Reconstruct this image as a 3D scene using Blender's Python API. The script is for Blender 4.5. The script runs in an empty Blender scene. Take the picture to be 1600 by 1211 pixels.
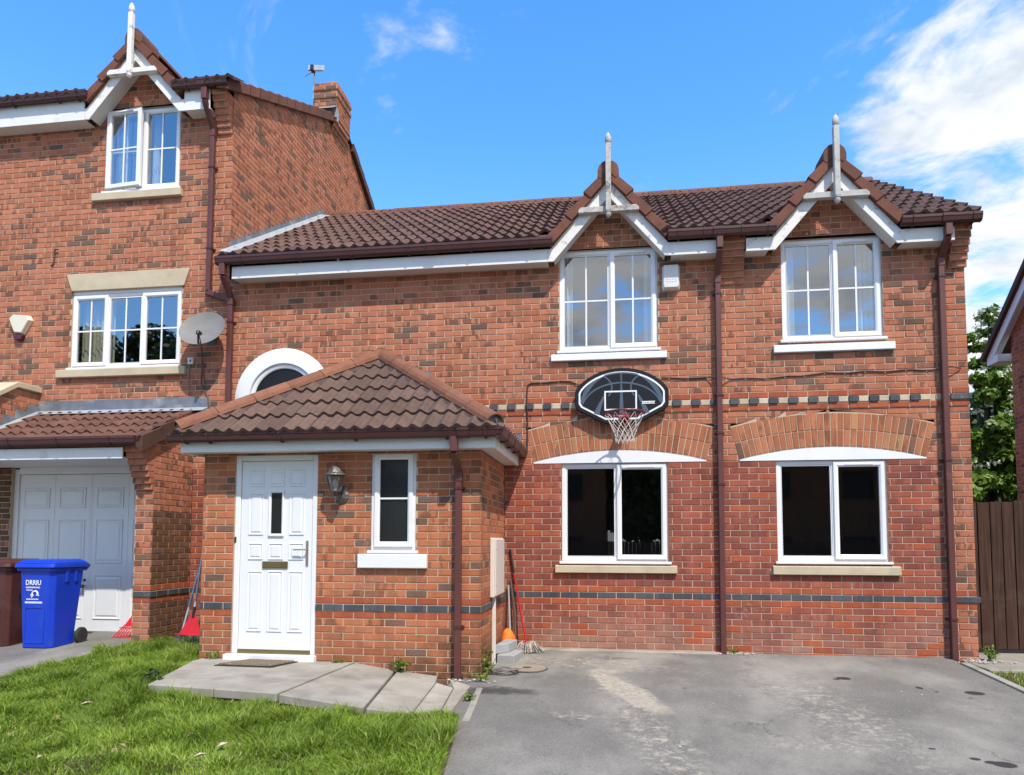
import bpy, bmesh, math, random
import numpy as np
from mathutils import Vector, Matrix, noise as mnoise

random.seed(7)
R = math.radians
scene = bpy.context.scene
COL = scene.collection

# ---------------------------------------------------------------- camera
CAM_LOC = Vector((1.2729, -8.7457, 1.2936))
FWD = Vector((-0.14288837, 0.98777695, 0.06228655))
RGT = Vector((0.98971528, 0.14303566, 0.00211091))
UPV = Vector((0.00682409, -0.06194757, 0.99805608))
FPX = 1111.046
PPX, PPY = 800.0, 775.587
cam_d = bpy.data.cameras.new('camera')
cam = bpy.data.objects.new('camera', cam_d)
COL.objects.link(cam)
cam.matrix_world = Matrix(((RGT.x, UPV.x, -FWD.x, CAM_LOC.x), (RGT.y, UPV.y, -FWD.y, CAM_LOC.y),
                           (RGT.z, UPV.z, -FWD.z, CAM_LOC.z), (0, 0, 0, 1)))
cam_d.sensor_fit = 'HORIZONTAL'
cam_d.sensor_width = 36.0
cam_d.lens = FPX / 1600 * 36
cam_d.shift_y = (PPY - 605.5) / 1600
cam_d.clip_start = 0.05
cam_d.clip_end = 2000
scene.camera = cam

# ---------------------------------------------------------------- view
scene.view_settings.view_transform = 'Standard'
scene.view_settings.look = 'None'
scene.view_settings.gamma = 1.0
scene.view_settings.use_curve_mapping = False
scene.view_settings.exposure = 0.5

# ---------------------------------------------------------------- sun and sky
SUN_EL, SUN_AZ = R(55), R(32)          # azimuth: to the right of straight in front of the houses
sun_dir = Vector((math.sin(SUN_AZ) * math.cos(SUN_EL), -math.cos(SUN_AZ) * math.cos(SUN_EL), math.sin(SUN_EL)))
sd = bpy.data.lights.new('sun', 'SUN')
sd.energy = 3.8
sd.angle = R(0.53)
sd.color = (1.0, 0.94, 0.85)
sun = bpy.data.objects.new('sun', sd)
COL.objects.link(sun)
sun.rotation_euler = sun_dir.to_track_quat('Z', 'Y').to_euler()

world = bpy.data.worlds.new('World')
scene.world = world
world.use_nodes = True


class NT:
    """tiny node-tree writer"""
    def __init__(self, tree):
        self.t = tree
        tree.nodes.clear()

    def n(self, typ, props=None, **inp):
        nd = self.t.nodes.new(typ)
        for k, v in (props or {}).items():
            setattr(nd, k, v)
        for k, v in inp.items():
            key = int(k[1:]) if k[0] == 'i' and k[1:].isdigit() else k.replace('_', ' ')
            sock = nd.inputs[key]
            if isinstance(v, bpy.types.NodeSocket):
                self.t.links.new(v, sock)
            else:
                sock.default_value = v
        return nd

    def math(self, op, a, b=0.0, c=0.0, clamp=False):
        nd = self.n('ShaderNodeMath', {'operation': op, 'use_clamp': clamp}, i0=a, i1=b, i2=c)
        return nd.outputs[0]

    def noise(self, vec, scale, detail=4.0, rough=0.55, dist=0.0, out=0):
        nd = self.n('ShaderNodeTexNoise', None, Vector=vec, Scale=scale, Detail=detail, Roughness=rough, Distortion=dist)
        return nd.outputs[out]

    def ramp(self, fac, stops, interp='LINEAR'):
        nd = self.n('ShaderNodeValToRGB', None, Fac=fac)
        cr = nd.color_ramp
        cr.interpolation = interp
        while len(cr.elements) < len(stops):
            cr.elements.new(0.5)
        for e, (p, c) in zip(cr.elements, stops):
            e.position = p
            e.color = (*c, 1) if len(c) == 3 else c
        return nd.outputs[0]

    def mix(self, fac, a, b, blend='MIX'):
        nd = self.n('ShaderNodeMix', {'data_type': 'RGBA', 'blend_type': blend})
        for key, v in ((0, fac), (6, a), (7, b)):
            s = nd.inputs[key]
            if isinstance(v, bpy.types.NodeSocket):
                self.t.links.new(v, s)
            elif key == 0:
                s.default_value = v
            else:
                s.default_value = (*v, 1) if len(v) == 3 else v
        return nd.outputs[2]

    def mapr(self, v, a, b, c=0.0, d=1.0, smooth=False):
        nd = self.n('ShaderNodeMapRange', {'clamp': True, 'interpolation_type': 'SMOOTHSTEP' if smooth else 'LINEAR'},
                    i0=v, i1=a, i2=b, i3=c, i4=d)
        return nd.outputs[0]

    def scalevec(self, vec, s):
        nd = self.n('ShaderNodeVectorMath', {'operation': 'MULTIPLY'}, i0=vec, i1=s)
        return nd.outputs[0]

    def bump(self, h, strength, dist=0.01, normal=None):
        kw = {'Height': h, 'Strength': strength, 'Distance': dist}
        if normal is not None:
            kw['Normal'] = normal
        return self.n('ShaderNodeBump', None, **kw).outputs[0]


def build_world():
    T = NT(world.node_tree)
    sky = T.n('ShaderNodeTexSky', {'sky_type': 'NISHITA', 'sun_disc': False, 'sun_elevation': SUN_EL,
                                   'sun_rotation': R(180) - SUN_AZ, 'altitude': 100.0, 'air_density': 1.0,
                                   'dust_density': 0.25, 'ozone_density': 3.0})
    d = T.n('ShaderNodeTexCoord').outputs['Generated']
    sep = T.n('ShaderNodeSeparateXYZ', None, Vector=d)
    x, y, z = sep.outputs
    skyc = T.n('ShaderNodeHueSaturation', None, Hue=0.503, Saturation=1.28, Value=1.85, Color=sky.outputs[0]).outputs[0]
    # clouds lie on a flat layer: project the view direction onto it
    zz = T.math('MAXIMUM', z, 0.03)
    inv = T.math('DIVIDE', 1.0, T.math('ADD', zz, 0.12))
    px = T.math('MULTIPLY', x, inv)
    py = T.math('MULTIPLY', y, inv)
    p = T.n('ShaderNodeCombineXYZ', None, X=px, Y=py, Z=14.6).outputs[0]
    big = T.noise(p, 0.75, 2.0, 0.5)
    med = T.noise(p, 3.2, 12.0, 0.60, 0.3)
    wisp = T.noise(T.scalevec(p, (1.0, 0.6, 1.0)), 2.6, 10.0, 0.62, 1.1)
    # more cloud towards the right (east) side of the sky and behind the camera
    side = T.mapr(x, 0.12, 0.42, -0.20, 0.265, True)
    south = T.mapr(y, 0.2, -0.5, 0.0, 0.27, True)
    south = T.math('MULTIPLY', south, T.mapr(x, -0.55, -0.2, 0, 1, True))
    grad = T.math('MAXIMUM', side, T.math('SUBTRACT', south, 0.05))
    dens = T.math('ADD', T.math('ADD', T.math('MULTIPLY', med, 1.15), T.math('MULTIPLY', big, 0.05)), grad)
    cl = T.mapr(dens, 0.67, 0.88, 0, 1, True)
    wl = T.math('MULTIPLY', T.mapr(wisp, 0.58, 0.76, 0, 1, True), 0.75)
    wl = T.math('MULTIPLY', wl, T.mapr(T.noise(p, 1.1, 2.0), 0.46, 0.62, 0, 1, True))
    fac = T.math('MAXIMUM', cl, wl, clamp=True)
    shade = T.noise(p, 2.4, 8.0, 0.6, 0.2)
    ccol = T.mix(T.mapr(shade, 0.32, 0.54, 0, 1, True), (2.7, 3.25, 4.0), (4.8, 4.9, 5.0))
    lowhaze = T.mapr(z, 0.0, 0.5, 0.30, 0.0)
    base = T.mix(lowhaze, skyc, (2.2, 3.5, 5.0))
    col = T.mix(fac, base, ccol)
    bg = T.n('ShaderNodeBackground', None, Color=col, Strength=0.15)
    out = T.n('ShaderNodeOutputWorld', None, Surface=bg.outputs[0])


build_world()

# ---------------------------------------------------------------- materials
M = {}


def new_mat(name):
    m = bpy.data.materials.new(name)
    m.use_nodes = True
    T = NT(m.node_tree)
    out = T.n('ShaderNodeOutputMaterial')
    bs = T.n('ShaderNodeBsdfPrincipled')
    T.t.links.new(bs.outputs[0], out.inputs[0])
    M[name] = m
    return T, bs, out


def setp(T, bs, **kw):
    for k, v in kw.items():
        s = bs.inputs[k.replace('_', ' ')]
        if isinstance(v, bpy.types.NodeSocket):
            T.t.links.new(v, s)
        else:
            s.default_value = (*v, 1) if k in ('Base_Color', 'Emission_Color') and len(v) == 3 else v


def rnd_node(T):
    """0..1 per piece, whether the piece is an object or an island of a joined mesh"""
    a = T.n('ShaderNodeNewGeometry').outputs['Random Per Island']
    b = T.n('ShaderNodeObjectInfo').outputs['Random']
    return T.math('FRACT', T.math('ADD', T.math('MULTIPLY', a, 1.0), T.math('MULTIPLY', b, 13.7)))


def pos_node(T):
    return T.n('ShaderNodeNewGeometry').outputs['Position']


def simple(name, c1, c2=None, scale=6.0, rough=0.6, bump=0.0, bscale=80.0, rnd=0.0, metal=0.0, spec=0.5, detail=5.0,
           dirt=None, dscale=2.0, dlo=0.55, dhi=0.75):
    T, bs, _ = new_mat(name)
    p = pos_node(T)
    c2 = c2 or tuple(v * 0.8 for v in c1)
    col = T.mix(T.mapr(T.noise(p, scale, detail), 0.35, 0.65), c1, c2)
    if dirt:
        f = T.mapr(T.noise(p, dscale, 8.0, 0.65), dlo, dhi)
        col = T.mix(f, col, dirt)
    if rnd:
        r = rnd_node(T)
        col = T.n('ShaderNodeHueSaturation', None, Hue=0.5, Saturation=1.0, Value=T.mapr(r, 0, 1, 1 - rnd, 1 + rnd), Color=col).outputs[0]
    setp(T, bs, Base_Color=col, Roughness=rough, Metallic=metal, Specular_IOR_Level=spec)
    if bump:
        h = T.noise(p, bscale, 6.0, 0.6)
        setp(T, bs, Normal=T.bump(h, bump, 0.004))
    return M[name]


def brick_mat(name, stops, smudge, smudge_amt, grain=0.5, rough=0.9, dusty=False, mossy=False):
    T, bs, _ = new_mat(name)
    p = pos_node(T)
    r = rnd_node(T)
    r2 = T.math('FRACT', T.math('MULTIPLY', r, 57.31))
    r3 = T.math('FRACT', T.math('MULTIPLY', r, 91.7))
    col = T.ramp(r, stops)
    # fire marks: vertical smudges across the face, on some bricks only
    pv = T.n('ShaderNodeVectorMath', {'operation': 'ADD'}, i0=T.scalevec(p, (1.0, 1.0, 0.3)),
             i1=T.n('ShaderNodeCombineXYZ', None, X=T.math('MULTIPLY', r, 40.0), Y=0.0, Z=T.math('MULTIPLY', r2, 40.0)).outputs[0]).outputs[0]
    sm = T.noise(pv, 10.0, 2.0, 0.55)
    f = T.math('MULTIPLY', T.mapr(sm, 0.48, 0.555, 0, 1, True), T.mapr(r2, 0.45, 0.85, 0.08, smudge_amt))
    col = T.mix(f, col, smudge)
    gr = T.noise(p, 210.0, 3.0, 0.7)
    col = T.mix(T.mapr(gr, 0.3, 0.75, 0, grain), col, tuple(v * 0.45 for v in stops[0][1]), 'MIX')
    sp = T.noise(p, 95.0, 2.0, 0.5)
    col = T.mix(T.mapr(sp, 0.62, 0.78, 0, 0.35), col, tuple(min(1, v * 1.7) for v in stops[-1][1]))
    z = T.n('ShaderNodeSeparateXYZ', None, Vector=p).outputs[2]
    big = T.noise(p, 1.7, 6.0, 0.65)
    if dusty:     # pale dust splashed up from the ground
        f = T.math('MULTIPLY', T.mapr(z, 0.02, 0.50, 1, 0), T.mapr(big, 0.36, 0.6, 0.08, 0.62))
        col = T.mix(f, col, (0.40, 0.27, 0.20))
    if mossy:     # grimy damp bricks at the foot of the porch
        xx_ = T.n('ShaderNodeSeparateXYZ', None, Vector=p).outputs[0]
        f = T.math('MULTIPLY', T.mapr(z, 0.02, 0.42, 1, 0), T.math('MULTIPLY', T.mapr(xx_, -1.1, -0.35, 0.35, 1.0), T.mapr(big, 0.34, 0.52, 0.1, 0.95)))
        col = T.mix(f, col, (0.055, 0.04, 0.022))
    eff = T.math('MULTIPLY', T.mapr(T.noise(p, 1.15, 3.0), 0.60, 0.72, 0, 1), T.mapr(T.noise(p, 30.0, 6.0, 0.7), 0.5, 0.68, 0, 0.4))
    col = T.mix(eff, col, (0.55, 0.45, 0.37))
    # faint run-down weathering
    wz = T.noise(T.scalevec(p, (2.2, 2.2, 0.35)), 2.0, 5.0, 0.6)
    col = T.n('ShaderNodeHueSaturation', None, Hue=0.5, Saturation=1.0, Value=T.mapr(wz, 0.3, 0.7, 1.15, 0.82), Color=col).outputs[0]
    setp(T, bs, Base_Color=col, Roughness=rough, Specular_IOR_Level=0.25)
    h = T.math('ADD', T.math('MULTIPLY', T.noise(p, 55.0, 5.0, 0.65), 1.0), T.math('MULTIPLY', T.noise(p, 240.0, 2.0), 0.35))
    setp(T, bs, Normal=T.bump(h, 0.8, 0.006))
    return M[name]


OR1, OR2, OR3, OR4 = (0.385, 0.130, 0.069), (0.475, 0.173, 0.094), (0.525, 0.203, 0.114), (0.440, 0.176, 0.103)
brick_mat('brick_multi', [(0.0, OR1), (0.3, OR2), (0.65, OR3), (1.0, OR4)], (0.140, 0.076, 0.052), 0.85, 0.34)
brick_mat('brick_multi_porch', [(0.0, (0.43, 0.138, 0.062)), (0.4, (0.53, 0.188, 0.086)), (0.8, (0.48, 0.178, 0.088)), (1.0, (0.36, 0.142, 0.076))],
          (0.085, 0.05, 0.033), 0.6, 0.38, mossy=True)
brick_mat('brick_dark', [(0.0, (0.135, 0.084, 0.062)), (0.4, (0.20, 0.112, 0.077)), (0.7, (0.25, 0.120, 0.076)), (1.0, (0.155, 0.11, 0.09))],
          (0.36, 0.145, 0.082), 0.85, 0.4)
brick_mat('brick_red', [(0.0, (0.235, 0.070, 0.050)), (0.35, (0.31, 0.090, 0.059)), (0.8, (0.355, 0.104, 0.065)), (1.0, (0.40, 0.12, 0.066))],
          (0.13, 0.042, 0.036), 0.5, 0.35, dusty=True)
brick_mat('brick_smooth', [(0.0, (0.34, 0.082, 0.036)), (0.5, (0.39, 0.096, 0.042)), (1.0, (0.43, 0.112, 0.050))], (0.22, 0.05, 0.03), 0.3, 0.2, 0.75)
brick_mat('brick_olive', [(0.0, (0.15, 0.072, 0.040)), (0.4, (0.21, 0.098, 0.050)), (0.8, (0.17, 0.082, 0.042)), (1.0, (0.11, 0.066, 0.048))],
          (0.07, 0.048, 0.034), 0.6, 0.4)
brick_mat('brick_blue', [(0.0, (0.060, 0.064, 0.073)), (0.5, (0.078, 0.083, 0.094)), (1.0, (0.10, 0.106, 0.118))], (0.03, 0.03, 0.036), 0.4, 0.2, 0.55)
brick_mat('brick_buff', [(0.0, (0.52, 0.42, 0.29)), (1.0, (0.58, 0.49, 0.36))], (0.40, 0.33, 0.24), 0.3, 0.15, 0.8)
brick_mat('brick_arch', [(0.0, (0.36, 0.118, 0.058)), (0.3, (0.46, 0.170, 0.082)), (0.7, (0.50, 0.195, 0.096)), (0.9, (0.40, 0.135, 0.07)), (1.0, (0.54, 0.30, 0.13))],
          (0.12, 0.065, 0.04), 0.6, 0.38)

simple('mortar', (0.56, 0.435, 0.31), (0.49, 0.37, 0.26), 3.0, 0.95, 0.4, 120.0, spec=0.15)
simple('mortar_pink', (0.56, 0.40, 0.30), (0.48, 0.335, 0.25), 3.0, 0.95, 0.4, 120.0, spec=0.15)


def tile_mat(name, c1, c2, c3, lichen=(0.30, 0.24, 0.17), lich=0.5):
    T, bs, _ = new_mat(name)
    p = pos_node(T)
    r = rnd_node(T)
    col = T.ramp(r, [(0, c1), (0.5, c2), (1, c3)])
    col = T.mix(T.mapr(T.noise(p, 7.0, 6.0, 0.65), 0.40, 0.7, 0, 0.55), col, tuple(v * 0.55 for v in c1))
    col = T.mix(T.mapr(T.noise(p, 46.0, 5.0, 0.7), 0.58, 0.74, 0, lich), col, lichen)
    col = T.mix(T.mapr(T.noise(p, 260.0, 2.0, 0.6), 0.35, 0.75, 0, 0.45), col, tuple(v * 0.5 for v in c2))
    setp(T, bs, Base_Color=col, Roughness=0.82, Specular_IOR_Level=0.3)
    setp(T, bs, Normal=T.bump(T.noise(p, 190.0, 4.0, 0.65), 0.5, 0.004))


tile_mat('roof_tile', (0.098, 0.052, 0.039), (0.128, 0.067, 0.050), (0.158, 0.085, 0.063), lich=0.6)
tile_mat('porch_tile', (0.105, 0.064, 0.048), (0.135, 0.082, 0.062), (0.168, 0.103, 0.078), lich=0.7)
tile_mat('lean_tile', (0.120, 0.056, 0.040), (0.155, 0.072, 0.051), (0.185, 0.088, 0.062))
tile_mat('ridge_clay', (0.205, 0.084, 0.048), (0.25, 0.102, 0.058), (0.29, 0.124, 0.072), (0.42, 0.30, 0.2), 0.6)
tile_mat('ridge_brown', (0.145, 0.062, 0.042), (0.18, 0.078, 0.052), (0.205, 0.090, 0.062))
tile_mat('verge_clay', (0.150, 0.058, 0.036), (0.175, 0.068, 0.042), (0.20, 0.078, 0.049), (0.12, 0.05, 0.03), 0.2)
tile_mat('verge_dark', (0.085, 0.042, 0.030), (0.10, 0.048, 0.034), (0.12, 0.056, 0.038), (0.2, 0.12, 0.08), 0.25)
simple('bedding', (0.10, 0.062, 0.052), (0.07, 0.044, 0.037), 30.0, 0.95, 0.6, 90.0)

simple('upvc', (0.77, 0.77, 0.775), (0.74, 0.74, 0.745), 2.0, 0.3, dirt=(0.60, 0.59, 0.56), dscale=3.5, dlo=0.58, dhi=0.9)
simple('door_white', (0.74, 0.75, 0.76), (0.72, 0.73, 0.74), 3.0, 0.35, 0.06, 200.0)
simple('fascia_white', (0.74, 0.74, 0.72), (0.70, 0.70, 0.67), 3.0, 0.45, dirt=(0.52, 0.50, 0.44), dscale=5.0, dlo=0.58, dhi=0.80)
simple('soffit_white', (0.70, 0.69, 0.66), (0.66, 0.65, 0.61), 3.0, 0.55)
simple('weathered_white', (0.74, 0.73, 0.70), (0.70, 0.68, 0.64), 8.0, 0.7, 0.3, 60.0, dirt=(0.36, 0.32, 0.27), dscale=9.0, dlo=0.56, dhi=0.68)
simple('weathered_wood', (0.52, 0.50, 0.46), (0.38, 0.35, 0.31), 14.0, 0.85, 0.5, 70.0, dirt=(0.17, 0.145, 0.12), dscale=12.0, dlo=0.54, dhi=0.66)
simple('brown_pvc', (0.075, 0.024, 0.021), (0.064, 0.021, 0.019), 4.0, 0.42)
simple('pipe_pvc', (0.115, 0.036, 0.030), (0.095, 0.030, 0.026), 4.0, 0.5, dirt=(0.16, 0.075, 0.06), dscale=6.0, dlo=0.6, dhi=0.8)
simple('black_plastic', (0.02, 0.02, 0.021), (0.016, 0.016, 0.017), 5.0, 0.45)
simple('cable_black', (0.03, 0.027, 0.026), (0.02, 0.018, 0.018), 5.0, 0.6)
simple('cable_grey', (0.22, 0.21, 0.20), (0.15, 0.14, 0.13), 9.0, 0.6)
simple('cable_brown', (0.11, 0.06, 0.045), (0.08, 0.045, 0.035), 9.0, 0.6)
simple('lead', (0.115, 0.13, 0.155), (0.17, 0.19, 0.22), 5.0, 0.6, 0.3, 40.0, dirt=(0.32, 0.33, 0.34), dscale=4.0, dlo=0.52, dhi=0.72)
simple('lead_pale', (0.33, 0.35, 0.38), (0.26, 0.28, 0.31), 6.0, 0.6, 0.3, 40.0, dirt=(0.56, 0.56, 0.55), dscale=6.0)
simple('stone_buff', (0.53, 0.45, 0.31), (0.47, 0.385, 0.26), 5.0, 0.85, 0.25, 160.0, dirt=(0.40, 0.34, 0.25), dscale=3.5)
simple('concrete', (0.36, 0.33, 0.275), (0.27, 0.245, 0.20), 3.0, 0.93, 0.6, 150.0, rnd=0.14, dirt=(0.19, 0.175, 0.14), dscale=2.6, dlo=0.50, dhi=0.72)
simple('block_grey', (0.34, 0.345, 0.35), (0.29, 0.295, 0.30), 12.0, 0.9, 0.4, 150.0)
simple('soil', (0.075, 0.055, 0.032), (0.05, 0.036, 0.022), 12.0, 1.0, 0.8, 60.0)
simple('brass', (0.30, 0.22, 0.09), (0.24, 0.175, 0.07), 10.0, 0.38, metal=0.85)
simple('chrome', (0.55, 0.52, 0.47), (0.48, 0.45, 0.40), 10.0, 0.25, metal=1.0)
simple('steel_dark', (0.16, 0.17, 0.175), (0.12, 0.125, 0.13), 10.0, 0.45, metal=0.6)
simple('pewter', (0.17, 0.155, 0.13), (0.09, 0.08, 0.07), 60.0, 0.45, 0.4, 120.0, metal=0.6, dirt=(0.36, 0.34, 0.30), dscale=40.0, dlo=0.55, dhi=0.66)
simple('post_grey', (0.50, 0.49, 0.46), (0.40, 0.385, 0.355), 10.0, 0.85, 0.5, 70.0, dirt=(0.25, 0.225, 0.19), dscale=11.0, dlo=0.56, dhi=0.70)
simple('dish_grey', (0.20, 0.192, 0.18), (0.17, 0.162, 0.15), 8.0, 0.6)
simple('galv', (0.50, 0.52, 0.54), (0.42, 0.44, 0.46), 10.0, 0.45, metal=0.4)
simple('cream_plastic', (0.70, 0.66, 0.52), (0.66, 0.62, 0.48), 4.0, 0.45)
simple('white_plastic', (0.68, 0.67, 0.63), (0.63, 0.62, 0.58), 6.0, 0.45, dirt=(0.5, 0.48, 0.43), dscale=14.0, dlo=0.6)
simple('maroon_plastic', (0.10, 0.012, 0.03), None, 4.0, 0.3)
simple('meter_cream', (0.66, 0.60, 0.54), (0.62, 0.56, 0.50), 5.0, 0.5)
simple('meter_side', (0.70, 0.62, 0.55), (0.66, 0.58, 0.51), 5.0, 0.5)
simple('bin_blue', (0.003, 0.042, 0.52), (0.003, 0.037, 0.46), 3.0, 0.42, 0.08, 200.0, dirt=(0.02, 0.065, 0.40), dscale=7.0, dlo=0.52, dhi=0.8)
simple('bin_brown', (0.075, 0.018, 0.013), (0.062, 0.015, 0.011), 3.0, 0.5, 0.08, 200.0, dirt=(0.10, 0.04, 0.03), dscale=7.0, dlo=0.52, dhi=0.8)
simple('print_white', (0.80, 0.80, 0.80), (0.78, 0.78, 0.78), 3.0, 0.5)
simple('print_black', (0.02, 0.02, 0.022), None, 3.0, 0.5)
simple('rubber', (0.022, 0.022, 0.024), (0.03, 0.03, 0.03), 9.0, 0.75)
simple('rake_red', (0.66, 0.018, 0.028), (0.58, 0.015, 0.025), 5.0, 0.4)
simple('mop_red', (0.42, 0.012, 0.016), (0.36, 0.010, 0.014), 5.0, 0.4)
simple('mop_string', (0.52, 0.47, 0.41), (0.24, 0.20, 0.165), 40.0, 0.95, rnd=0.3)
simple('orange_cloth', (0.80, 0.21, 0.022), (0.70, 0.165, 0.016), 10.0, 0.8, 0.3, 40.0)
simple('hoop_red', (0.24, 0.014, 0.028), (0.20, 0.012, 0.024), 5.0, 0.4)
simple('net_white', (0.72, 0.67, 0.60), (0.62, 0.57, 0.50), 30.0, 0.9)
simple('board_black', (0.012, 0.013, 0.016), (0.015, 0.016, 0.02), 5.0, 0.5, spec=0.2)
simple('board_grey', (0.085, 0.115, 0.150), (0.075, 0.105, 0.138), 5.0, 0.5, spec=0.2)
simple('dark_room', (0.05, 0.046, 0.042), (0.06, 0.055, 0.05), 1.5, 0.9)
simple('pale_room', (0.24, 0.24, 0.22), (0.2, 0.2, 0.18), 1.5, 0.9)
simple('curtain_net', (0.62, 0.64, 0.62), (0.56, 0.58, 0.56), 4.0, 0.9)
simple('curtain_cream', (0.52, 0.48, 0.36), (0.44, 0.40, 0.29), 4.0, 0.9)
simple('mat_coir', (0.20, 0.145, 0.088), (0.085, 0.06, 0.038), 55.0, 1.0, 0.9, 140.0, dirt=(0.36, 0.29, 0.18), dscale=60.0, dlo=0.58, dhi=0.64)
T_, b_, _o = new_mat('fence_brown')
p_ = pos_node(T_)
rr_ = rnd_node(T_)
pv_ = T_.n('ShaderNodeVectorMath', {'operation': 'ADD'}, i0=T_.scalevec(p_, (22.0, 22.0, 1.1)), i1=T_.n('ShaderNodeCombineXYZ', None, X=T_.math('MULTIPLY', rr_, 60.0)).outputs[0]).outputs[0]
gr_ = T_.noise(pv_, 1.6, 8.0, 0.65, 0.4)
c_ = T_.ramp(gr_, [(0.30, (0.024, 0.011, 0.008)), (0.5, (0.050, 0.023, 0.015)), (0.68, (0.080, 0.040, 0.026))])
c_ = T_.mix(T_.mapr(T_.noise(p_, 2.3, 6.0, 0.65), 0.55, 0.75, 0, 0.6), c_, (0.10, 0.075, 0.045))
c_ = T_.n('ShaderNodeHueSaturation', None, Hue=0.5, Saturation=1.0, Value=T_.mapr(rr_, 0, 1, 0.75, 1.25), Color=c_).outputs[0]
setp(T_, b_, Base_Color=c_, Roughness=0.75, Specular_IOR_Level=0.3, Normal=T_.bump(gr_, 0.6, 0.004))
simple('bark', (0.085, 0.065, 0.045), (0.05, 0.038, 0.028), 20.0, 0.95, 0.8, 30.0)
simple('dead_leaf', (0.26, 0.15, 0.075), (0.38, 0.26, 0.15), 20.0, 0.9)
simple('wood_chip', (0.48, 0.40, 0.29), (0.36, 0.28, 0.19), 20.0, 0.9)
simple('pebble', (0.50, 0.46, 0.40), (0.34, 0.31, 0.27), 20.0, 0.9)
simple('moss', (0.07, 0.075, 0.03), (0.045, 0.05, 0.022), 20.0, 0.95, 0.6, 60.0)
simple('manhole', (0.30, 0.25, 0.195), (0.24, 0.20, 0.155), 6.0, 0.9, 0.3, 120.0)


def leaf_mat(name, stops, trans=0.25, rough=0.55):
    T, bs, _ = new_mat(name)
    r = T.n('ShaderNodeNewGeometry').outputs['Random Per Island']
    p = pos_node(T)
    col = T.ramp(r, stops)
    col = T.mix(T.mapr(T.noise(p, 0.9, 3.0), 0.35, 0.65, 0.0, 0.5), col, tuple(v * 0.62 for v in stops[0][1]))
    setp(T, bs, Base_Color=col, Roughness=rough, Specular_IOR_Level=0.35)
    tr = T.n('ShaderNodeBsdfTranslucent', None, Color=col)
    mx = T.n('ShaderNodeMixShader', None, Fac=trans)
    T.t.links.new(bs.outputs[0], mx.inputs[1])
    T.t.links.new(tr.outputs[0], mx.inputs[2])
    out = [n for n in T.t.nodes if n.type == 'OUTPUT_MATERIAL'][0]
    T.t.links.new(mx.outputs[0], out.inputs[0])


leaf_mat('grass_blade', [(0.0, (0.11, 0.20, 0.016)), (0.30, (0.19, 0.31, 0.022)), (0.65, (0.275, 0.395, 0.036)), (0.88, (0.37, 0.46, 0.075)), (0.95, (0.42, 0.47, 0.12)), (1.0, (0.58, 0.51, 0.26))], 0.3)
leaf_mat('tree_leaf', [(0.0, (0.085, 0.17, 0.018)), (0.5, (0.15, 0.26, 0.028)), (0.9, (0.23, 0.34, 0.05)), (1.0, (0.28, 0.38, 0.08))], 0.25)
leaf_mat('dark_leaf', [(0.0, (0.028, 0.058, 0.014)), (0.5, (0.042, 0.078, 0.018)), (1.0, (0.06, 0.10, 0.026))], 0.2)
leaf_mat('weed_leaf', [(0.0, (0.10, 0.17, 0.025)), (0.5, (0.16, 0.24, 0.03)), (1.0, (0.26, 0.30, 0.05))], 0.25)
leaf_mat('blossom', [(0.0, (0.55, 0.56, 0.42)), (1.0, (0.75, 0.75, 0.62))], 0.2)


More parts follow.
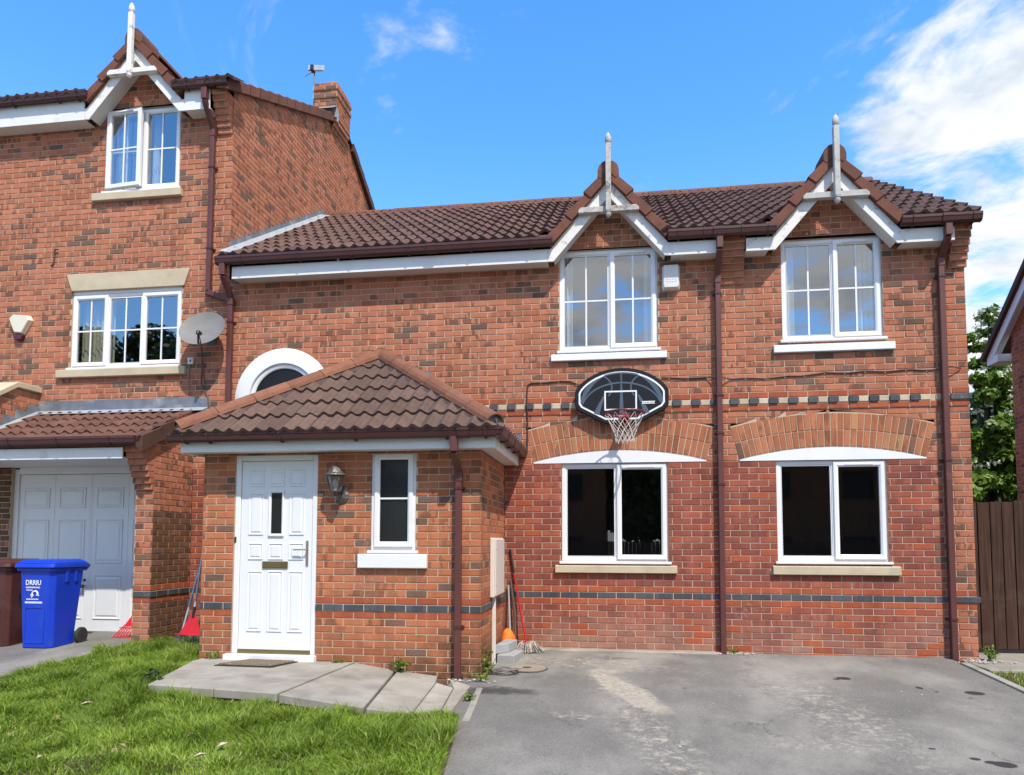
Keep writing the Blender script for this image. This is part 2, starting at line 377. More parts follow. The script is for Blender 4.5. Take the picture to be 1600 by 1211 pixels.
def asphalt():
    T, bs, _ = new_mat('asphalt')
    p = pos_node(T)
    sep = T.n('ShaderNodeSeparateXYZ', None, Vector=p)
    x, y = sep.outputs[0], sep.outputs[1]
    n1 = T.noise(p, 1.1, 7.0, 0.62)
    col = T.ramp(n1, [(0.30, (0.165, 0.153, 0.134)), (0.5, (0.215, 0.200, 0.176)), (0.70, (0.270, 0.252, 0.222))])
    col = T.mix(T.mapr(T.noise(p, 48.0, 4.0, 0.75), 0.42, 0.62, 0.0, 0.5), col, (0.095, 0.09, 0.082))
    col = T.mix(T.mapr(T.noise(p, 75.0, 3.0, 0.7), 0.58, 0.70, 0.0, 0.5), col, (0.42, 0.40, 0.36))
    agg = T.n('ShaderNodeTexVoronoi', None, Vector=p, Scale=150.0)
    col = T.mix(T.mapr(T.noise(p, 120.0, 3.0, 0.7), 0.40, 0.66, 0, 0.62), col, (0.08, 0.077, 0.072))
    col = T.mix(T.mapr(agg.outputs[0], 0.0, 0.3, 0.35, 0.0), col, (0.29, 0.28, 0.26))
    warp = T.n('ShaderNodeVectorMath', {'operation': 'ADD'}, i0=p,
               i1=T.scalevec(T.n('ShaderNodeTexNoise', None, Vector=p, Scale=7.0, Detail=6.0, Roughness=0.7).outputs[1], (0.34, 0.34, 0.0))).outputs[0]
    ws = T.n('ShaderNodeSeparateXYZ', None, Vector=warp)
    wx, wy = T.math('SUBTRACT', ws.outputs[0], 0.17), T.math('SUBTRACT', ws.outputs[1], 0.17)

    def blob(cx, cy, rx, ry, ang=0.0, soft=0.25, hard=False):
        """1 inside an ellipse with a ragged edge"""
        ca, sa = math.cos(ang), math.sin(ang)
        dx, dy = T.math('SUBTRACT', wx if not hard else x, cx), T.math('SUBTRACT', wy if not hard else y, cy)
        u = T.math('DIVIDE', T.math('ADD', T.math('MULTIPLY', dx, ca), T.math('MULTIPLY', dy, sa)), rx)
        v = T.math('DIVIDE', T.math('SUBTRACT', T.math('MULTIPLY', dy, ca), T.math('MULTIPLY', dx, sa)), ry)
        d = T.math('SQRT', T.math('ADD', T.math('MULTIPLY', u, u), T.math('MULTIPLY', v, v)))
        return T.mapr(d, 1.0 - soft, 1.0 + soft, 1, 0, True)
    # spilt sand / dried plaster
    f = blob(1.36, -1.85, 0.78, 0.17, R(-67), 0.22)
    f = T.math('MAXIMUM', f, T.math('MULTIPLY', blob(1.15, -1.1, 0.16, 0.10, 0, 0.4), 0.9))
    f = T.math('MULTIPLY', f, T.mapr(T.noise(p, 22.0, 6.0, 0.75), 0.34, 0.58, 0.10, 0.85))
    col = T.mix(f, col, (0.46, 0.395, 0.305))
    # pale speckle trails of plaster dust
    tr = T.math('MAXIMUM', blob(1.55, -3.2, 1.0, 0.22, R(-75), 0.6), blob(3.0, -2.0, 1.5, 0.35, R(-80), 0.7))
    tr = T.math('MAXIMUM', tr, blob(1.0, -0.75, 0.9, 0.25, R(-10), 0.7))
    tr = T.math('MAXIMUM', tr, blob(0.95, -2.7, 0.22, 0.10, 0.0, 0.5))
    tr = T.math('MAXIMUM', tr, T.math('MULTIPLY', blob(2.9, -3.2, 0.5, 0.16, 0.0, 0.7), 1.0))
    sp = T.mapr(T.noise(p, 13.0, 10.0, 0.8, 0.6), 0.49, 0.64, 0, 0.85)
    col = T.mix(T.math('MULTIPLY', tr, sp), col, (0.47, 0.42, 0.34))
    loose = T.mapr(T.noise(p, 26.0, 4.0, 0.7), 0.70, 0.76, 0, 0.7)
    col = T.mix(loose, col, (0.44, 0.40, 0.34))
    # broad pale wheel worn areas
    col = T.mix(T.mapr(T.noise(T.scalevec(p, (0.8, 0.45, 1)), 1.2, 7.0, 0.65), 0.46, 0.66, 0, 0.6), col, (0.35, 0.325, 0.28))
    # oil spots, damp patch
    oil = None
    for a in ((4.54, -1.56, 0.085, 0.07), (4.12, -1.42, 0.03, 0.05), (3.53, -1.12, 0.07, 0.06), (3.84, -3.47, 0.075, 0.06), (3.70, -3.38, 0.035, 0.03),
              (3.45, -1.16, 0.035, 0.03), (4.22, -1.55, 0.02, 0.02), (3.5, -3.2, 0.025, 0.02), (4.42, -1.74, 0.015, 0.015), (1.92, -1.7, 0.02, 0.015),
              (3.78, -3.44, 0.05, 0.035)):
        b = blob(*a, hard=True, soft=0.12)
        oil = b if oil is None else T.math('MAXIMUM', oil, b)
    dk = T.math('MULTIPLY', blob(0.17, -2.02, 0.36, 0.12, R(0), 0.5), 0.75)
    dk = T.math('MAXIMUM', dk, T.math('MULTIPLY', blob(1.3, -0.45, 0.20, 0.07, 0.0, 0.6), 0.4))
    col = T.mix(T.math('MAXIMUM', T.math('MULTIPLY', oil, 0.9), dk), col, (0.022, 0.022, 0.024))
    vor = T.n('ShaderNodeTexVoronoi', {'feature': 'DISTANCE_TO_EDGE'}, Vector=T.n('ShaderNodeVectorMath', {'operation': 'ADD'}, i0=p, i1=T.scalevec(T.n('ShaderNodeTexNoise', None, Vector=p, Scale=3.0, Detail=6.0, Roughness=0.7).outputs[1], (0.5, 0.5, 0.0))).outputs[0], Scale=0.55)
    crack = T.math('MULTIPLY', T.mapr(vor.outputs[0], 0.0, 0.006, 1, 0), T.mapr(T.noise(p, 0.9, 3.0), 0.5, 0.62, 0, 0.7))
    col = T.mix(crack, col, (0.05, 0.048, 0.045))
    setp(T, bs, Base_Color=col, Roughness=0.92, Specular_IOR_Level=0.25)
    h = T.math('ADD', T.noise(p, 130.0, 4.0, 0.7), T.math('MULTIPLY', T.noise(p, 14.0, 3.0), 0.5))
    setp(T, bs, Normal=T.bump(h, 0.7, 0.006))


asphalt()


def glass_mat(name, ior, tint=(1, 1, 1), wav=0.0):
    m = bpy.data.materials.new(name)
    m.use_nodes = True
    M[name] = m
    T = NT(m.node_tree)
    out = T.n('ShaderNodeOutputMaterial')
    lw = T.n('ShaderNodeLayerWeight', None, Blend=0.5)
    f0 = ((ior - 1) / (ior + 1)) ** 2
    fr = T.math('ADD', T.math('MULTIPLY', T.math('POWER', lw.outputs[1], 5.0), 1 - f0), f0)
    gl = T.n('ShaderNodeBsdfGlossy', None, Color=(1, 1, 1, 1), Roughness=0.01)
    tr = T.n('ShaderNodeBsdfTransparent', None, Color=(*tint, 1))
    if wav:
        p = pos_node(T)
        nb = T.bump(T.noise(p, 2.6, 2.0), wav, 0.02)
        T.t.links.new(nb, gl.inputs['Normal'])
    mx = T.n('ShaderNodeMixShader', None, Fac=fr)
    T.t.links.new(tr.outputs[0], mx.inputs[1])
    T.t.links.new(gl.outputs[0], mx.inputs[2])
    T.t.links.new(mx.outputs[0], out.inputs[0])


glass_mat('glass', 3.3, (0.8, 0.84, 0.84), 0.0)
glass_mat('glass_ground', 2.3, (0.7, 0.72, 0.72), 0.0)
T_, b_, _o = new_mat('reeded_glass')
p_ = pos_node(T_)
wv = T_.n('ShaderNodeTexWave', {'bands_direction': 'X'}, Vector=p_, Scale=24.0, Distortion=1.2, Detail=1.0)
setp(T_, b_, Base_Color=(0.010, 0.011, 0.012), Roughness=0.2, Specular_IOR_Level=0.3, Normal=T_.bump(wv.outputs[1], 0.5, 0.01))

# ---------------------------------------------------------------- building helpers
OFF = {}          # thing name -> world location of its Empty


def thing(name, label, cat, loc=(0, 0, 0), group=None):
    o = bpy.data.objects.new(name, None)
    COL.objects.link(o)
    o.location = loc
    o.empty_display_size = 0.2
    o['label'] = label
    o['category'] = cat
    if group:
        o['group'] = group
    OFF[o.name] = Vector(loc)
    return o


def root_of(o):
    while o.parent is not None:
        o = o.parent
    return o


def off_of(o):
    return OFF.get(root_of(o).name, Vector((0, 0, 0))) if o is not None else Vector((0, 0, 0))


def link_mesh(name, me, parent=None):
    o = bpy.data.objects.new(name, me)
    COL.objects.link(o)
    if parent is not None:
        o.parent = parent
    return o


class MB:
    """collects faces in world coordinates; build() links them as one mesh object"""
    def __init__(self):
        self.v, self.f, self.m, self.cur = [], [], [], 0

    def add(self, vs, fs):
        n = len(self.v)
        self.v.extend(tuple(a) for a in vs)
        for f in fs:
            self.f.append(tuple(i + n for i in f))
            self.m.append(self.cur)
        return self

    def quad(self, a, b, c, d):
        return self.add([a, b, c, d], [(0, 1, 2, 3)])

    def poly(self, pts):
        return self.add(pts, [tuple(range(len(pts)))])

    def box(self, x0, x1, y0, y1, z0, z1):
        return self.add([(x0, y0, z0), (x1, y0, z0), (x1, y1, z0), (x0, y1, z0), (x0, y0, z1), (x1, y0, z1), (x1, y1, z1), (x0, y1, z1)],
                        [(0, 3, 2, 1), (4, 5, 6, 7), (0, 1, 5, 4), (1, 2, 6, 5), (2, 3, 7, 6), (3, 0, 4, 7)])

    def extr(self, prof, p0, p1, A, B, caps=True):
        """closed 2D profile (a,b) swept from p0 to p1"""
        p0, p1, A, B = Vector(p0), Vector(p1), Vector(A), Vector(B)
        n = len(prof)
        vs = [p0 + A * a + B * b for a, b in prof] + [p1 + A * a + B * b for a, b in prof]
        fs = [(i, (i + 1) % n, n + (i + 1) % n, n + i) for i in range(n)]
        if caps:
            fs += [tuple(range(n - 1, -1, -1)), tuple(range(n, 2 * n))]
        return self.add(vs, fs)

    def bar(self, p0, p1, w, h, up=(0, 0, 1)):
        p0, p1 = Vector(p0), Vector(p1)
        d = (p1 - p0).normalized()
        A = d.cross(Vector(up))
        if A.length < 1e-4:
            A = d.cross(Vector((0, 1, 0)))
        A.normalize()
        B = A.cross(d)
        return self.extr([(-w / 2, -h / 2), (w / 2, -h / 2), (w / 2, h / 2), (-w / 2, h / 2)], p0, p1, A, B)

    def tube(self, pts, r, n=8, caps=True, radii=None):
        pts = [Vector(p) for p in pts]
        vs, fs = [], []
        prevA = None
        for i, p in enumerate(pts):
            d = (pts[min(i + 1, len(pts) - 1)] - pts[max(i - 1, 0)])
            if d.length < 1e-9:
                d = Vector((0, 0, 1))
            d.normalize()
            if prevA is None:
                A = d.cross(Vector((0, 0, 1)))
                if A.length < 1e-3:
                    A = d.cross(Vector((0, 1, 0)))
            else:
                A = prevA - d * prevA.dot(d)
            A.normalize()
            prevA = A
            B = d.cross(A)
            rr = radii[i] if radii else r
            for k in range(n):
                t = 2 * math.pi * k / n
                vs.append(p + A * (math.cos(t) * rr) + B * (math.sin(t) * rr))
        for i in range(len(pts) - 1):
            for k in range(n):
                a, b = i * n + k, i * n + (k + 1) % n
                fs.append((a, b, b + n, a + n))
        if caps:
            fs.append(tuple(range(n - 1, -1, -1)))
            fs.append(tuple((len(pts) - 1) * n + k for k in range(n)))
        return self.add(vs, fs)

    def lathe(self, prof, c=(0, 0, 0), n=16, axis='Z', sx=1.0, sy=1.0, phase=0.0):
        """profile of (r, h)"""
        c = Vector(c)
        vs, fs = [], []
        for r, h in prof:
            for k in range(n):
                t = 2 * math.pi * k / n + phase
                a, b = math.cos(t) * r * sx, math.sin(t) * r * sy
                vs.append(c + (Vector((a, b, h)) if axis == 'Z' else Vector((a, h, b)) if axis == 'Y' else Vector((h, a, b))))
        for i in range(len(prof) - 1):
            for k in range(n):
                a, b = i * n + k, i * n + (k + 1) % n
                fs.append((a, b, b + n, a + n))
        fs.append(tuple(range(n - 1, -1, -1)))
        fs.append(tuple((len(prof) - 1) * n + k for k in range(n)))
        return self.add(vs, fs)

    def ring(self, x0, x1, z0, z1, prof, y=0.0):
        """mitred frame: profile of (inset, depth) swept round a rectangle that faces -Y"""
        vs = []
        for ins, dy in prof:
            vs += [(x0 + ins, y + dy, z0 + ins), (x1 - ins, y + dy, z0 + ins), (x1 - ins, y + dy, z1 - ins), (x0 + ins, y + dy, z1 - ins)]
        fs = []
        for i in range(len(prof) - 1):
            for k in range(4):
                a, b = i * 4 + k, i * 4 + (k + 1) % 4
                fs.append((a, b, b + 4, a + 4))
        return self.add(vs, fs)

    def build(self, name, mats, parent=None, bevel=0.0, smooth=False, segs=1):
        o0 = off_of(parent)
        me = bpy.data.meshes.new(name)
        me.from_pydata([(a[0] - o0.x, a[1] - o0.y, a[2] - o0.z) for a in self.v], [], self.f)
        for m in (mats if isinstance(mats, (list, tuple)) else [mats]):
            me.materials.append(M[m])
        me.polygons.foreach_set('material_index', self.m)
        bm = bmesh.new()
        bm.from_mesh(me)
        bmesh.ops.recalc_face_normals(bm, faces=bm.faces)
        if bevel:
            es = [e for e in bm.edges if len(e.link_faces) == 2 and e.calc_face_angle(0) > R(30)]
            bmesh.ops.bevel(bm, geom=es, offset=bevel, segments=segs, profile=0.6, affect='EDGES', clamp_overlap=True)
        bm.to_mesh(me)
        bm.free()
        if smooth:
            me.polygons.foreach_set('use_smooth', [True] * len(me.polygons))
            try:
                me.set_sharp_from_angle(angle=R(40))
            except Exception:
                pass
        me.update()
        return link_mesh(name, me, parent)


def project(p):
    d = Vector(p) - CAM_LOC
    z = max(d.dot(FWD), 0.1)
    return PPX + FPX * d.dot(RGT) / z, PPY - FPX * d.dot(UPV) / z


def px_area(pts):
    q = [project(p) for p in pts]
    if all(a[0] < 0 for a in q) or all(a[0] > 1600 for a in q) or all(a[1] < 0 for a in q) or all(a[1] > 1211 for a in q):
        return 0.0
    s = 0.0
    for i in range(len(q)):
        a, b = q[i], q[(i + 1) % len(q)]
        s += a[0] * b[1] - b[0] * a[1]
    return abs(s) / 2


class Pieces:
    """pieces of one kind on one thing: the largest in the picture become objects, the rest one joined part"""
    def __init__(self, root, name, limit, stuff_name):
        self.root, self.name, self.limit, self.stuff = root, name, limit, stuff_name
        self.items, self.cache = [], {}

    def add(self, parent, key, maker, matrix, mat, area):
        self.items.append((area, len(self.items), parent, key, maker, matrix, mat))

    def geom(self, key, maker):
        if key not in self.cache:
            self.cache[key] = maker()
        return self.cache[key]

    def finish(self):
        its = sorted(self.items, key=lambda a: -a[0])
        o0 = off_of(self.root)
        meshes = {}
        for area, _, parent, key, maker, mx, mat in its[:self.limit]:
            mk = (key, mat)
            if mk not in meshes:
                v, f = self.geom(key, maker)
                me = bpy.data.meshes.new(self.name)
                me.from_pydata(v, [], f)
                me.materials.append(M[mat])
                me.update()
                meshes[mk] = me
            o = link_mesh(self.name, meshes[mk], parent)
            o.matrix_local = Matrix.Translation(-o0) @ mx
        rest = its[self.limit:]
        if rest:
            V, F, MI, mats = [], [], [], []
            for area, _, parent, key, maker, mx, mat in rest:
                v, f = self.geom(key, maker)
                n = len(V)
                V.extend((mx @ Vector(a)) - o0 for a in v)
                if mat not in mats:
                    mats.append(mat)
                mi = mats.index(mat)
                for q in f:
                    F.append(tuple(i + n for i in q))
                    MI.append(mi)
            me = bpy.data.meshes.new(self.stuff)
            me.from_pydata(V, [], F)
            for m in mats:
                me.materials.append(M[m])
            me.polygons.foreach_set('material_index', MI)
            me.update()
            o = link_mesh(self.stuff, me, self.root)
            o['kind'] = 'stuff'


class Plane:
    """a wall plane: u along, v up, n out"""
    def __init__(self, O, U, N, V=(0, 0, 1)):
        self.O, self.U, self.V, self.N = Vector(O), Vector(U).normalized(), Vector(V).normalized(), Vector(N).normalized()

    def at(self, u, v, n=0.0):
        return self.O + self.U * u + self.V * v + self.N * n

    def matrix(self, u, v, n=0.0):
        c = self.at(u, v, n)
        I = -self.N
        return Matrix(((self.U.x, I.x, self.V.x, c.x), (self.U.y, I.y, self.V.y, c.y), (self.U.z, I.z, self.V.z, c.z), (0, 0, 0, 1)))


def brick_geom(cs, depth):
    """cs: four (u,v) corners anticlockwise from bottom left, about the centre; local y points into the wall"""
    def maker():
        v = [(a, depth, b) for a, b in cs] + [(a, 0.0025, b) for a, b in cs]
        e = 0.0035
        v += [(a - math.copysign(min(e, abs(a) * .6), a), 0.0, b - math.copysign(min(e, abs(b) * .6), b)) for a, b in cs]
        f = []
        for k in range(4):
            j = (k + 1) % 4
            f += [(k, j, j + 4, k + 4), (k + 4, j + 4, j + 8, k + 8)]
        f.append((8, 9, 10, 11))
        return v, f
    return maker


def put_brick(ps, parent, pl, cs, mat, n=0.0, depth=0.014):
    cu = sum(c[0] for c in cs) / 4
    cv = sum(c[1] for c in cs) / 4
    loc = tuple((round(c[0] - cu, 3), round(c[1] - cv, 3)) for c in cs)
    n += random.uniform(-0.0012, 0.0012)
    pts = [pl.at(c[0], c[1]) for c in cs]
    facing = (CAM_LOC - pts[0]).dot(pl.N) > 0
    ps.add(parent, (loc, round(depth, 3)), brick_geom(loc, depth), pl.matrix(cu, cv, n), mat, px_area(pts) if facing else 0.0)


JT = 0.0052       # half a joint


def lay(ps, parent, pl, z0, k0, k1, spans, matf, mb, h=0.075, L=0.225, shift=0.0, n=0.0, skip=(), rec=0.0065, end_joint=0.0):
    """courses k0..k1 of stretchers; spans(zb, zt) -> [(u0b, u0t, u1b, u1t)]; mb collects the mortar behind"""
    for k in range(k0, k1):
        zb, zt = z0 + k * h, z0 + (k + 1) * h
        for sp in spans(zb, zt):
            if len(sp) == 2:
                sp = (sp[0], sp[0], sp[1], sp[1])
            a0b, a0t, a1b, a1t = sp
            if min(a1b, a1t) - max(a0b, a0t) < 0.004:
                if max(a1b, a1t) - min(a0b, a0t) < 0.02:
                    continue
            mb.quad(pl.at(a0b, zb, n - rec), pl.at(a1b, zb, n - rec), pl.at(a1t, zt, n - rec), pl.at(a0t, zt, n - rec))
            if k in skip:
                continue
            lo, hi = min(a0b, a0t), max(a1b, a1t)
            s = shift + (L / 2 if k % 2 else 0.0)
            i = math.floor((lo - s) / L)
            while s + i * L < hi:
                b0, b1 = s + i * L + JT, s + (i + 1) * L - JT
                e = end_joint
                q0b, q0t = max(b0, a0b + e), max(b0, a0t + e)
                q1b, q1t = min(b1, a1b - e), min(b1, a1t - e)
                i += 1
                if (q1b - q0b) < 0.012 and (q1t - q0t) < 0.012:
                    continue
                q1b, q1t = max(q1b, q0b + 0.004), max(q1t, q0t + 0.004)
                j = random.uniform(-0.0012, 0.0012)
                m = matf((q0b + q1b) / 2, (zb + zt) / 2, k, i)
                if m is None:
                    continue
                put_brick(ps, parent, pl, [(q0b, zb + JT + j), (q1b, zb + JT + j), (q1t, zt - JT), (q0t, zt - JT)], m, n)


def cut(spans, o0, o1):
    """take an opening (o0b,o0t,o1b,o1t) or (o0,o1) out of a list of spans"""
    if len(o0 if isinstance(o0, tuple) else (o0,)) == 1:
        o0, o1 = (o0, o0), (o1, o1)
    res = []
    for s in spans:
        if len(s) == 2:
            s = (s[0], s[0], s[1], s[1])
        if o1[0] <= s[0] or o0[0] >= s[2]:
            res.append(s)
            continue
        if o0[0] > s[0] or o0[1] > s[1]:
            res.append((s[0], s[1], max(o0[0], s[0]), max(o0[1], s[1])))
        if o1[0] < s[2] or o1[1] < s[3]:
            res.append((min(o1[0], s[2]), min(o1[1], s[3]), s[2], s[3]))
    return res


def nz(u, v, s=1.0, seed=0.0):
    return mnoise.noise(Vector((u * s, v * s, seed)))


# ---------------------------------------------------------------- roof tiles
TW, TG = 0.30, 0.345      # cover width and gauge


def tile_h(u):
    r = 0.0
    for c in (0.075, 0.225):
        d = abs(u - c)
        if d < 0.056:
            r = max(r, 0.036 * (0.5 + 0.5 * math.cos(math.pi * d / 0.056)) ** 0.8)
    return r


def tile_geom(clip=None):
    """one interlocking double-roll tile: x along the eave, y up the slope, z out of the roof; clip = [(point, normal)] keeps the negative side"""
    def maker():
        us = [0.0, 0.018, 0.035, 0.052, 0.075, 0.098, 0.115, 0.132, 0.15, 0.168, 0.185, 0.202, 0.225, 0.248, 0.265, 0.282, 0.2985]
        v, f = [], []
        n = len(us)
        for s, lift in ((-0.03, 0.0), (-0.03, 0.033), (TG, 0.004)):
            for u in us:
                v.append((u, s, lift + tile_h(u) - (0.007 if u in (0.0, 0.2985) else 0.0) + (0.004 if lift else -0.004)))
        for i in range(n - 1):
            f.append((i, i + 1, n + i + 1, n + i))
            f.append((n + i, n + i + 1, 2 * n + i + 1, 2 * n + i))
        f.append((n - 1, n - 1 + 2 * n, n - 1 + n))
        f.append((0, n, 2 * n))
        if clip:
            bm = bmesh.new()
            bv = [bm.verts.new(p) for p in v]
            for q in f:
                bm.faces.new([bv[i] for i in q])
            for co, no in clip:
                bmesh.ops.bisect_plane(bm, geom=bm.verts[:] + bm.edges[:] + bm.faces[:], plane_co=co, plane_no=no, clear_outer=True)
            bm.verts.index_update()
            v = [tuple(a.co) for a in bm.verts]
            f = [tuple(b.index for b in q.verts) for q in bm.faces]
            bm.free()
        return v, f
    return maker


def tile_roof(ps, parent, O, U, S, width, length, mat, halfplanes=(), skip=None, TG=TG):
    """tiles over a slope; halfplanes in (u,s): (u0,s0,nu,ns) keep where (u-u0)*nu+(s-s0)*ns <= 0"""
    O, U, S = Vector(O), Vector(U).normalized(), Vector(S).normalized()
    N = U.cross(S).normalized()
    rows = int(math.ceil(length / TG))
    cols = int(math.ceil(width / TW))
    for r in range(rows):
        for c in range(cols):
            u0, s0 = c * TW, r * TG
            corners = [(u0, s0 - 0.03), (u0 + TW, s0 - 0.03), (u0 + TW, s0 + TG), (u0, s0 + TG)]
            hp = list(halfplanes) + [(width, 0, 1, 0), (0, length, 0, 1)]
            clips, gone = [], False
            for (a, b, nu, ns) in hp:
                dd = [(p[0] - a) * nu + (p[1] - b) * ns for p in corners]
                if min(dd) >= -0.01:
                    gone = True
                    break
                if max(dd) > 0.002:
                    clips.append(((a - u0, (b - s0) * 0.345 / TG, 0), (nu, ns * TG / 0.345, 0)))
            mid = (u0 + TW / 2, s0 + TG / 2)
            if gone or (skip and skip(*mid)):
                continue
            jz = random.uniform(-0.004, 0.004)
            B = O + U * u0 + S * s0 + N * (0.012 + jz)
            Sg = S * (TG / 0.345)
            tilt = random.uniform(-0.009, 0.009)
            mx = Matrix(((U.x, Sg.x, N.x, B.x), (U.y, Sg.y, N.y, B.y), (U.z, Sg.z, N.z, B.z), (0, 0, 0, 1))) @ Matrix.Rotation(tilt, 4, 'Z')
            pts = [O + U * p[0] + S * p[1] for p in corners]
            key = 'full' if not clips else ('clip', r, c, id(ps), round(O.x, 3), round(S.x, 3))
            ps.add(parent, key, tile_geom(clips or None), mx, mat, px_area(pts) if (CAM_LOC - pts[0]).dot(N) > 0 else 0.0)


def ridge_run(parent, p0, p1, mat, name='ridge_tile', r=0.115, seg=0.44, sag=0.0, cap0=False, n=9, spread=1.0):
    """half-round tiles along a line, each its own piece"""
    p0, p1 = Vector(p0), Vector(p1)
    d = p1 - p0
    cnt = max(1, int(round(d.length / seg)))
    dn = d.normalized()
    A = dn.cross(Vector((0, 0, 1))).normalized()
    B = A.cross(dn)
    if B.z < 0:
        B = -B
    for i in range(cnt):
        a, b = p0 + d * (i / cnt) + dn * 0.003, p0 + d * ((i + 1) / cnt) - dn * 0.003
        mb = MB()
        prof = []
        rr = r + random.uniform(-0.002, 0.003)
        for k in range(n):
            t = math.pi * k / (n - 1)
            prof.append((math.cos(t) * rr * spread, math.sin(t) * rr))
        for k in range(n):
            t = math.pi * (1 - k / (n - 1))
            prof.append((math.cos(t) * (rr - 0.016) * spread, math.sin(t) * (rr - 0.016)))
        mb.extr(prof, a, b, A, B)
        mb.build(name, mat, parent, smooth=False)


# ---------------------------------------------------------------- windows
def pane_light(parent, x0, x1, z0, z1, y, cols, rows, glass, casement, vent=False, bars='upvc', swing=None):
    """one light: an optional opening casement, its pane and its glazing bars"""
    if casement:
        mb = MB()
        mb.ring(x0, x1, z0, z1, [(0.0, 0.03), (0.0, -0.012), (0.006, -0.018), (0.040, -0.018), (0.058, -0.004), (0.058, 0.03)], y)
        cs = mb.build('casement', 'upvc', parent)
        if vent:
            v = MB()
            w = (x1 - x0) * 0.27
            cx = (x0 + x1) / 2
            v.box(cx - w, cx + w, y - 0.033, y - 0.0175, z1 - 0.040, z1 - 0.019)
            v.build('trickle_vent', 'upvc', cs if parent.parent is None else parent, bevel=0.003)
        i = 0.058
    else:
        mb = MB()
        mb.ring(x0, x1, z0, z1, [(0.0, 0.03), (0.0, 0.006), (0.016, -0.002), (0.016, 0.03)], y)
        mb.build('glazing_bead', 'upvc', parent)
        i = 0.016
    g = MB()
    yg = y + 0.012
    g.quad((x0 + i - .004, yg, z0 + i - .004), (x1 - i + .004, yg, z0 + i - .004), (x1 - i + .004, yg, z1 - i + .004), (x0 + i - .004, yg, z1 - i + .004))
    g.build('pane', glass, parent)
    if cols > 1 or rows > 1:
        b = MB()
        X0, X1, Z0, Z1 = x0 + i, x1 - i, z0 + i, z1 - i
        for c in range(1, cols):
            xx = X0 + (X1 - X0) * c / cols
            b.box(xx - 0.010, xx + 0.010, yg - 0.008, yg - 0.002, Z0, Z1)
        for r in range(1, rows):
            zz = Z0 + (Z1 - Z0) * r / rows
            xs = [X0] + [X0 + (X1 - X0) * c / cols for c in range(1, cols)] + [X1]
            for q in range(len(xs) - 1):
                b.box(xs[q] + (0.010 if q else 0), xs[q + 1] - (0.010 if q < len(xs) - 2 else 0), yg - 0.0075, yg - 0.0025, zz - 0.010, zz + 0.010)
        b.build('glazing_bars', bars, parent)


def curtain(parent, x0, x1, z0, z1, y, mat, folds=5):
    mb = MB()
    n = folds * 6
    pts = [(x0 + (x1 - x0) * k / n, y + 0.03 * math.sin(2 * math.pi * folds * k / n) + 0.01 * math.sin(k * 1.7)) for k in range(n + 1)]
    for a, b in zip(pts, pts[1:]):
        mb.quad((a[0], a[1], z0), (b[0], b[1], z0), (b[0], b[1], z1), (a[0], a[1], z1))
    return mb.build('curtain', mat, parent, smooth=True)


def window(root, x0, x1, z0, z1, yw, lights, bars=(1, 1), glass='glass', fw=0.052, setback=0.035, sill=True, room='dark_room', curtains=(), transom=None, depth=1.4, top=0.0):
    """lights: [(share of the width, opens?, vent?)]; yw = wall face"""
    y = yw + setback
    mb = MB()
    mb.ring(x0, x1, z0, z1 - top, [(0.0, 0.075), (0.0, 0.0), (0.004, -0.004), (fw - 0.012, -0.004), (fw, 0.004), (fw, 0.075)], y)
    if top:
        mb.box(x0, x1, y - 0.012, y + 0.07, z1 - top + 0.001, z1)
    W = root if root.parent is None else root
    fr = mb.build('window', 'upvc', root)
    tot = sum(l[0] for l in lights)
    xi0, xi1, zi0, zi1 = x0 + fw, x1 - fw, z0 + fw, z1 - top - fw
    x = xi0
    mw = 0.044
    usable = (xi1 - xi0) - mw * (len(lights) - 1)
    for i, (share, opens, vent) in enumerate(lights):
        w = usable * share / tot
        if opens:
            e = 0.028
            pane_light(fr, x - e, x + w + e, zi0 - e, zi1 + e, y - 0.0062, bars[0], bars[1], glass, True, vent)
        else:
            pane_light(fr, x, x + w, zi0, zi1, y + 0.004, bars[0], bars[1], glass, False)
        x += w
        if i < len(lights) - 1:
            m = MB()
            m.box(x, x + mw, y - 0.003, y + 0.07, zi0, zi1)
            m.build('mullion', 'upvc', fr)
            x += mw
    if sill:
        s = MB()
        s.box(x0 - 0.03, x1 + 0.03, yw - 0.035, yw + 0.05, z0 - 0.032, z0 - 0.001)
        s.build('sill', 'upvc', fr, bevel=0.006)
    # the room behind
    r = MB()
    a, b = x0 - 0.25, x1 + 0.25
    c, d = z0 - 0.5, z1 + 0.15
    yy0, yy1 = yw + 0.13, yw + depth
    r.quad((a, yy1, c), (b, yy1, c), (b, yy1, d), (a, yy1, d))
    r.quad((a, yy0, c), (a, yy1, c), (a, yy1, d), (a, yy0, d))
    r.quad((b, yy0, c), (b, yy1, c), (b, yy1, d), (b, yy0, d))
    r.quad((a, yy0, c), (b, yy0, c), (b, yy1, c), (a, yy1, c))
    r.quad((a, yy0, d), (b, yy0, d), (b, yy1, d), (a, yy1, d))
    for (p0, p1, q0, q1) in ((a, x0 + .01, c, d), (x1 - .01, b, c, d), (x0 + .01, x1 - .01, c, z0 + .01), (x0 + .01, x1 - .01, z1 - .01, d)):
        r.quad((p0, yy0, q0), (p1, yy0, q0), (p1, yy0, q1), (p0, yy0, q1))
    r.build('room_lining', room, root)
    for (c0, c1, mat, folds) in curtains:
        curtain(fr, x0 + (x1 - x0) * c0, x0 + (x1 - x0) * c1, z0 - 0.05, z1 + 0.02, yw + 0.19, mat, folds)
    return fr


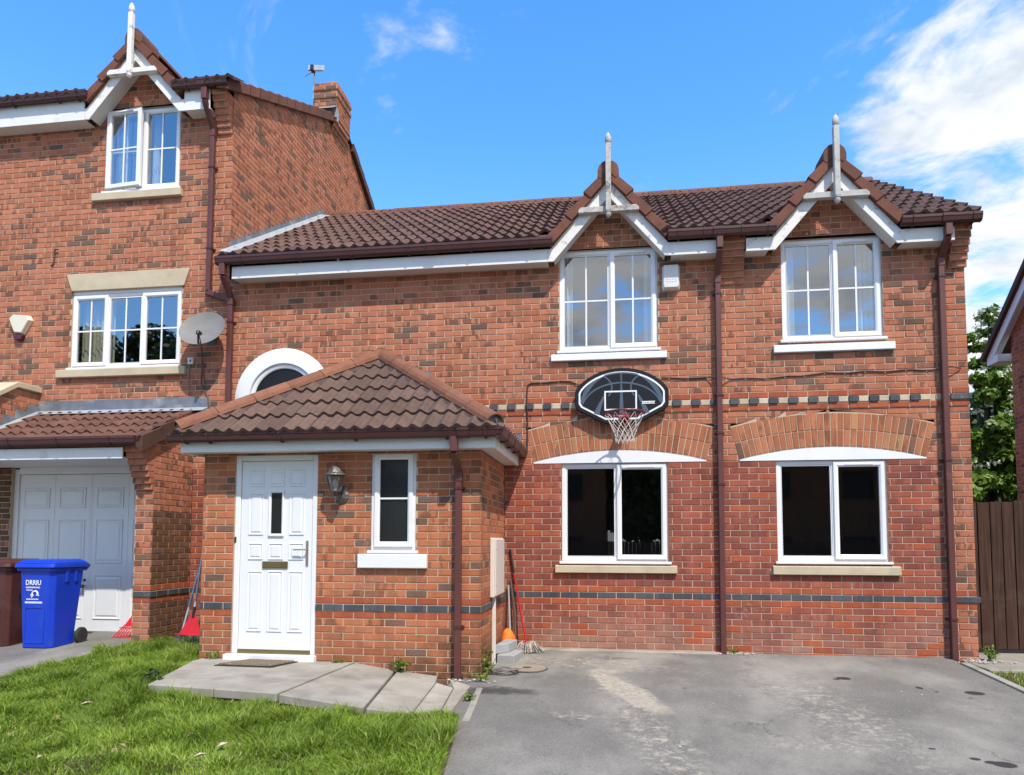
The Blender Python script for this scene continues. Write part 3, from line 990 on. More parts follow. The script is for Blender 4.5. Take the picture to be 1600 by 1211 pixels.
def reveal(mb, pl, u0, u1, v0, v1, d=0.10):
    """the sides of an opening"""
    for (a, b) in (((u0, v0), (u0, v1)), ((u1, v0), (u1, v1)), ((u0, v0), (u1, v0)), ((u0, v1), (u1, v1))):
        mb.quad(pl.at(a[0], a[1], -0.003), pl.at(b[0], b[1], -0.003), pl.at(b[0], b[1], -d), pl.at(a[0], a[1], -d))


# ---------------------------------------------------------------- eaves, gablets, pipes
GUT = [(0.0, 0.0), (-0.004, -0.075), (-0.030, -0.098), (-0.075, -0.100), (-0.098, -0.080), (-0.108, -0.040), (-0.114, -0.030), (-0.114, 0.0), (-0.108, 0.0),
       (-0.104, -0.034), (-0.090, -0.076), (-0.070, -0.092), (-0.032, -0.090), (-0.010, -0.072), (-0.006, 0.0)]


def gutter(root, p0, p1, out, name='gutter', brackets=(), joints=(), end0=True, end1=True):
    """p0..p1 = top back edge; out = unit vector away from the fascia"""
    p0, p1, out = Vector(p0), Vector(p1), Vector(out)
    mb = MB()
    mb.extr(GUT, p0, p1, -out, (0, 0, 1))
    d = (p1 - p0).normalized()
    outer = GUT[:8]
    for e, on in ((p0, end0), (p1, end1)):
        if on:
            mb.extr([(a, b) for a, b in outer], e - d * 0.004, e + d * 0.004, -out * 1.03, (0, 0, 1.03))
    g = mb.build(name, 'brown_pvc', root)
    for t in brackets:
        b = MB()
        c = p0 + d * t
        prof = [(a * 1.06 - 0.001, v * 1.06 - 0.0) for a, v in outer]
        b.extr(prof, c - d * 0.011, c + d * 0.011, -out, (0, 0, 1))
        b.bar(c + out * 0.01 + Vector((0, 0, -0.105)), c + out * 0.055 + Vector((0, 0, -0.10)), 0.022, 0.02)
        b.build('gutter_bracket', 'brown_pvc', g)
    for t in joints:
        b = MB()
        c = p0 + d * t
        prof = [(a * 1.08 - 0.002, v * 1.08) for a, v in outer]
        b.extr(prof, c - d * 0.06, c + d * 0.06, -out, (0, 0, 1))
        b.build('gutter_union', 'brown_pvc', g)
    return g


def downpipe(root, x, ytop, yw, ztop, zneck, zbot, w=0.065, clips=(), shoe=False, standoff=0.055):
    """square pipe: outlet under the gutter at (x, ytop), a swan neck back to the wall, straight drop"""
    mb = MB()
    yb = yw - standoff
    mb.box(x - w / 2 - .005, x + w / 2 + .005, ytop - w / 2 - .005, ytop + w / 2 + .005, ztop - 0.16, ztop)
    if abs(ytop - yb) > 0.03:
        mb.bar((x, ytop, ztop - 0.16), (x, yb, zneck), w, w, (1, 0, 0))
    mb.box(x - w / 2, x + w / 2, yb - w / 2, yb + w / 2, zbot, zneck + 0.01)
    mb.box(x - w / 2 - .006, x + w / 2 + .006, yb - w / 2 - .006, yb + w / 2 + .006, zneck - 0.10, zneck)
    p = mb.build('downpipe', 'pipe_pvc', root, bevel=0.006)
    for z in clips:
        c = MB()
        c.box(x - w / 2 - .006, x + w / 2 + .006, yb - w / 2 - .006, yb + w / 2 + .004, z - 0.012, z + 0.012)
        c.box(x - w / 2 - .026, x + w / 2 + .026, yb + w / 2 + .0045, yw - 0.001, z - 0.012, z + 0.012)
        c.build('pipe_clip', 'brown_pvc', p)
    return p


def gablet(root, xc, dz, mat_board, mat_post, y=-0.22, tail_l=True, tail_r=True, hw=0.735, wall=None, postmat=None):
    """small tiled gable over a window: verge pieces, bargeboards, cross bar, finial post"""
    sl = 1.16
    th = math.atan(sl)
    zt = 5.86 + dz               # top of the tile band at the apex
    t = Vector((math.cos(th), 0, math.sin(th)))
    # roof planes running back into the main slope
    for s in (-1, 1):
        mb = MB()
        A = Vector((xc, y + 0.03, zt - 0.05))
        E = Vector((xc + s * hw, y + 0.03, zt - 0.05 - sl * hw))
        back = 1.35
        n = Vector((s * math.sin(th), 0, math.cos(th))) * 0.02
        A2, E2 = A + Vector((0, back, 0)), E + Vector((0, 0.35, 0))
        mb.add([A, E, E2, A2, A + n, E + n, E2 + n, A2 + n], [(0, 1, 2, 3), (4, 7, 6, 5), (0, 4, 5, 1), (1, 5, 6, 2), (2, 6, 7, 3), (3, 7, 4, 0)])
        mb.build('gablet_roof', 'roof_tile', root)
    # bargeboards: top edge follows the tile band, feet meet the fascia
    band = 0.155
    bw = 0.205
    zb = 4.72 + dz
    for s in (-1, 1):
        zo = zt - band
        pts = [(0, zo), (0, zo - bw)]
        xi = (zo - bw - zb) / sl
        xo = (zo - (zb + 0.16)) / sl
        pts += [(xi, zb), (0.7475, zb), (0.7475, zb + 0.16), (xo, zb + 0.16)]
        mb = MB()
        P = [(xc + s * (a + 0.0008), y, z) for a, z in pts]
        Q = [(p[0], y + 0.022, p[2]) for p in P]
        n = len(P)
        mb.add(P + Q, [tuple(range(n)), tuple(range(2 * n - 1, n - 1, -1))] + [(i, (i + 1) % n, n + (i + 1) % n, n + i) for i in range(n)])
        mb.build('bargeboard', mat_board, root, bevel=0.003)
        # soffit behind the board
        so = MB()
        a0, a1 = (xc + s * 0.0, zo - bw + 0.03), (xc + s * xi, zb + 0.03)
        so.quad((a0[0], y + 0.023, a0[1]), (a1[0], y + 0.023, a1[1]), (a1[0], -0.001, a1[1]), (a0[0], -0.001, a0[1]))
        so.build('gablet_soffit', 'soffit_white', root)
        # verge pieces
        L = math.hypot(hw, hw * sl) - 0.075
        cnt = 3
        nn = Vector((s * -math.sin(th) * -1, 0, math.cos(th)))
        for k in range(cnt):
            s0, s1 = 0.075 + L * k / cnt, 0.075 + L * (k + 1) / cnt
            tt = Vector((s * math.cos(th), 0, -math.sin(th)))
            o = Vector((xc, 0, zt))
            lift = 0.012 if k < cnt - 1 else 0.0
            a, b = o + tt * (s0 + 0.004), o + tt * (s1 + 0.012)
            up = Vector((s * math.sin(th), 0, math.cos(th)))
            w = 0.105
            v = []
            for yy, e in ((y - 0.045, 0.0), (y + 0.10, 0.0)):
                v += [a - up * 0.004 + Vector((0, yy, 0)), b + up * 0.026 + Vector((0, yy - 0.016, 0)), b - up * (w - 0.012) + Vector((0, yy - 0.016, 0)), a - up * (w + .004) + Vector((0, yy, 0))]
            mb = MB()
            mb.add(v, [(0, 1, 2, 3), (7, 6, 5, 4), (0, 4, 5, 1), (1, 5, 6, 2), (2, 6, 7, 3), (3, 7, 4, 0)])
            mb.build('verge_tile', 'verge_clay', root, bevel=0.004)
    # ridge end cap
    mb = MB()
    prof = [(-0.130, -0.125), (-0.128, -0.05), (-0.108, 0.01), (-0.065, 0.052), (0.0, 0.068), (0.065, 0.052), (0.108, 0.01), (0.128, -0.05), (0.130, -0.125), (0.095, -0.165), (0, -0.075), (-0.095, -0.165)]
    mb.extr(prof, (xc, y - 0.055, zt), (xc, y + 0.32, zt), (1, 0, 0), (0, 0, 1))
    mb.build('ridge_end', 'ridge_brown', root, bevel=0.004)
    ridge_run(root, (xc, y + 0.33, zt - 0.06), (xc, y + 1.35, zt - 0.06), 'ridge_brown', r=0.11)
    # cross bar and finial post
    pm = postmat or mat_post
    zc = 5.31 + dz
    mb = MB()
    mb.extr([(-0.33, 0.035), (-0.365, 0.0), (-0.365, -0.035), (0.365, -0.035), (0.365, 0.0), (0.33, 0.035)], (xc, y - 0.075, zc), (xc, y - 0.002, zc), (1, 0, 0), (0, 0, 1))
    mb.build('cross_bar', pm, root, bevel=0.004)
    mb = MB()
    w = 0.032
    yp = y - 0.105
    mb.box(xc - w, xc + w, yp - w, yp + w, zc - 0.045, 6.10 + dz)
    fin = mb.build('finial_post', pm, root, bevel=0.006)
    mb = MB()
    mb.lathe([(0.030, 0.0), (0.024, 0.008), (0.030, 0.016), (0.036, 0.03), (0.040, 0.055), (0.034, 0.09), (0.018, 0.125), (0.004, 0.145)], (xc, yp, 6.10 + dz), 12)
    mb.build('finial_tip', pm, fin, smooth=True)
    mb = MB()
    mb.lathe([(0.004, -0.085), (0.022, -0.075), (0.034, -0.05), (0.034, -0.03), (0.022, -0.02), (0.034, -0.012), (0.036, 0.0)], (xc, yp, zc - 0.045), 12)
    mb.build('finial_pendant', pm, fin, smooth=True)

# ================================================================ THE SETTING
def gz(x, y):
    """ground level: falls to the street, the left side a little higher"""
    g = -0.02 if x > 0.2 else (0.075 if x < -3.0 else -0.02 + 0.095 * (0.2 - x) / 3.2)
    return 0.05 * min(y, 0.5) + g


def ground_sheet(name, xs, ys, dz, mat, inside=None, kind='structure', edge=0.0):
    mb = MB()
    for i in range(len(xs) - 1):
        for j in range(len(ys) - 1):
            q = [(xs[i], ys[j]), (xs[i + 1], ys[j]), (xs[i + 1], ys[j + 1]), (xs[i], ys[j + 1])]
            mb.quad(*[(a, b, gz(a, b) + dz) for a, b in q])
    o = mb.build(name, mat)
    o['kind'] = kind
    return o


mb = MB()
mb.quad((-400, -400, -0.62), (400, -400, -0.62), (400, 400, -0.62), (-400, 400, -0.62))
o = mb.build('ground', 'asphalt')
o['kind'] = 'structure'
mb = MB()
mb.quad((-60, -17.5, -0.55), (60, -17.5, -0.55), (60, -10.6, -0.55), (-60, -10.6, -0.55))
o = mb.build('road', 'asphalt')
o['kind'] = 'structure'


# driveway, lawn, left drive share one outline: the lawn's edges
def edge_r(y):   # lawn / driveway edge
    return -0.10 + 0.125 * (-1.9 - y) * (1 if y < -1.9 else 0)


def edge_l(y):   # left drive / lawn edge
    return -4.58 - 0.03 * math.sin(y * 2.0)


ys = [0.0, -0.4, -0.8, -1.2, -1.6, -1.9, -2.2, -2.6, -3.0, -3.5, -4.0, -4.5, -5.0, -6.0, -7.5, -9.0, -10.6]
mb = MB()
for a, b in zip(ys, ys[1:]):
    xa0, xb0 = edge_r(a) - .25, edge_r(b) - .25
    xs_ = [0.0, 0.2, 0.5, 0.8, 1.0]
    for p, q in zip(xs_, xs_[1:]):
        P = [(xa0 + (5.0 - xa0) * p, a), (xa0 + (5.0 - xa0) * q, a), (xb0 + (5.0 - xb0) * q, b), (xb0 + (5.0 - xb0) * p, b)]
        mb.quad(*[(x, y, -0.02 + 0.05 * y) for x, y in P])
o = mb.build('driveway', 'asphalt')
o['kind'] = 'structure'
mb = MB()
for a, b in zip(ys, ys[1:]):
    for p, q in ((-9.5, -7.5), (-7.5, -6.0), (-6.0, None)):
        qa, qb = (q, q) if q else (edge_l(a) + .2, edge_l(b) + .2)
        mb.quad((p, a, 0.05 * a + 0.088), (qa, a, 0.05 * a + 0.088), (qb, b, 0.05 * b + 0.088), (p, b, 0.05 * b + 0.088))
o = mb.build('left_driveway', 'asphalt')
o['kind'] = 'structure'


def lawn_z(x, y):
    t = min(1, max(0, (x + 4.5) / 4.6))
    return 0.05 * y + 0.085 - 0.045 * t + 0.015 * mnoise.noise(Vector((x * 1.3, y * 1.3, 2.0)))


mb = MB()
nx = 22
for a, b in zip(ys[1:], ys[2:]):
    for i in range(nx):
        P = []
        for yy, ii in ((a, i), (a, i + 1), (b, i + 1), (b, i)):
            e0, e1 = edge_l(yy) - 0.0, edge_r(yy) - 0.02
            x = e0 + (e1 - e0) * ii / nx
            P.append((x, yy, (lawn_z(x, yy) - (.13 if -.95 < x and yy > -3.2 else 0)) if 0 < ii < nx else 0.05 * yy + (-0.02 if ii else 0.09)))
        mb.quad(*P)
o = mb.build('lawn', 'soil')
o['kind'] = 'structure'
# strip of old concrete along the foot of the wall
mb = MB()
mb.box(0.02, 2.46, -0.13, 0.02, -0.20, -0.010)
o = mb.build('concrete_kerb', 'concrete', bevel=0.006)
o['kind'] = 'structure'
mb = MB()
mb.box(-7.0, -4.50, -0.12, 0.3, -0.1, 0.045)
o = mb.build('garage_floor', 'concrete')
o['kind'] = 'structure'
# side path to the gate
mb = MB()
mb.box(5.12, 7.2, -0.62, 1.6, -0.3, -0.035)
o = mb.build('side_path', 'concrete', bevel=0.008)
o['kind'] = 'structure'
mb = MB()
for k in range(10):
    y0 = -0.3 - k * 0.92
    z0, z1 = 0.05 * y0 - 0.0, 0.05 * (y0 - 0.9) - 0.0
    mb.add([(4.98, y0, z0 + .0), (5.06, y0, z0 + .0), (5.06, y0 - .91, z1 + .0), (4.98, y0 - .91, z1 + .0),
            (4.98, y0, z0 - .2), (5.06, y0, z0 - .2), (5.06, y0 - .91, z1 - .2), (4.98, y0 - .91, z1 - .2)],
           [(0, 1, 2, 3), (4, 7, 6, 5), (0, 4, 5, 1), (1, 5, 6, 2), (2, 6, 7, 3), (3, 7, 4, 0)])
o = mb.build('edging_kerb', 'concrete', bevel=0.004)
o['kind'] = 'structure'
mb = MB()
for a, b in zip(ys, ys[1:]):
    if a <= -0.4:
        mb.quad((5.06, a, 0.05 * a - .03), (12, a, 0.05 * a - .03), (12, b, 0.05 * b - .03), (5.06, b, 0.05 * b - .03))
o = mb.build('side_lawn', 'soil')
o['kind'] = 'structure'
mb = MB()
mb.quad((5.3, 0.7, -0.06), (40, 0.7, -0.06), (40, 45, -0.06), (5.3, 45, -0.06))
mb.quad((-40, 9.0, -0.06), (5.3, 9.0, -0.06), (5.3, 45, -0.06), (-40, 45, -0.06))
o = mb.build('back_garden', 'soil')
o['kind'] = 'structure'

# ================================================================ RIGHT HOUSE
H = thing('terraced_house', 'two storey red brick house with two white gablets and a hipped tiled porch', 'house', (0.7, 0.0, 0.0))
HB = Pieces(H, 'brick', 300, 'brickwork')
HT = Pieces(H, 'tile', 300, 'roof_tiling')
FRONT = Plane((0, 0, 0), (1, 0, 0), (0, -1, 0))

G1, G2 = 1.222, 3.838
ARC = [(1.322, 1.045, 4.10), (3.792, 1.040, 4.02)]      # centre, half width of the springing, radius
A_Z, A_RISE, A_T = 2.262, 0.142, 0.40
WIN_GL, WIN_GR = (0.628, 1.913, 1.045, 2.250), (3.168, 4.402, 1.060, 2.250)
WIN_UL, WIN_UR = (0.602, 1.816, 3.655, 4.93), (3.274, 4.414, 3.690, 4.915)
ROUND_X, ROUND_Z, ROUND_R = -3.04, 3.15, 0.675


def front_spans(zb, zt):
    zm = (zb + zt) / 2
    sp = [(-3.85, 5.31)] if zm > 2.86 else [(-4.30, 5.31)] if zm > 2.25 else [(-4.30, -3.16), (-0.085, 5.31)]
    if zm > 4.83:
        sp = []
        for g in (G1, G2):
            hb, ht = (5.60 - zb) / 1.16, (5.60 - zt) / 1.16
            if ht > 0.02:
                sp.append((g - hb, g - ht, g + hb, g + ht))
    for (x0, x1, z0, z1) in (WIN_GL, WIN_GR, WIN_UL, WIN_UR):
        if z0 - 0.02 < zm < z1:
            sp = cut(sp, (x0, x0), (x1, x1))
    for (x0, x1, z0, z1) in ((0.545, 2.008, 0.905, 0.98), (3.10, 4.51, 0.905, 0.98), (0.497, 1.917, 3.520, 3.628), (3.16, 4.522, 3.532, 3.63)):
        if z0 < zm < z1:
            sp = cut(sp, (x0, x0), (x1, x1))
    dzr = zm - ROUND_Z
    if abs(dzr) < ROUND_R:
        f = lambda z: math.sqrt(max(0.0, ROUND_R ** 2 - (z - ROUND_Z) ** 2))
        sp = cut(sp, (ROUND_X - f(zb), ROUND_X - f(zt)), (ROUND_X + f(zb), ROUND_X + f(zt)))
    for (c, hw, rad) in ARC:
        zc = A_Z + A_RISE - rad
        ro = rad + A_T + 0.01
        ta = hw / rad

        def half(z):
            skew = hw + max(0, z - A_Z) * math.tan(math.asin(ta))
            q = ro * ro - (z - zc) ** 2
            return min(skew, math.sqrt(q)) if q > 0 else 0.0
        if zm > A_Z - 0.02 and half(zb) > 0:
            hb, ht = half(max(zb, A_Z - 0.0)), half(zt)
            if half(zm) > max(hb, ht):
                hb = ht = half(zm) - .01
            sp = cut(sp, (c - hb, c - ht), (c + hb, c + ht))
    return sp


def front_mat(u, v, k, i):
    if k == 8:
        return 'brick_blue'
    if k in (7, 9):
        return 'brick_smooth'
    if k in (38, 40):
        return 'brick_smooth'
    if k == 39:
        return None
    if v < 2.255:
        if u > 4.98:
            return 'brick_multi' if random.random() > 0.08 else 'brick_dark'
        if random.random() < 0.07 or (v < 0.25 and random.random() < 0.12):
            return 'brick_smooth'
        return 'brick_red'
    p = (0.006 if u > 2.2 else 0.03) + 0.16 * max(0, nz(u, v * 2.5, 0.9, 3.3)) + 0.25 * max(0, nz(u, v, 2.2, 8.0))
    return 'brick_dark' if random.random() < p else 'brick_multi'


mm = MB()
mmp = MB()
fw_ = link_mesh('front_wall', bpy.data.meshes.new('front_wall'), H)    # filled in below
lay(HB, fw_, FRONT, 0.0, -3, 30, front_spans, front_mat, mmp, shift=-0.085 + 0.02)
lay(HB, fw_, FRONT, 0.0, 30, 38, front_spans, front_mat, mm, shift=0.03)
lay(HB, fw_, FRONT, 0.0, 38, 41, front_spans, front_mat, mm, shift=-0.055, n=0.012)
lay(HB, fw_, FRONT, 0.0, 41, 76, front_spans, front_mat, mm, shift=0.03)
# dentil course: blue headers and buff headers in turn
x = -0.055
for i in range(-9, 23):
    xa = i * 0.225
    if i < 22:
        put_brick(HB, fw_, FRONT, [(xa - .051, 2.929), (xa + .051, 2.929), (xa + .051, 2.996), (xa - .051, 2.996)], 'brick_blue', 0.030, 0.045)
        put_brick(HB, fw_, FRONT, [(xa + .0605, 2.931), (xa + .1645, 2.931), (xa + .1645, 2.994), (xa + .0605, 2.994)], 'brick_buff', 0.016, 0.03)
put_brick(HB, fw_, FRONT, [(5.105, 2.929), (5.33, 2.929), (5.33, 2.996), (5.105, 2.996)], 'brick_blue', 0.03, 0.045)
put_brick(HB, fw_, FRONT, [(4.95, 2.931), (5.09, 2.931), (5.09, 2.994), (4.95, 2.994)], 'brick_buff', 0.016, 0.03)
put_brick(HB, fw_, FRONT, [(5.09, .605), (5.345, .605), (5.345, .67), (5.09, .67)], 'brick_blue', 0.014, 0.03)
# two brick rings over each ground floor opening
for (c, hw, rad) in ARC:
    zc = A_Z + A_RISE - rad
    ta = math.asin(hw / rad)
    nb = 30
    for ring, (r0, r1) in enumerate(((rad + 0.008, rad + 0.198), (rad + 0.207, rad + 0.398))):
        for j in range(nb):
            a0 = -ta + 2 * ta * j / nb
            a1 = -ta + 2 * ta * (j + 1) / nb
            g0, g1 = 0.0048 / r0, 0.0048 / r1
            cs = [(c + r0 * math.sin(a0 + g0), zc + r0 * math.cos(a0 + g0)), (c + r0 * math.sin(a1 - g0), zc + r0 * math.cos(a1 - g0)),
                  (c + r1 * math.sin(a1 - g1), zc + r1 * math.cos(a1 - g1)), (c + r1 * math.sin(a0 + g1), zc + r1 * math.cos(a0 + g1))]
            put_brick(HB, fw_, FRONT, cs, 'brick_dark' if random.random() < 0.07 else 'brick_arch', 0.002)
        ends = []
    n = 24
    P0 = [(c + (rad) * math.sin(-ta + 2 * ta * k / n), -0.0 - -0.0042, zc + rad * math.cos(-ta + 2 * ta * k / n)) for k in range(n + 1)]
    P1 = [(c + (rad + A_T + .012) * math.sin(-ta + 2 * ta * k / n), 0.0042, zc + (rad + A_T + .012) * math.cos(-ta + 2 * ta * k / n)) for k in range(n + 1)]
    for k in range(n):
        mm.quad(P0[k], P0[k + 1], P1[k + 1], P1[k])
    # white infill board under the ring
    mb = MB()
    top = [(c + (rad - .004) * math.sin(-ta + 2 * ta * k / n), zc + (rad - .004) * math.cos(-ta + 2 * ta * k / n)) for k in range(n + 1)]
    pts = [(top[0][0], A_Z - 0.012)] + top + [(top[-1][0], A_Z - 0.012)]
    mb.extr(pts, (0, -0.004, 0), (0, 0.06, 0), (1, 0, 0), (0, 0, 1))
    mb.build('arch_board', 'upvc', H)
for w in (WIN_GL, WIN_GR):
    reveal(mmp, FRONT, *w)
for w in (WIN_UL, WIN_UR):
    reveal(mm, FRONT, *w)
mm.cur = 0
nv = len(mm.v)
for f in mmp.f:
    mm.f.append(tuple(i + nv for i in f))
    mm.m.append(1)
mm.v += mmp.v
tmp = mm.build('mortar_bed', ['mortar', 'mortar_pink'], H)
fw_.data = tmp.data
fw_.name = 'front_wall'
bpy.data.objects.remove(tmp)

# hidden shell: gable, back, floor slab between
mb = MB()
mb.add([(5.30, 0.01, -0.2), (5.30, 6.3, -0.2), (5.30, 6.3, 4.95), (5.30, 3.05, 6.95), (5.30, 0.01, 4.95)], [(0, 1, 2, 3, 4)])
mb.quad((-3.84, 6.3, -0.2), (5.30, 6.3, -0.2), (5.30, 6.3, 4.95), (-3.84, 6.3, 4.95))
mb.build('rear_walls', 'brick_multi', H)

# corbels (oversailing bricks that carry the ends of the eaves)
def corbel(ps, root, x0, x1, yw, zb, rows=7, step=0.032, mats=('brick_multi',), hd=0.075, parent=None):
    for r in range(rows):
        proj = step * (r + 1)
        pl = Plane((0, yw, 0), (1, 0, 0), (0, -1, 0))
        z0 = zb + r * hd
        cuts = [x0, (x0 + x1) / 2 + (0.03 if r % 2 else -0.03), x1]
        for a, b in zip(cuts, cuts[1:]):
            put_brick(ps, parent, pl, [(a + (0.002 if a > x0 else 0), z0 + 0.006), (b, z0 + 0.006), (b, z0 + hd - 0.004), (a + (0.002 if a > x0 else 0), z0 + hd - 0.004)],
                      random.choice(mats), proj, proj + 0.01)


corbel(HB, H, 2.555, 2.83, 0.0, 4.40, 8, 0.028, parent=fw_)
corbel(HB, H, 5.125, 5.325, 0.0, 4.47, 7, 0.032, parent=fw_)
for (x0, x1, zb, rows, st) in ((2.56, 2.825, 4.40, 8, 0.028), (5.13, 5.32, 4.47, 7, 0.032)):
    mb = MB()
    for r in range(rows):
        mb.box(x0, x1, -st * (r + 1) + 0.006, 0.0, zb + r * .075 + 0.001, zb + (r + 1) * .075)
    mb.build('corbel_mortar', 'mortar', H)

# windows
window(H, *WIN_GL, 0.0, [(0.53, False, False), (0.47, True, True)], glass='glass_ground')
window(H, *WIN_GR, 0.0, [(0.53, False, False), (0.47, True, True)], glass='glass_ground')
window(H, *WIN_UL, 0.0, [(0.53, False, False), (0.47, True, True)], bars=(2, 2), room='dark_room', sill=True,
       curtains=((0.0, 0.13, 'curtain_net', 3), (0.86, 1.0, 'curtain_net', 3)))
window(H, *WIN_UR, 0.0, [(0.53, False, False), (0.47, True, True)], bars=(2, 2), room='dark_room', sill=True,
       curtains=((0.0, 0.16, 'curtain_net', 3), (0.80, 1.0, 'curtain_net', 4)))
for nm, mat, (x0, x1, z0, z1), pr in (('stone_sill', 'stone_buff', (0.547, 2.006, 0.907, 1.010), 0.05), ('stone_sill', 'stone_buff', (3.103, 4.508, 0.905, 1.020), 0.05),
                                      ('white_sill', 'upvc', (0.499, 1.915, 3.522, 3.622), 0.05), ('white_sill', 'upvc', (3.162, 4.520, 3.534, 3.640), 0.05)):
    mb = MB()
    mb.add([(x0, -pr, z0), (x1, -pr, z0), (x1, 0.06, z0), (x0, 0.06, z0), (x0, -pr, z1 - 0.018), (x1, -pr, z1 - 0.018), (x1, 0.06, z1), (x0, 0.06, z1)],
           [(0, 3, 2, 1), (4, 5, 6, 7), (0, 1, 5, 4), (1, 2, 6, 5), (2, 3, 7, 6), (3, 0, 4, 7)])
    mb.build(nm, mat, H, bevel=0.005)

# round window half hidden by the porch roof
mb = MB()
n = 48
prof = [(ROUND_R - 0.002, 0.02), (ROUND_R - 0.002, -0.022), (ROUND_R - 0.012, -0.03), (0.475, -0.03), (0.465, -0.01), (0.465, 0.03)]
mb.lathe([(r, y) for r, y in prof], (ROUND_X, 0, ROUND_Z), n, 'Y')
mb.f = mb.f[:-2]
mb.m = mb.m[:-2]
rw = mb.build('round_window', 'upvc', H, smooth=True)
mb = MB()
mb.lathe([(0.466, 0.03), (0.466, 0.002), (0.458, -0.006), (0.425, -0.006), (0.41, 0.006), (0.41, 0.03)], (ROUND_X, 0, ROUND_Z), n, 'Y')
mb.f = mb.f[:-2]
mb.m = mb.m[:-2]
mb.build('window_frame', 'upvc', rw, smooth=True)
mb = MB()
mb.poly([(ROUND_X + 0.412 * math.cos(2 * math.pi * k / n), 0.018, ROUND_Z + 0.412 * math.sin(2 * math.pi * k / n)) for k in range(n)])
mb.build('pane', 'reeded_glass', rw)

# eaves
EY = -0.22


def fascia(root, x0, x1, y, z0, z1, yw=-0.001, mat='fascia_white', name='fascia', soffit=True):
    mb = MB()
    mb.box(x0, x1, y, y + 0.022, z0, z1)
    f = mb.build(name, mat, root, bevel=0.002)
    if soffit:
        mb = MB()
        mb.box(x0, x1, y + 0.0225, yw, z0 + 0.012, z0 + 0.024)
        mb.build('soffit', 'soffit_white', root)
    return f


fascia(H, -3.69, G1 - 0.748, EY, 4.72, 4.88)
fascia(H, G1 + 0.748, 2.552, EY, 4.72, 4.88)
fascia(H, 2.834, G2 - 0.748, EY, 4.72, 4.88, mat='weathered_white')
fascia(H, G2 + 0.748, 5.122, EY, 4.72, 4.88, mat='weathered_white')
gutter(H, (-3.87, EY, 4.992), (G1 - 0.685, EY, 4.992), (0, -1, 0), brackets=(0.35, 1.15, 1.85, 2.6, 3.4, 4.15), joints=(2.9,))
gutter(H, (G1 + 0.705, EY, 4.992), (G2 - 0.68, EY, 4.992), (0, -1, 0), brackets=(0.12, 0.42, 0.85, 1.15), joints=(0.58,))
gutter(H, (G2 + 0.70, EY, 4.992), (5.37, EY, 4.992), (0, -1, 0), brackets=(0.12, 0.75), joints=(0.48,))
downpipe(H, 2.522, EY - 0.055, 0.0, 4.91, 4.50, -0.06, clips=(4.28, 3.04, 2.58, 1.97))
downpipe(H, 5.03, EY - 0.055, 0.0, 4.91, 4.58, -0.05, clips=(4.36, 2.22, 0.42))
downpipe(H, -3.785, EY - 0.055, 0.0, 4.91, 4.52, 3.05, clips=(4.2,))
gablet(H, G1, 0.0, 'weathered_white', 'weathered_wood')
gablet(H, G2, 0.0, 'weathered_white', 'weathered_white', postmat='post_grey')

# main roof
PIT = math.atan2(2.03, 3.28)
SL = math.hypot(2.03, 3.28)
S_ = Vector((0, math.cos(PIT), math.sin(PIT)))
O_ = Vector((-3.85, -0.26, 4.995))
mb = MB()
N_ = Vector((0, -math.sin(PIT), math.cos(PIT)))


def notched_slab(mb, O, S, N, L, width, gs, zap, th=0.05):
    """roof boarding, cut away where a gablet opens through the eaves"""
    xs_ = sorted(set([0.0, width] + [min(max(g - O.x + d, 0), width) for g in gs for d in (-.70, -.55, -.4, -.25, -.1, 0, .1, .25, .4, .55, .70)]))
    for a, b in zip(xs_, xs_[1:]):
        st = []
        for u in (a, b):
            z = max([zap - 1.16 * abs(O.x + u - g) for g in gs])
            st.append(min(max(0.0, (z - O.z) / S.z), L - .01))
        P = [O + Vector((a, 0, 0)) + S * st[0], O + Vector((b, 0, 0)) + S * st[1], O + Vector((b, 0, 0)) + S * L, O + Vector((a, 0, 0)) + S * L]
        Q = [p - N * th for p in P]
        mb.add(P + Q, [(0, 1, 2, 3), (7, 6, 5, 4), (0, 4, 5, 1)])


notched_slab(mb, O_, S_, N_, SL, 9.215, (G1, G2), 5.74)
R1 = O_ + S_ * SL
mb.add([R1, R1 + Vector((9.215, 0, 0)), R1 + Vector((9.215, 3.5, -2.1)), R1 + Vector((0, 3.5, -2.1))], [(0, 1, 2, 3)])
roof = mb.build('roof', 'roof_tile', H)


def in_gablet(u, s):
    xw = O_.x + u
    zr = O_.z + s * math.sin(PIT)
    for g in (G1, G2):
        if abs(xw - g) < (5.80 - zr) / 1.16 + 0.11:
            return True
    return False


tile_roof(HT, roof, O_, (1, 0, 0), S_, 9.215, SL - 0.02, 'roof_tile', skip=in_gablet)
ridge_run(roof, R1 + Vector((0.02, 0, -0.03)), R1 + Vector((9.215, 0, -0.03)), 'ridge_brown', r=0.125)
# lead flashing up the tall gable wall, stepped into the brick courses
mb = MB()
xf = -3.85 + 0.012
yy = -0.05
steps = []
sl_ = math.tan(PIT)
base = lambda y: O_.z + (y + 0.26) * sl_
k = 0
y = 0.0
while y < 3.05:
    y1 = min(y + 0.075 / sl_, 3.05)
    zt = base(y1) + 0.155
    mb.add([(xf, y, base(y) - 0.02), (xf, y1 - .004, base(y1) - 0.02), (xf, y1 - .004, zt), (xf, y, zt - .035),
            (xf - .01, y, base(y) - 0.02), (xf - .01, y1 - .004, base(y1) - 0.02), (xf - .01, y1 - .004, zt), (xf - .01, y, zt - .035)],
           [(0, 1, 2, 3), (7, 6, 5, 4), (2, 6, 7, 3), (0, 3, 7, 4), (1, 5, 6, 2)])
    y = y1
fl = mb.build('step_flashing', 'lead', H)
mb = MB()
A0, A1 = Vector((xf, -0.30, base(-0.30) + 0.105)), Vector((xf, 3.05, base(3.05) + 0.105))
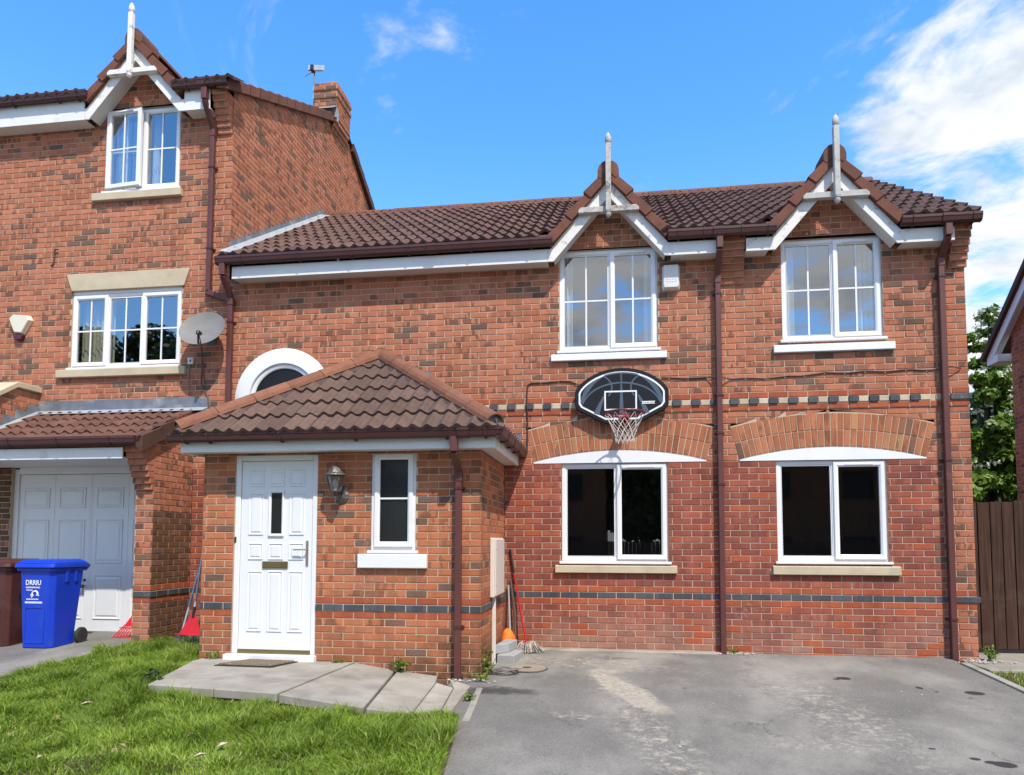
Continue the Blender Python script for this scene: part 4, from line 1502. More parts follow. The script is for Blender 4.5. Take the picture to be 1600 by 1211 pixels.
mb.add([A0, A0 + Vector((0.17, 0, -0.03)), A1 + Vector((0.17, 0, -0.03)), A1, A0 - N_ * .012, A0 + Vector((0.17, 0, -0.03)) - N_ * .012, A1 + Vector((0.17, 0, -0.03)) - N_ * .012, A1 - N_ * .012],
       [(0, 1, 2, 3), (0, 4, 5, 1), (1, 5, 6, 2)])
mb.build('flashing_apron', 'lead_pale', H)

# ---------------------------------------------------------------- porch
PX0, PX1, PY = -3.16, -0.085, -1.57
PF = Plane((0, PY, 0), (1, 0, 0), (0, -1, 0))
PS = Plane((PX1, 0, 0), (0, 1, 0), (1, 0, 0))
DOOR = (-2.80, -1.855, 0.035, 2.235)
PWIN = (-1.262, -0.775, 1.190, 2.235)
PZ0 = -0.12


def porch_spans(zb, zt):
    zm = (zb + zt) / 2
    sp = [(PX0, PX1)]
    if DOOR[2] - 0.03 < zm < DOOR[3]:
        sp = cut(sp, (DOOR[0],) * 2, (DOOR[1],) * 2)
    if PWIN[2] - 0.02 < zm < PWIN[3]:
        sp = cut(sp, (PWIN[0],) * 2, (PWIN[1],) * 2)
    if 1.02 < zm < 1.15:
        sp = cut(sp, (-1.385,) * 2, (-0.648,) * 2)
    return sp


def porch_mat(u, v, k, i):
    if k == 9:
        return 'brick_blue'
    if k in (8, 10):
        return 'brick_smooth'
    p = 0.07 + 0.28 * max(0, nz(u, v, 2.0, 5.0))
    if v > 1.7:
        p += 0.12
    return 'brick_dark' if random.random() < p else 'brick_multi_porch'


mbp = MB()
pw = link_mesh('porch_wall', bpy.data.meshes.new('porch_wall'), H)
for k0, k1, n_ in ((-3, 9, 0.0), (9, 10, 0.009), (10, 33, 0.0)):
    lay(HB, pw, PF, PZ0, k0, k1, porch_spans, porch_mat, mbp, shift=PX1 - 0.1125 if False else PX1, n=n_)
    lay(HB, pw, PS, PZ0, k0, k1, lambda a, b: [(PY - (0.009 if n_ else 0), 0.0)], porch_mat, mbp, shift=PY + 0.1125, n=n_)
mbp.quad((PX0, 0, -0.3), (PX0, PY, -0.3), (PX0, PY, 2.4), (PX0, 0, 2.4))
reveal(mbp, PF, *DOOR, d=0.09)
reveal(mbp, PF, *PWIN, d=0.09)
tmp = mbp.build('mortar_bed', 'mortar', H)
pw.data = tmp.data
bpy.data.objects.remove(tmp)

# porch window: deep white head, one narrow light
window(H, *PWIN, PY, [(1, True, False)], bars=(1, 1), glass='reeded_glass', fw=0.062, setback=0.02, sill=True)
mb = MB()
mb.box(-1.170, -0.868, PY + 0.010, PY + 0.0245, 1.725, 1.743)
mb.build('transom_bar', 'upvc', H)
mb = MB()
mb.box(-1.388, -0.645, PY - 0.05, PY + 0.05, 1.006, 1.153)
mb.build('white_sill', 'upvc', H, bevel=0.008)

# door
mb = MB()
x0, x1, z0, z1 = DOOR
fy = PY + 0.015
for a in ((x0, x0 + 0.062, fy, fy + .07, z0 + 0.055, z1), (x1 - 0.062, x1, fy, fy + .07, z0 + 0.055, z1), (x0 + 0.0622, x1 - 0.0622, fy, fy + .07, z1 - 0.085, z1)):
    mb.box(*a)
dfr = mb.build('door_frame', 'upvc', H, bevel=0.008)
mb = MB()
mb.box(x0 - 0.05, x1 + 0.02, PY - 0.075, PY + 0.09, 0.01, 0.088)
mb.build('door_step', 'upvc', H, bevel=0.006)
mb = MB()
mb.box(x0 + 0.066, x1 - 0.066, fy + 0.0, fy + 0.045, 0.0885, 0.128)
mb.build('threshold_bar', 'brass', H, bevel=0.003)
dx0, dx1, dz0, dz1 = x0 + 0.066, x1 - 0.066, 0.13, z1 - 0.089
ly = fy + 0.016
mb = MB()
mb.box(dx0, dx1, ly, ly + 0.045, dz0, dz1)
door = mb.build('door', 'door_white', H, bevel=0.003)
W_ = dx1 - dx0
c3 = [dx0 + W_ * t for t in (0.215, 0.5, 0.785)]
pw3 = W_ * 0.105
PANELS = [(c, 1.87, 2.055, 1.0) for c in c3] + [(c3[0], 1.35, 1.80, 1.0), (c3[2], 1.35, 1.80, 1.0)] + [(c, 1.085, 1.265, 1.0) for c in c3] + [(c, 0.32, 0.965, 1.0) for c in c3]
for (c, a, b, _q) in PANELS:
    mb = MB()
    prof = [(0.0, 0.002), (0.004, -0.0075), (0.010, -0.0075), (0.018, 0.0015), (0.024, 0.0015), (0.040, -0.0065)]
    mb.ring(c - pw3, c + pw3, a, b, prof, ly - 0.002)
    i = 0.040
    mb.quad((c - pw3 + i, ly - .0085, a + i), (c + pw3 - i, ly - .0085, a + i), (c + pw3 - i, ly - .0085, b - i), (c - pw3 + i, ly - .0085, b - i))
    mb.build('door_panel', 'door_white', door)
mb = MB()
gx0, gx1, gz0, gz1 = c3[1] - 0.088, c3[1] + 0.088, 1.335, 1.83
mb.ring(gx0, gx1, gz0, gz1, [(0.0, 0.002), (0.0, -0.016), (0.012, -0.020), (0.026, -0.010), (0.030, 0.0)], ly)
mb.build('glazing_bead', 'upvc', door)
mb = MB()
mb.quad((gx0 + .028, ly - .003, gz0 + .028), (gx1 - .028, ly - .003, gz0 + .028), (gx1 - .028, ly - .003, gz1 - .028), (gx0 + .028, ly - .003, gz1 - .028))
mb.build('pane', 'reeded_glass', door)
mb = MB()
mb.box(-2.475, -2.185, ly - 0.014, ly - 0.0005, 0.992, 1.068)
lb = mb.build('letterbox', 'brass', door, bevel=0.004)
mb = MB()
mb.box(-2.458, -2.202, ly - 0.019, ly - 0.0145, 1.006, 1.056)
mb.build('letter_flap', 'brass', door, bevel=0.003)
mb = MB()
hx = dx1 - 0.05
mb.box(hx - 0.014, hx + 0.014, ly - 0.010, ly - 0.0005, 1.02, 1.29)
mb.tube([(hx, ly - 0.01, 1.195), (hx, ly - 0.05, 1.195), (hx - 0.03, ly - 0.058, 1.195), (hx - 0.135, ly - 0.055, 1.193)], 0.0085, 8)
mb.build('door_handle', 'chrome', door, bevel=0.002)
mb = MB()
mb.box(x0 + 0.006, x0 + 0.026, fy - 0.010, fy + 0.002, 1.27, 1.33)
mb.build('doorbell', 'black_plastic', H, bevel=0.003)

# porch roof: hip over the front, short ridge to the wall
EX0, EX1, EYF, EZ = -3.34, 0.13, -1.86, 2.40
AP = Vector((-1.62, -0.22, 3.545))
E0, E1 = Vector((EX0, EYF, EZ)), Vector((EX1, EYF, EZ))
mb = MB()
BK = 0.01
WR = Vector((AP.x, BK, AP.z))
e0w, e1w = Vector((EX0, BK, EZ)), Vector((EX1, BK, EZ))
mb.add([E0, E1, AP, WR, e0w, e1w], [(0, 1, 2), (1, 5, 3, 2), (0, 2, 3, 4)])
proof = mb.build('porch_roof', 'porch_tile', H)
Sf = (Vector((AP.x, AP.y, AP.z)) - Vector((AP.x, EYF, EZ)))
fl_ = Sf.length
uA = AP.x - EX0
wid = EX1 - EX0
# hips as half planes in (u,s)
tile_roof(HT, proof, E0 + Vector((0, -0.02, 0.0)), (1, 0, 0), Sf, wid, fl_, 'porch_tile',
          halfplanes=[(0.0, 0.0, -fl_, uA), (wid, 0.0, fl_, wid - uA)])
# right slope
Ur = Vector((0, 1, 0))
Sr = Vector((AP.x - EX1, 0, AP.z - EZ))
lr = Sr.length
dep = BK - EYF
tile_roof(HT, proof, E1, Ur, Sr, dep, lr, 'porch_tile', halfplanes=[(0.0, 0.0, -lr, AP.y - EYF)])
up = Vector((0, 0, 0.055))
E0u, E1u, APu = E0 + up + Vector((0.03, 0.03, 0)), E1 + up + Vector((-0.03, 0.03, 0)), AP + up
ridge_run(proof, E1u, APu, 'ridge_clay', 'hip_tile', r=0.108, seg=0.42)
ridge_run(proof, E0u, APu, 'ridge_clay', 'hip_tile', r=0.108, seg=0.42)
ridge_run(proof, APu + Vector((0, -0.06, 0.012)), WR + up + Vector((0, 0, 0.012)), 'ridge_clay', r=0.10)
# mortar bedding along the hips, hip irons at their feet
for a, b, s in ((E0u, APu, 1), (E1u, APu, -1)):
    mb = MB()
    d = (b - a).normalized()
    A = d.cross(Vector((0, 0, 1))).normalized()
    mb.extr([(-0.125, -0.055), (0.125, -0.055), (0.085, 0.02), (-0.085, 0.02)], a + d * 0.02, b - d * 0.05, A, A.cross(d))
    mb.build('hip_bedding', 'bedding', proof)
    mb = MB()
    h = a - d * 0.03 + Vector((0, 0, -0.02))
    mb.tube([h + d * 0.05 + Vector((0, 0, -0.03)), h, h + Vector((0, 0, 0.05)), h + Vector((0, 0, 0.10)) + d * 0.03, h + Vector((0, 0, 0.09)) + d * 0.05], 0.009, 6)
    mb.build('hip_iron', 'steel_dark', proof)
    mb = MB()
    mb.lathe([(0.088, -0.006), (0.09, 0.0), (0.088, 0.006)], (0, 0, 0), 12, 'Y')
    mb.v = [tuple(a + Vector((v[0] * A.x - d.x * 0.012, v[0] * A.y - d.y * 0.012 + v[1], v[2]))) for v in mb.v]
    mb.build('hip_end', 'black_plastic', proof)
# lead steps where the right slope meets the main wall
mb = MB()
for k in range(9):
    t0, t1 = k / 9, (k + 1) / 9
    xa, xb = EX1 - (EX1 - AP.x) * t0, EX1 - (EX1 - AP.x) * t1
    za, zb2 = EZ + (AP.z - EZ) * t0, EZ + (AP.z - EZ) * t1
    ztop = math.ceil((zb2 + 0.09) / 0.075) * 0.075
    mb.box(xb + 0.008, xa - 0.0, -0.006, -0.0015, za + 0.02, ztop)
mb.build('step_flashing', 'lead', H)
# porch eaves
mb = MB()
fx0, fx1, fyf = -3.30, 0.09, -1.80
mb.box(fx0, fx1, fyf, fyf + 0.022, 2.222, 2.375)
mb.build('porch_fascia', 'fascia_white', H, bevel=0.002)
mb = MB()
mb.box(fx1 - 0.0218, fx1, fyf + 0.0222, -0.01, 2.222, 2.375)
mb.build('porch_fascia', 'fascia_white', H, bevel=0.002)
mb = MB()
mb.box(fx0, fx0 + 0.022, fyf + 0.0222, -0.01, 2.222, 2.375)
mb.build('porch_fascia', 'fascia_white', H, bevel=0.002)
mb = MB()
mb.box(fx0 + .023, fx1 - .023, fyf + 0.0225, PY - 0.0005, 2.232, 2.245)
mb.box(PX1 + 0.0005, fx1 - .023, PY, -0.012, 2.232, 2.245)
mb.build('porch_soffit', 'soffit_white', H)
gutter(H, (fx0 - 0.09, fyf, 2.42), (fx1 + 0.085, fyf, 2.42), (0, -1, 0), 'porch_gutter', brackets=(0.18, 0.45, 1.25, 2.05, 3.0, 3.40), joints=(3.18,))
gutter(H, (fx1, fyf - 0.10, 2.42), (fx1, -0.02, 2.42), (1, 0, 0), 'porch_gutter', brackets=(0.4, 0.85, 1.3), joints=(), end0=False)
downpipe(H, -0.31, fyf - 0.055, PY, 2.34, 2.0, -0.11, clips=(1.83, 0.42))
mb = MB()
mb.box(-0.365, -0.255, PY - 0.10, PY - 0.005, -0.16, -0.085)
mb.build('drain_shoe', 'black_plastic', H, bevel=0.01)
HB.finish()
HT.finish()

# ================================================================ LEFT HOUSE
D2 = 2.36
TH = thing('tall_house', 'taller three storey brick house with one gablet, a chimney and a white garage door', 'house', (-5.6, 0.0, 0.0))
TB = Pieces(TH, 'brick', 300, 'brickwork')
TT = Pieces(TH, 'tile', 300, 'roof_tiling')
G3 = -5.195
W2 = (-6.20, -4.535, 3.665, 4.745)
W3 = (-5.765, -4.63, 6.145, 7.32)
XE = -3.85
CHX = (-4.18, -3.74)


def tall_spans(zb, zt):
    zm = (zb + zt) / 2
    sp = [(-9.2, XE)]
    if zm > 4.83 + D2:
        hb, ht = (5.60 + D2 - zb) / 1.16, (5.60 + D2 - zt) / 1.16
        sp = [(G3 - hb, G3 - ht, G3 + hb, G3 + ht)] if ht > 0.02 else []
    for (x0, x1, z0, z1) in (W2, W3, (-6.362, -4.428, 3.522, 3.632), (-5.918, -4.568, 6.022, 6.10)):
        if z0 < zm < z1:
            sp = cut(sp, (x0,) * 2, (x1,) * 2)
    if 4.735 < zm < 4.95:
        a = lambda z: (z - 4.745) / 0.245
        sp = cut(sp, (-6.20 - 0.09 * a(zb), -6.20 - 0.09 * a(zt)), (-4.50 + 0.08 * a(zb), -4.50 + 0.08 * a(zt)))
    return sp


def tall_mat(u, v, k, i):
    p = 0.03 + 0.32 * max(0, nz(u, v * 1.6, 1.3, 1.3)) + 0.3 * max(0, nz(u, v, 2.6, 4.0))
    return 'brick_dark' if random.random() < p else 'brick_multi'


mt = MB()
tw = link_mesh('front_wall', bpy.data.meshes.new('front_wall'), TH)
lay(TB, tw, FRONT, 0.0, 38, 106, tall_spans, tall_mat, mt, shift=XE)
TS = Plane((XE, 0, 0), (0, 1, 0), (1, 0, 0))
RY, RZ = 3.77, 9.30
tz = lambda y: min(7.50 + 0.477 * y, 7.50 + 0.477 * RY - 0.56 * (y - RY)) if y > RY else 7.50 + 0.477 * y


def side_spans(zb, zt):
    zm = (zb + zt) / 2

    def lo(z):
        return max(0.0, (z - 7.47) / 0.477)

    def hi(z):
        if z < 7.05:
            return min(3.4, (z - 4.92) / 0.606)
        return min(RY + (7.47 + 0.477 * RY - z) / 0.56, 7.6)
    if hi(zt) - lo(zb) < 0.05:
        return []
    return [(lo(zb), lo(zt), hi(zb), hi(zt))]


def side_mat(u, v, k, i):
    p = 0.07 + 0.2 * max(0, nz(u, v, 2.0, 9.0))
    return 'brick_dark' if random.random() < p else 'brick_multi'


sw = link_mesh('gable_wall', bpy.data.meshes.new('gable_wall'), TH)
ms = MB()
lay(TB, sw, TS, 0.0, 66, 126, side_spans, side_mat, ms, shift=0.1125)
for w in (W2, W3):
    reveal(mt, FRONT, *w)
for mbx, ob in ((mt, tw), (ms, sw)):
    tmp = mbx.build('mortar_bed', 'mortar', TH)
    ob.data = tmp.data
    bpy.data.objects.remove(tmp)
# shell
mb = MB()
mb.add([(XE - 0.02, 0.02, -0.2), (XE - 0.02, 7.6, -0.2), (XE - 0.02, 7.6, 7.2), (XE - 0.02, RY, 9.2), (XE - 0.02, 0.02, 7.4)], [(0, 1, 2, 3, 4)])
mb.quad((-9.2, 7.6, -0.2), (XE - 0.02, 7.6, -0.2), (XE - 0.02, 7.6, 7.1), (-9.2, 7.6, 7.1))
mb.add([(-9.19, 0.02, -0.2), (-9.19, 7.6, -0.2), (-9.19, 7.6, 7.2), (-9.19, RY, 9.2), (-9.19, 0.02, 7.4)], [(0, 1, 2, 3, 4)])
mb.quad((-9.2, 0.006, -0.2), (-6.9, 0.006, -0.2), (-6.9, 0.006, 3.0), (-9.2, 0.006, 3.0))
mb.quad((-6.9, 0.006, 2.25), (-4.30, 0.006, 2.25), (-4.30, 0.006, 3.0), (-6.9, 0.006, 3.0))
mb.build('rear_walls', 'brick_multi', TH)
# windows
window(TH, *W2, 0.0, [(0.95, True, False), (1, False, False), (1.05, True, False)], bars=(2, 2), top=0.04, room='dark_room', fw=0.05,
       curtains=((0.02, 0.33, 'curtain_cream', 6),))
mb = MB()
mb.add([(-6.195, -0.02, 4.747), (-4.502, -0.02, 4.747), (-4.422, -0.02, 4.988), (-6.286, -0.02, 4.988), (-6.195, 0.05, 4.747), (-4.502, 0.05, 4.747), (-4.422, 0.05, 4.988), (-6.286, 0.05, 4.988)],
       [(0, 1, 2, 3), (7, 6, 5, 4), (0, 4, 5, 1), (1, 5, 6, 2), (2, 6, 7, 3), (3, 7, 4, 0)])
mb.build('stone_lintel', 'stone_buff', TH, bevel=0.006)
mb = MB()
mb.box(-6.36, -4.43, -0.06, 0.05, 3.524, 3.630)
mb.build('stone_sill', 'stone_buff', TH, bevel=0.006)
mb = MB()
mb.box(-5.916, -4.57, -0.06, 0.05, 6.004, 6.110)
mb.build('stone_sill', 'stone_buff', TH, bevel=0.006)
w3 = window(TH, *W3, 0.0, [(1, False, False), (1, True, False)], bars=(2, 2), room='dark_room', fw=0.05,
            curtains=((0.52, 0.62, 'curtain_net', 2), (0.05, 0.18, 'curtain_net', 2), (0.30, 0.48, 'curtain_net', 3)))
# the left casement stands ajar, hinged on its outer edge
cx0, cx1, cz0, cz1 = W3[0] + 0.03, (W3[0] + W3[1]) / 2 + 0.02, W3[2] + 0.03, W3[3] - 0.03
mb = MB()
mb.ring(cx0, cx1, cz0, cz1, [(0.0, 0.03), (0.0, -0.012), (0.006, -0.018), (0.052, -0.018), (0.064, -0.004), (0.064, 0.03), (0.0, 0.03)], 0.0)
csb = MB()
ang = R(5)


def swing(v):
    dx, dy = v[0] - cx0, v[1]
    return (cx0 + dx * math.cos(ang) + dy * math.sin(ang), -0.015 - dx * math.sin(ang) + dy * math.cos(ang), v[2])


mb.v = [swing(v) for v in mb.v]
cas = mb.build('casement', 'upvc', w3)
mb = MB()
i = 0.06
mb.quad((cx0 + i, 0.01, cz0 + i), (cx1 - i, 0.01, cz0 + i), (cx1 - i, 0.01, cz1 - i), (cx0 + i, 0.01, cz1 - i))
mb.v = [swing(v) for v in mb.v]
mb.build('pane', 'glass', w3)
mb = MB()
xm, zm_ = (cx0 + cx1) / 2, (cz0 + cz1) / 2
mb.box(xm - .01, xm + .01, 0.001, 0.008, cz0 + i, cz1 - i)
mb.box(cx0 + i, xm - .0102, 0.0015, 0.0075, zm_ - .01, zm_ + .01)
mb.box(xm + .0102, cx1 - i, 0.0015, 0.0075, zm_ - .01, zm_ + .01)
mb.v = [swing(v) for v in mb.v]
mb.build('glazing_bars', 'upvc', w3)
mb = MB()
mb.box(xm - .16, xm + .16, -0.034, -0.0185, cz1 - 0.044, cz1 - 0.020)
mb.v = [swing(v) for v in mb.v]
mb.build('trickle_vent', 'upvc', w3, bevel=0.003)
# eaves
fascia(TH, -9.2, G3 - 0.748, EY, 4.72 + D2, 5.0 + D2)
fascia(TH, G3 + 0.748, -4.075, EY, 4.72 + D2, 5.0 + D2)
gutter(TH, (-9.2, EY, 5.085 + D2), (G3 - 0.66, EY, 5.085 + D2), (0, -1, 0), brackets=(0.7, 1.5, 2.2, 2.9, 3.2), joints=(1.9,))
gutter(TH, (G3 + 0.62, EY, 5.085 + D2), (-3.79, EY, 5.085 + D2), (0, -1, 0), brackets=(0.2, 0.6), joints=(0.42,))
downpipe(TH, -4.115, EY - 0.055, 0.0, 4.97 + D2, 4.52 + D2, 4.62, clips=(6.35, 5.22))
mb = MB()
mb.bar((-4.14, -0.055, 4.625), (-3.80, -0.055, 4.50), 0.065, 0.065, (0, -1, 0))
mb.build('pipe_offset', 'pipe_pvc', TH, bevel=0.006)
corbel(TB, TH, -4.055, -3.862, 0.0, 6.83, 7, 0.032, parent=tw)
mb = MB()
for r in range(7):
    mb.box(-4.05, -3.867, -.032 * (r + 1) + 0.006, 0.0, 6.83 + r * .075 + 0.001, 6.83 + (r + 1) * .075)
mb.build('corbel_mortar', 'mortar', TH)
gablet(TH, G3, D2, 'weathered_white', 'weathered_white', postmat='weathered_white')
# roof
mb = MB()
e0, e1 = Vector((-9.2, -0.28, 7.385)), Vector((XE + 0.05, -0.28, 7.385))
r0, r1 = Vector((-9.2, RY, RZ + 0.03)), Vector((XE + 0.05, RY, RZ + 0.03))
b0, b1 = Vector((-9.2, 7.9, 7.0)), Vector((XE + 0.05, 7.9, 7.0))
dn = Vector((0, 0, -0.05))
LSl = (r0 - e0)
notched_slab(mb, e0, LSl.normalized(), Vector((1, 0, 0)).cross(LSl).normalized(), LSl.length, 5.40, (G3,), 5.74 + D2)
mb.quad(r0, r1, b1, b0)
troof = mb.build('roof', 'roof_tile', TH)
for (xa, cnt) in ((G3 + 0.62, 3), (-9.2, 11)):
    for k in range(cnt):
        put = Vector((xa + k * 0.30, -0.30, 7.40))
        PITL = math.atan(0.477)
        TT.add(troof, 'full', tile_geom(None), Matrix(((1, 0, 0, put.x), (0, math.cos(PITL), -math.sin(PITL), put.y), (0, math.sin(PITL), math.cos(PITL), put.z), (0, 0, 0, 1))), 'roof_tile',
               px_area([put, put + Vector((.3, 0, 0)), put + Vector((.3, .3, .15)), put + Vector((0, .3, .15))]))
# verge pieces up the gable
cnt = 13
for k in range(cnt):
    y0, y1 = -0.28 + 3.62 * k / cnt, -0.28 + 3.62 * (k + 1) / cnt
    z0, z1 = 7.44 + 0.477 * (y0 + 0.1), 7.44 + 0.477 * (y1 + 0.1)
    mb = MB()
    xa, xb = XE - 0.1, XE + 0.075
    mb.add([(xa, y0, z0 - .04), (xb, y0, z0 - .07), (xb, y1 + .02, z1 - .055), (xa, y1 + .02, z1 - .04), (xa, y0, z0 + .10), (xb, y0, z0 + .10), (xb, y1 + .02, z1 + .078), (xa, y1 + .02, z1 + .078)],
           [(0, 3, 2, 1), (4, 5, 6, 7), (0, 1, 5, 4), (1, 2, 6, 5), (2, 3, 7, 6), (3, 0, 4, 7)])
    mb.build('verge_tile', 'verge_clay', TH, bevel=0.005)
for k in range(12):
    y0, y1 = 4.25 + 3.6 * k / 12, 4.25 + 3.6 * (k + 1) / 12
    z0, z1 = 9.33 - 0.56 * (y0 - RY), 9.33 - 0.56 * (y1 - RY)
    mb = MB()
    xa, xb = XE - 0.1, XE + 0.075
    mb.add([(xa, y0, z0 - .10), (xb, y0, z0 - .10), (xb, y1 + .02, z1 - .10), (xa, y1 + .02, z1 - .10), (xa, y0, z0 + .06), (xb, y0, z0 + .06), (xb, y1 + .02, z1 + .075), (xa, y1 + .02, z1 + .075)],
           [(0, 3, 2, 1), (4, 5, 6, 7), (0, 1, 5, 4), (1, 2, 6, 5), (2, 3, 7, 6), (3, 0, 4, 7)])
    mb.build('verge_tile', 'verge_dark', TH, bevel=0.005)
# chimney with oversailing bands
cx0, cx1 = CHX
cy0, cy1 = 3.28, 3.95
mc = MB()
ch = link_mesh('chimney', bpy.data.meshes.new('chimney'), TH)
CF = Plane((0, cy0, 0), (1, 0, 0), (0, -1, 0))
CS = Plane((cx1, 0, 0), (0, 1, 0), (1, 0, 0))
for k in range(118, 130):
    n_ = 0.022 if k in (126, 128) else 0.0
    if k < 121:
        n_ = -0.036 * (121 - k) + 0.02
    lay(TB, ch, CS, 0.0, k, k + 1, lambda a, b: [(cy0 - max(n_, 0), cy1)], lambda *a: 'brick_multi', mc, shift=cy0 + .1125, n=n_)
    if k > 121:
        lay(TB, ch, CF, 0.0, k, k + 1, lambda a, b: [(cx0 - max(n_, 0), cx1 + max(n_, 0))], lambda *a: 'brick_multi' if random.random() > .3 else 'brick_dark', mc, shift=cx1, n=n_)
mc.box(cx0 + .01, cx1 - .008, cy0 + .008, cy1, 9.1, 9.735)
mc.box(cx0 - 0.02, cx1 + .018, cy0 - .018, cy1 + .01, 9.451, 9.523)
mc.box(cx0 - 0.02, cx1 + .018, cy0 - .018, cy1 + .01, 9.601, 9.673)
for k in (118, 119, 120):
    n_ = -0.036 * (121 - k) + 0.02
    mc.box(XE - 0.02, cx1 + n_ - 0.001, cy0 + 0.001, cy1, k * .075, k * .075 + .004)
tmp = mc.build('mortar_bed', 'mortar', TH)
ch.data = tmp.data
bpy.data.objects.remove(tmp)
mb = MB()
mb.box(cx0 - 0.06, cx1 + 0.006, cy0 - 0.012, cy0 - 0.002, 9.06, 9.27)
mb.add([(cx0 - 0.06, cy0 - 0.002, 9.27), (cx1 + 0.006, cy0 - 0.002, 9.27), (cx1 + .006, cy0 - .2, 9.13), (cx0 - .06, cy0 - .2, 9.13)], [(0, 1, 2, 3)])
mb.build('chimney_flashing', 'lead_pale', TH)
mb = MB()
mb.quad((cx1 + 0.004, cy0 - 0.01, 8.98), (cx1 + 0.004, cy0 + 0.09, 9.02), (cx1 + 0.004, cy0 + 0.09, 9.20), (cx1 + 0.004, cy0 - 0.01, 9.27))
mb.build('chimney_flashing', 'lead_pale', TH)

# ---- garage front: wing wall, door, lean-to roof
GX, GY = -4.30, -0.80
GS = Plane((GX, 0, 0), (0, 1, 0), (1, 0, 0))
GF = Plane((0, GY, 0), (1, 0, 0), (0, -1, 0))


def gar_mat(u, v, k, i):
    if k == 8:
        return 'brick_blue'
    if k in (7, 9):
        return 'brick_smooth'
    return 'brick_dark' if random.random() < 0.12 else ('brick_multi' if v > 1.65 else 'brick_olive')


def garf_mat(u, v, k, i):
    if k == 8:
        return 'brick_blue'
    if k in (7, 9):
        return 'brick_smooth'
    return 'brick_dark' if random.random() < 0.08 else 'brick_multi'


mg = MB()
gw = link_mesh('garage_wall', bpy.data.meshes.new('garage_wall'), TH)
lz = lambda y: 2.50 + (y + 0.95) * 0.50
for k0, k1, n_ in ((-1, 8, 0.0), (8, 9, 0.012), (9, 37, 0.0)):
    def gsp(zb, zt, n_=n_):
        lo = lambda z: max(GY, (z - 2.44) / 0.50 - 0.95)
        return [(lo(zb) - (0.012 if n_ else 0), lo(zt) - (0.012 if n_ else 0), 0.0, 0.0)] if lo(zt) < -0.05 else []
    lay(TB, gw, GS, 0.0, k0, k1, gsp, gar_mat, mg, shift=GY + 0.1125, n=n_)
    lay(TB, gw, GF, 0.0, k0, min(k1, 26), lambda a, b: [(GX - 0.23 - (0.012 if n_ else 0), GX)], garf_mat, mg, shift=GX, n=n_)
mg.quad((GX - 0.23, GY, -0.1), (GX - 0.23, 0, -0.1), (GX - 0.23, 0, 2.6), (GX - 0.23, GY, 2.6))
tmp = mg.build('mortar_bed', 'mortar', TH)
gw.data = tmp.data
bpy.data.objects.remove(tmp)
corbel(TB, TH, GX - 0.235, GX, GY, 1.90, 8, 0.034, parent=gw)
mb = MB()
for r in range(8):
    mb.box(GX - 0.23, GX - 0.006, GY - .034 * (r + 1) + 0.006, GY, 1.90 + r * .075 + 0.001, 1.90 + (r + 1) * .075)
mb.build('corbel_mortar', 'mortar', TH)
# lean-to roof
LS = Vector((0, 1.0, 0.50)).normalized()
LO = Vector((-9.0, -1.10, 2.455))
ll = 1.02 / LS.y
mb = MB()
Pq = [LO, LO + Vector((4.72, 0, 0)), LO + Vector((4.72, 0, 0)) + LS * (1.1 / LS.y), LO + LS * (1.1 / LS.y)]
mb.add(Pq + [p + Vector((0, 0, -0.05)) for p in Pq], [(0, 1, 2, 3), (7, 6, 5, 4), (0, 4, 5, 1), (1, 5, 6, 2)])
lroof = mb.build('garage_roof', 'lean_tile', TH)
tile_roof(TT, lroof, LO + Vector((0.02, 0, 0.0)), (1, 0, 0), LS, 4.72, ll, 'lean_tile', TG=0.285)
for k in range(3):
    s0, s1 = -0.03 + 1.17 * k / 3, -0.03 + 1.17 * (k + 1) / 3
    a, b = LO + Vector((4.64, 0, 0)) + LS * s0, LO + Vector((4.64, 0, 0)) + LS * (s1 + .02)
    mb = MB()
    lift = 0.02
    A1 = Vector((0.12, 0, 0))
    mb.add([a + Vector((0, 0, -.02)), a + A1 + Vector((0, 0, -.12)), b + A1 + Vector((0, 0, -.115)), b + Vector((0, 0, -.02)),
            a + Vector((0, 0, .085)), a + A1 + Vector((0, 0, .085)), b + A1 + Vector((0, 0, .06)), b + Vector((0, 0, .06))],
           [(0, 3, 2, 1), (4, 5, 6, 7), (0, 1, 5, 4), (1, 2, 6, 5), (2, 3, 7, 6), (3, 0, 4, 7)])
    mb.build('verge_tile', 'verge_clay' if k == 2 else 'verge_dark', TH, bevel=0.006)
# lead apron along the top
mb = MB()
mb.box(-9.0, -4.07, -0.012, -0.002, 3.02, 3.205)
mb.add([(-9.0, -0.012, 3.06), (-4.07, -0.012, 3.06), (-4.07, -0.14, 2.995), (-9.0, -0.14, 2.995)], [(0, 1, 2, 3)])
mb.build('apron_flashing', 'lead', TH)
mb = MB()
mb.add([(-9.0, -0.0125, 3.07), (-4.09, -0.0125, 3.07), (-4.09, -0.16, 3.0), (-9.0, -0.16, 3.0)], [(0, 1, 2, 3)])
mb.build('flashing_apron', 'lead_pale', TH)
fascia(TH, -9.0, GX - 0.24, -1.06, 2.265, 2.40, yw=-0.10)
gutter(TH, (-9.0, -1.06, 2.525), (GX - 0.02, -1.06, 2.525), (0, -1, 0), brackets=(3.0, 3.65, 4.35), joints=())
